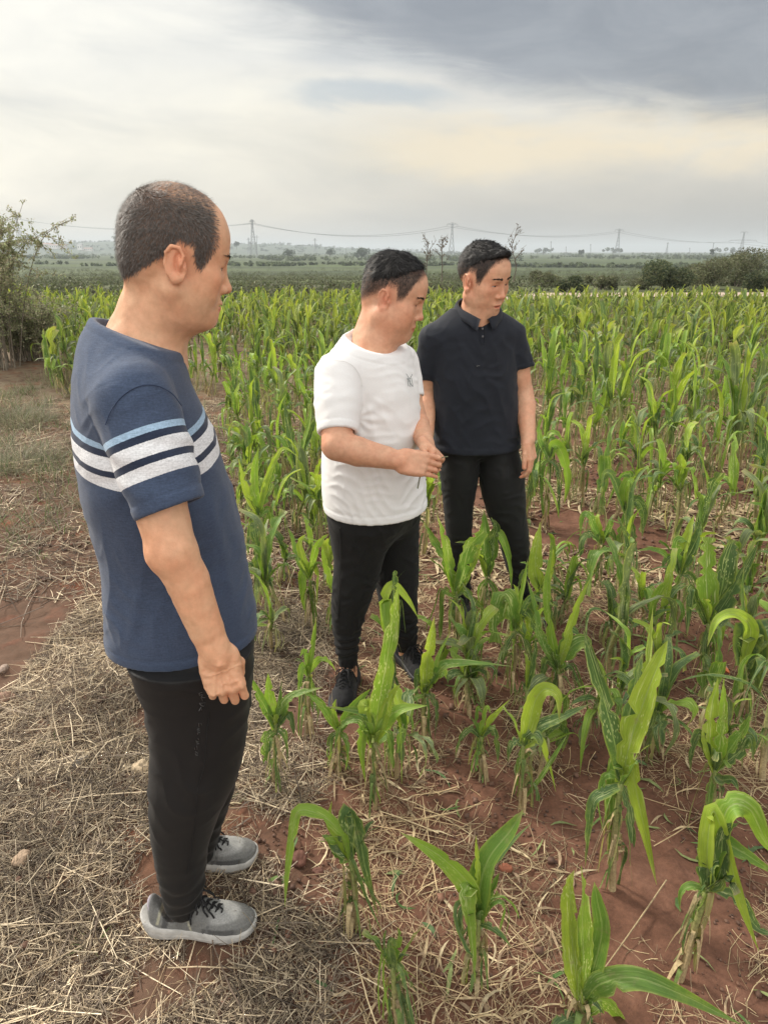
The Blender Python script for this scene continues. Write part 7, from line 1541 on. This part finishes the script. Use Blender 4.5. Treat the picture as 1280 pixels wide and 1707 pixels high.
# ---- the low hills to the left
hx = np.linspace(-2200, 400, 200); m_ = 14; hv = []
prof = 32*ss(hx, 350, -700)+6*vnoise(np.stack([hx/160, 0*hx, 0*hx], 1), 3)*ss(hx, 400, -100)+2.2*vnoise(np.stack([hx/28, 0*hx, 0*hx], 1), 4)*ss(hx, 400, 100)
for j in range(m_): t_ = j/(m_-1); yy = 1500+900*t_; hv.append(np.stack([hx*(1+.25*t_), yy+0*hx, -5+prof*ss(t_, 0, .9)+1.5*vnoise(np.stack([hx/40, 0*hx+t_*9, 0*hx], 1), 6)*t_], 1))
hv = np.vstack(hv); hf = np.vstack([[j*200+k, j*200+k+1, (j+1)*200+k+1, (j+1)*200+k] for j in range(m_-1) for k in range(199)])
m, t = new_mat('wooded_hill'); oc = t.n('ShaderNodeTexCoord').outputs['Object']; c = t.ramp(t.noise(mapping(t, oc, scale=(.02, .02, .2)), 1.0, 6, .7), [(.35, (.030, .050, .030)), (.5, (.045, .070, .038)), (.65, (.08, .10, .055))])
t.link(t.n('ShaderNodeBsdfPrincipled', i={'Base Color': c, 'Roughness': .95}).outputs[0], t.n('ShaderNodeOutputMaterial').inputs[0]); tag(obj('hills', mkmesh('hills', hv, hf), m), kind='structure')
sp = []
for _ in range(330):
    x = rngB.uniform(-2100, 250); j = rngB.uniform(.25, 1); yy = 1500+900*j; pr = np.interp(x/(1+.25*j), hx, prof); sp.append((x, yy, -5+pr*float(ss(np.array(j), 0, .9))-1, rngB.uniform(8, 45), rngB.uniform(4, 10)))
mass('hill_woods', 'trees covering the low hill at the left of the skyline', 'woods', sp, 90, 1.6, DKG, 63)
# ---- houses of the village on the hill
def house(px, py, Y, w_, d_, h_, wall, roof, lab, rh=2.0):
    p = at(px, py, Y); root = empty('house', (p[0], p[1], p[2]), lab, 'house', 'village houses on the hill'); x, y = w_/2, d_/2
    parts = []
    v = [(-x, -y, -1), (x, -y, -1), (x, y, -1), (-x, y, -1), (-x, -y, h_), (x, -y, h_), (x, y, h_), (-x, y, h_)]; f = [[0, 1, 5, 4], [1, 2, 6, 5], [2, 3, 7, 6], [3, 0, 4, 7], [4, 5, 6, 7], [3, 2, 1, 0]]
    obj('wall', mkmesh('wall', v, f, False), plain_mat('house_wall', wall, .8, .1, .3), root); e = .5
    v = [(-x-e, -y-e, h_+.01), (x+e, -y-e, h_+.01), (x+e, y+e, h_+.01), (-x-e, y+e, h_+.01), (-x-e, 0, h_+rh), (x+e, 0, h_+rh)]; f = [[0, 1, 5, 4], [2, 3, 4, 5], [0, 4, 3, 3], [1, 2, 5, 5], [3, 2, 1, 0]]
    me = bpy.data.meshes.new('roof'); me.from_pydata(v, [], [[0, 1, 5, 4], [2, 3, 4, 5], [0, 4, 3], [1, 2, 5], [3, 2, 1, 0]]); obj('roof', me, plain_mat('roof_tiles', roof, .8, .15, .5), root)
    for k in range(max(2, int(w_/4))):
        wx = -x+(k+.5)*w_/max(2, int(w_/4)); v = [(wx-.6, -y-.05, h_*.35), (wx+.6, -y-.05, h_*.35), (wx+.6, -y-.05, h_*.7), (wx-.6, -y-.05, h_*.7), (wx-.6, -y+.02, h_*.35), (wx+.6, -y+.02, h_*.35), (wx+.6, -y+.02, h_*.7), (wx-.6, -y+.02, h_*.7)]
        obj('window', mkmesh('window', v, [[0, 1, 2, 3], [4, 7, 6, 5], [0, 4, 5, 1], [1, 5, 6, 2], [2, 6, 7, 3], [3, 7, 4, 0]], False), M['dark_glass'], root)
M['dark_glass'] = plain_mat('dark_window', (.05, .06, .07), .2)
for a in ((77, 412, 1480, 26, 10, 6, (.62, .58, .56), (.34, .20, .17), 'long pinkish house farthest left in the hill village'), (92, 414, 1470, 16, 9, 6, (.70, .68, .66), (.36, .25, .22), 'pale house right of the long pinkish one'), (106, 413, 1490, 14, 9, 5, (.58, .50, .47), (.30, .2, .18), 'small brownish house in the middle of the hill village'), (135, 416, 1450, 9, 8, 9, (.75, .74, .72), (.3, .3, .32), 'tall narrow white house right of the village'), (147, 418, 1460, 20, 9, 4, (.66, .64, .62), (.32, .22, .2), 'low white farm building at the right end of the village')): house(*a)
# ---- pylons, poles and cables
M['steel'] = plain_mat('galvanised_steel', (.16, .17, .18), .6, .1, 1.0, metal=.3)
def beam(a, b, r): return tube([a, tuple((np.array(a)+np.array(b))/2), b], r, 4)
def pylon(px, ytop, ybase, Y, kind, lab, rr=.20):
    p = at(px, ybase, Y); pt = at(px, ytop, Y); Hh = pt[2]-p[2]; root = empty('pylon', p, lab, 'pylon', 'electricity pylons across the plain'); bw, tw = Hh*.105, Hh*.022; parts = []; lv = [0, .16, .32, .48, .62, .74, .84, .92, 1.0]
    wd = lambda t_: bw+(tw-bw)*min(t_/.78, 1)**.8
    cs = [[(s1*wd(t_), s2*wd(t_), t_*Hh) for s1, s2 in ((-1, -1), (1, -1), (1, 1), (-1, 1))] for t_ in lv]
    for q in range(len(lv)-1):
        for k in range(4):
            parts += [beam(cs[q][k], cs[q+1][k], rr), beam(cs[q][k], cs[q+1][(k+1) % 4], rr*.55), beam(cs[q][(k+1) % 4], cs[q+1][k], rr*.55), beam(cs[q+1][k], cs[q+1][(k+1) % 4], rr*.5)]
    v, f = merge(parts); obj('lattice_tower', mkmesh('lattice_tower', v, f), M['steel'], root); ends = []
    arms = {'cat': [(.97, .17)], 'small': [(.90, .10)], 'single': [(.96, .07)], 'wide': [(.99, .36), (.78, .30)]}[kind]
    if kind == 'wide': arms = [(1.0, .16), (.66, .62)]
    for (t_, aw) in arms:
        a, z = aw*Hh, t_*Hh; q = []
        for s_ in (-1, 1):
            q += [beam((0, -tw, z), (s_*a, 0, z+.0), rr*.8), beam((0, tw, z), (s_*a, 0, z), rr*.8), beam((0, 0, z+Hh*.05), (s_*a, 0, z), rr*.7), beam((0, 0, z-Hh*.04), (s_*a*.6, 0, z), rr*.5)]; ends.append(np.array([s_*a, 0, z])+p)
            for u in (.35, .7): q.append(beam((s_*a*u, 0, z), (s_*a*u, 0, z+Hh*.05*(1-u)), rr*.4))
            ins = tube([(s_*a, 0, z), (s_*a, 0, z-Hh*.03), (s_*a, 0, z-Hh*.06)], rr*.9, 5); obj('insulator', mkmesh('insulator', *ins), M['steel'], root)
        v, f = merge(q); obj('cross_arm', mkmesh('cross_arm', v, f), M['steel'], root)
    return p, Hh, ends
P1 = pylon(35, 360, 405, 1150, 'single', 'slim pylon at the far left above the thorn bush')
P2 = pylon(424, 366, 430, 860, 'single', 'tall slender pylon beside the blue-shirted man\'s forehead')
P3 = pylon(752, 372, 428, 940, 'cat', 'tall pylon with a forked head above the gap between the two men')
P4 = pylon(1027, 382, 427, 1160, 'cat', 'third tall pylon, right of the man in navy')
P5 = pylon(1233, 387, 427, 1260, 'wide', 'wide-armed pylon at the right')
P6 = pylon(526, 397, 426, 1500, 'small', 'small distant pylon left of the white-shirted man\'s head', .22)
P7 = pylon(1110, 404, 424, 1700, 'small', 'small distant pylon between the third and the wide-armed pylon', .24)
pylon(416, 396, 424, 1500, 'small', 'thin pylon immediately left of the tall slender one', .2)
for i, (px, yt, yb, Y, ln, lab) in enumerate(((428.5, 392, 431, 700, 0, 'dark pole at the foot of the tall slender pylon'), (918, 402, 421, 900, 0, 'distant pole right of the black-haired man in navy'), (943, 411, 422, 1100, 0, 'short distant pole beyond the long flat trees'), (984, 407, 423, 1000, 0, 'distant pole left of the third tall pylon'), (1186, 405, 423, 700, 3, 'leaning pole beside a narrow dark tree'), (1149, 413, 424, 1200, 0, 'faint pole between the small pylon and the leaning pole'), (577, 414, 427, 1100, 0, 'short pole left of the forked skyline tree'), (648, 411, 426, 1100, 0, 'short pole right of the forked skyline tree'), (680, 414, 426, 1100, 0, 'faint pole farther right of the forked skyline tree'))):
    p = at(px, yb, Y); q_ = at(px+ln, yt, Y)-p; root = empty('utility_pole', p, lab, 'pole', 'distant poles'); obj('post', mkmesh('post', *tube([(0, 0, 0), tuple(q_*.5), tuple(q_)], Y*.00030, 5)), M['steel'], root)
    obj('cross_bar', mkmesh('cross_bar', *tube([tuple(q_*.92+[-q_[2]*.09, 0, 0]), tuple(q_*.92), tuple(q_*.92+[q_[2]*.09, 0, 0])], Y*.0002, 4)), M['steel'], root)
def cable(a, b, sag, lab, r=.17):
    t_ = np.linspace(0, 1, 24)[:, None]; p = a*(1-t_)+b*t_; p[:, 2] -= (4*sag*t_*(1-t_))[:, 0]; o = a; return tag(obj('power_cable', mkmesh('power_cable', *tube(p-o, r, 4)), M['steel'], loc=o), lab, 'cable', 'power cables between the pylons')
def span(A, B_, sag, txt, lows=False):
    for s_ in (0, 1):
        a = A[2][s_ if len(A[2]) < 4 else 2+s_]+[0, 0, -A[1]*.06]; b = B_[2][s_ if len(B_[2]) < 4 else 2+s_]+[0, 0, -B_[1]*.06]; cable(a, b, sag+s_*1.2, '%s power cable %s' % (('upper', 'lower')[s_], txt))
OUTL = (at(-160, 378, 1250), 40, [at(-162, 378, 1250), at(-158, 378, 1250)]); OUTR = (at(1420, 430, 900), 40, [at(1420, 412, 1000), at(1440, 414, 1000)])
span(OUTL, P1, 6, 'leaving the far left pylon to the left'); span(P1, P2, 10, 'passing behind the head of the man in blue'); span(P2, P3, 12, 'hanging between the slender and the forked pylon'); span(P3, P4, 9, 'passing behind the navy polo wearer\'s head'); span(P4, P5, 6, 'running to the wide-armed pylon'); span(P5, OUTR, 4, 'leaving the wide-armed pylon to the right')
# ---- dead saplings standing behind the crop
def sapling(px, ytop, ybase, Y, lab, seed):
    rng = np.random.default_rng(seed); p = at(px, ybase, Y); Hh = at(px, ytop, Y)[2]-p[2]; root = empty('dead_sapling', p, lab, 'dead sapling', 'dead saplings behind the maize')
    tr = crom([(0, 0, 0), (rng.normal(0, .02)*Hh, 0, Hh*.35), (rng.normal(0, .03)*Hh, 0, Hh*.7), (rng.normal(0, .03)*Hh, 0, Hh)], 10); obj('trunk', mkmesh('trunk', *tube(tr, np.linspace(.020, .008, 10), 5)), M['bark'], root); parts = []
    for _ in range(13):
        k = rng.integers(3, 9); b = tr[k]; a = rng.uniform(0, 6.28); L = Hh*rng.uniform(.10, .24); d = np.array([math.cos(a), math.sin(a), rng.uniform(.6, 1.5)]); e = b+d*L; parts.append(tube(crom([b, b+d*L*.5+rng.normal(0, .02, 3), e], 5), np.linspace(.009, .004, 5), 4))
        for _ in range(3): b2 = b+d*L*rng.uniform(.4, 1); parts.append(tube([b2, b2+rng.normal(0, .04, 3)*Hh*.5, b2+(rng.normal(0, .5, 3)+[0, 0, .8])*L*.4], .004, 4))
    v, f = merge(parts); obj('branches', mkmesh('branches', v, f), M['bark'], root)
    n = 90; c = v[rng.integers(0, len(v), n)]; a = rng.normal(0, .022, (n, 3)); b = rng.normal(0, .015, (n, 3)); vv = np.stack([c-a, c-b, c+a, c+b], 1).reshape(-1, 3); me = mkmesh('dry_leaves', vv, np.arange(4*n).reshape(n, 4), False); attr(me, 'tint', np.tile([.16, .13, .09], (4*n, 1))); obj('dry_leaves', me, M['leafy'], root)
sapling(710, 398, 470, 25, 'bare thin sapling above the white-shirted man\'s head, the left one of three', 1); sapling(736, 400, 470, 25.5, 'bare forked sapling in front of the forked-head pylon', 2); sapling(855, 388, 470, 24.5, 'bare dead sapling beside the right of the navy polo wearer\'s head', 3)
M['grey_twig'] = plain_mat('grey_twig', (.20, .17, .13), .9, .3, 20)
# ---- thorny shrub at the left edge
def thorn_bush(px, py, lab, hgt, spread, seed, nst, nl):
    rng = np.random.default_rng(seed); p = on_ground(px, py); z = float(ground_z(p[0], p[1])[0]); root = empty('thorn_bush', (p[0], p[1], z), lab, 'shrub', 'thorny shrubs on the verge'); parts = []; tips = []
    for _ in range(nst):
        a = rng.uniform(0, 6.28); r_ = rng.uniform(0, .35)*spread; L = hgt*rng.uniform(.55, 1.08); le = rng.uniform(.1, .48); b = np.array([math.cos(a)*r_, math.sin(a)*r_, -.03]); d = np.array([math.cos(a), math.sin(a), 0])
        q = crom([b, b+d*L*le*.2+[0, 0, L*.4], b+d*L*le*.55+[0, 0, L*.75]+rng.normal(0, .05, 3), b+d*L*le+[0, 0, L*(1-.25*le)]+rng.normal(0, .06, 3)], 12); parts.append(tube(q, np.linspace(.011, .003, 12), 4)); tips.append(q[4:])
        for _ in range(9):
            k = rng.integers(3, 11); e = q[k]+rng.normal(0, 1, 3)*[.16, .16, .12]*hgt*.6; g_ = crom([q[k], (q[k]+e)/2+rng.normal(0, .02, 3), e], 5); parts.append(tube(g_, np.linspace(.005, .002, 5), 3)); tips.append(g_)
    v, f = merge(parts); obj('stems', mkmesh('stems', v, f), M['grey_twig'], root); T_ = np.vstack(tips); n = nl; c = T_[rng.integers(0, len(T_), n)]+rng.normal(0, .022, (n, 3)); a = rng.normal(0, 1, (n, 3)); a /= np.linalg.norm(a, axis=1)[:, None]; b = np.cross(a, rng.normal(0, 1, (n, 3))); b /= np.linalg.norm(b, axis=1)[:, None]; s_ = rng.uniform(.010, .024, n)[:, None]
    vv = np.stack([c-a*s_, c-b*s_*.5, c+a*s_, c+b*s_*.5], 1).reshape(-1, 3); me = mkmesh('foliage', vv, np.arange(4*n).reshape(n, 4), False); attr(me, 'tint', np.repeat(palette(n, [(.30, .33, .17), (.36, .40, .20), (.27, .29, .16), (.40, .38, .25), (.42, .37, .25)], rng), 4, axis=0)); obj('foliage', me, M['leafy'], root)
thorn_bush(-12, 612, 'tall thorny shrub with bare whippy twigs at the left edge', 2.35, 1.2, 3, 50, 38000); thorn_bush(38, 600, 'lower grey tangled shrub in front of the tall thorny one', 1.2, 1.0, 4, 50, 15000)
thorn_bush(78, 598, 'small leafy offshoot bush between the thorn bushes and the maize', .95, .8, 7, 34, 9000)
# ---- air: the plain fades into a warm grey haze
v = [(x, y, z) for x in (-6800, 6800) for y in (-60, 7400) for z in (-14, 62)]; hz = bpy.data.meshes.new('haze'); hz.from_pydata(v, [], [(0, 1, 3, 2), (4, 6, 7, 5), (0, 4, 5, 1), (2, 3, 7, 6), (0, 2, 6, 4), (1, 5, 7, 3)])
m = bpy.data.materials.new('haze'); m.use_nodes = True; t = NT(m.node_tree); pv = t.n('ShaderNodeVolumePrincipled', i={'Color': (.80, .88, .94, 1), 'Density': .00034, 'Anisotropy': .1}); t.link(pv.outputs[0], t.n('ShaderNodeOutputMaterial').inputs['Volume'])
tag(obj('haze', hz, m), 'thin grey haze lying over the plain', 'haze', kind='stuff')
m1 = build_man1(); m2 = build_man2(); m3 = build_man3()
print('T total', round(time.time()-T0, 1))
for o in bpy.data.objects:
    if 'label' in o and not 4 <= len(o['label'].split()) <= 16: print('LABEL', len(o['label'].split()), o.name, o['label'])
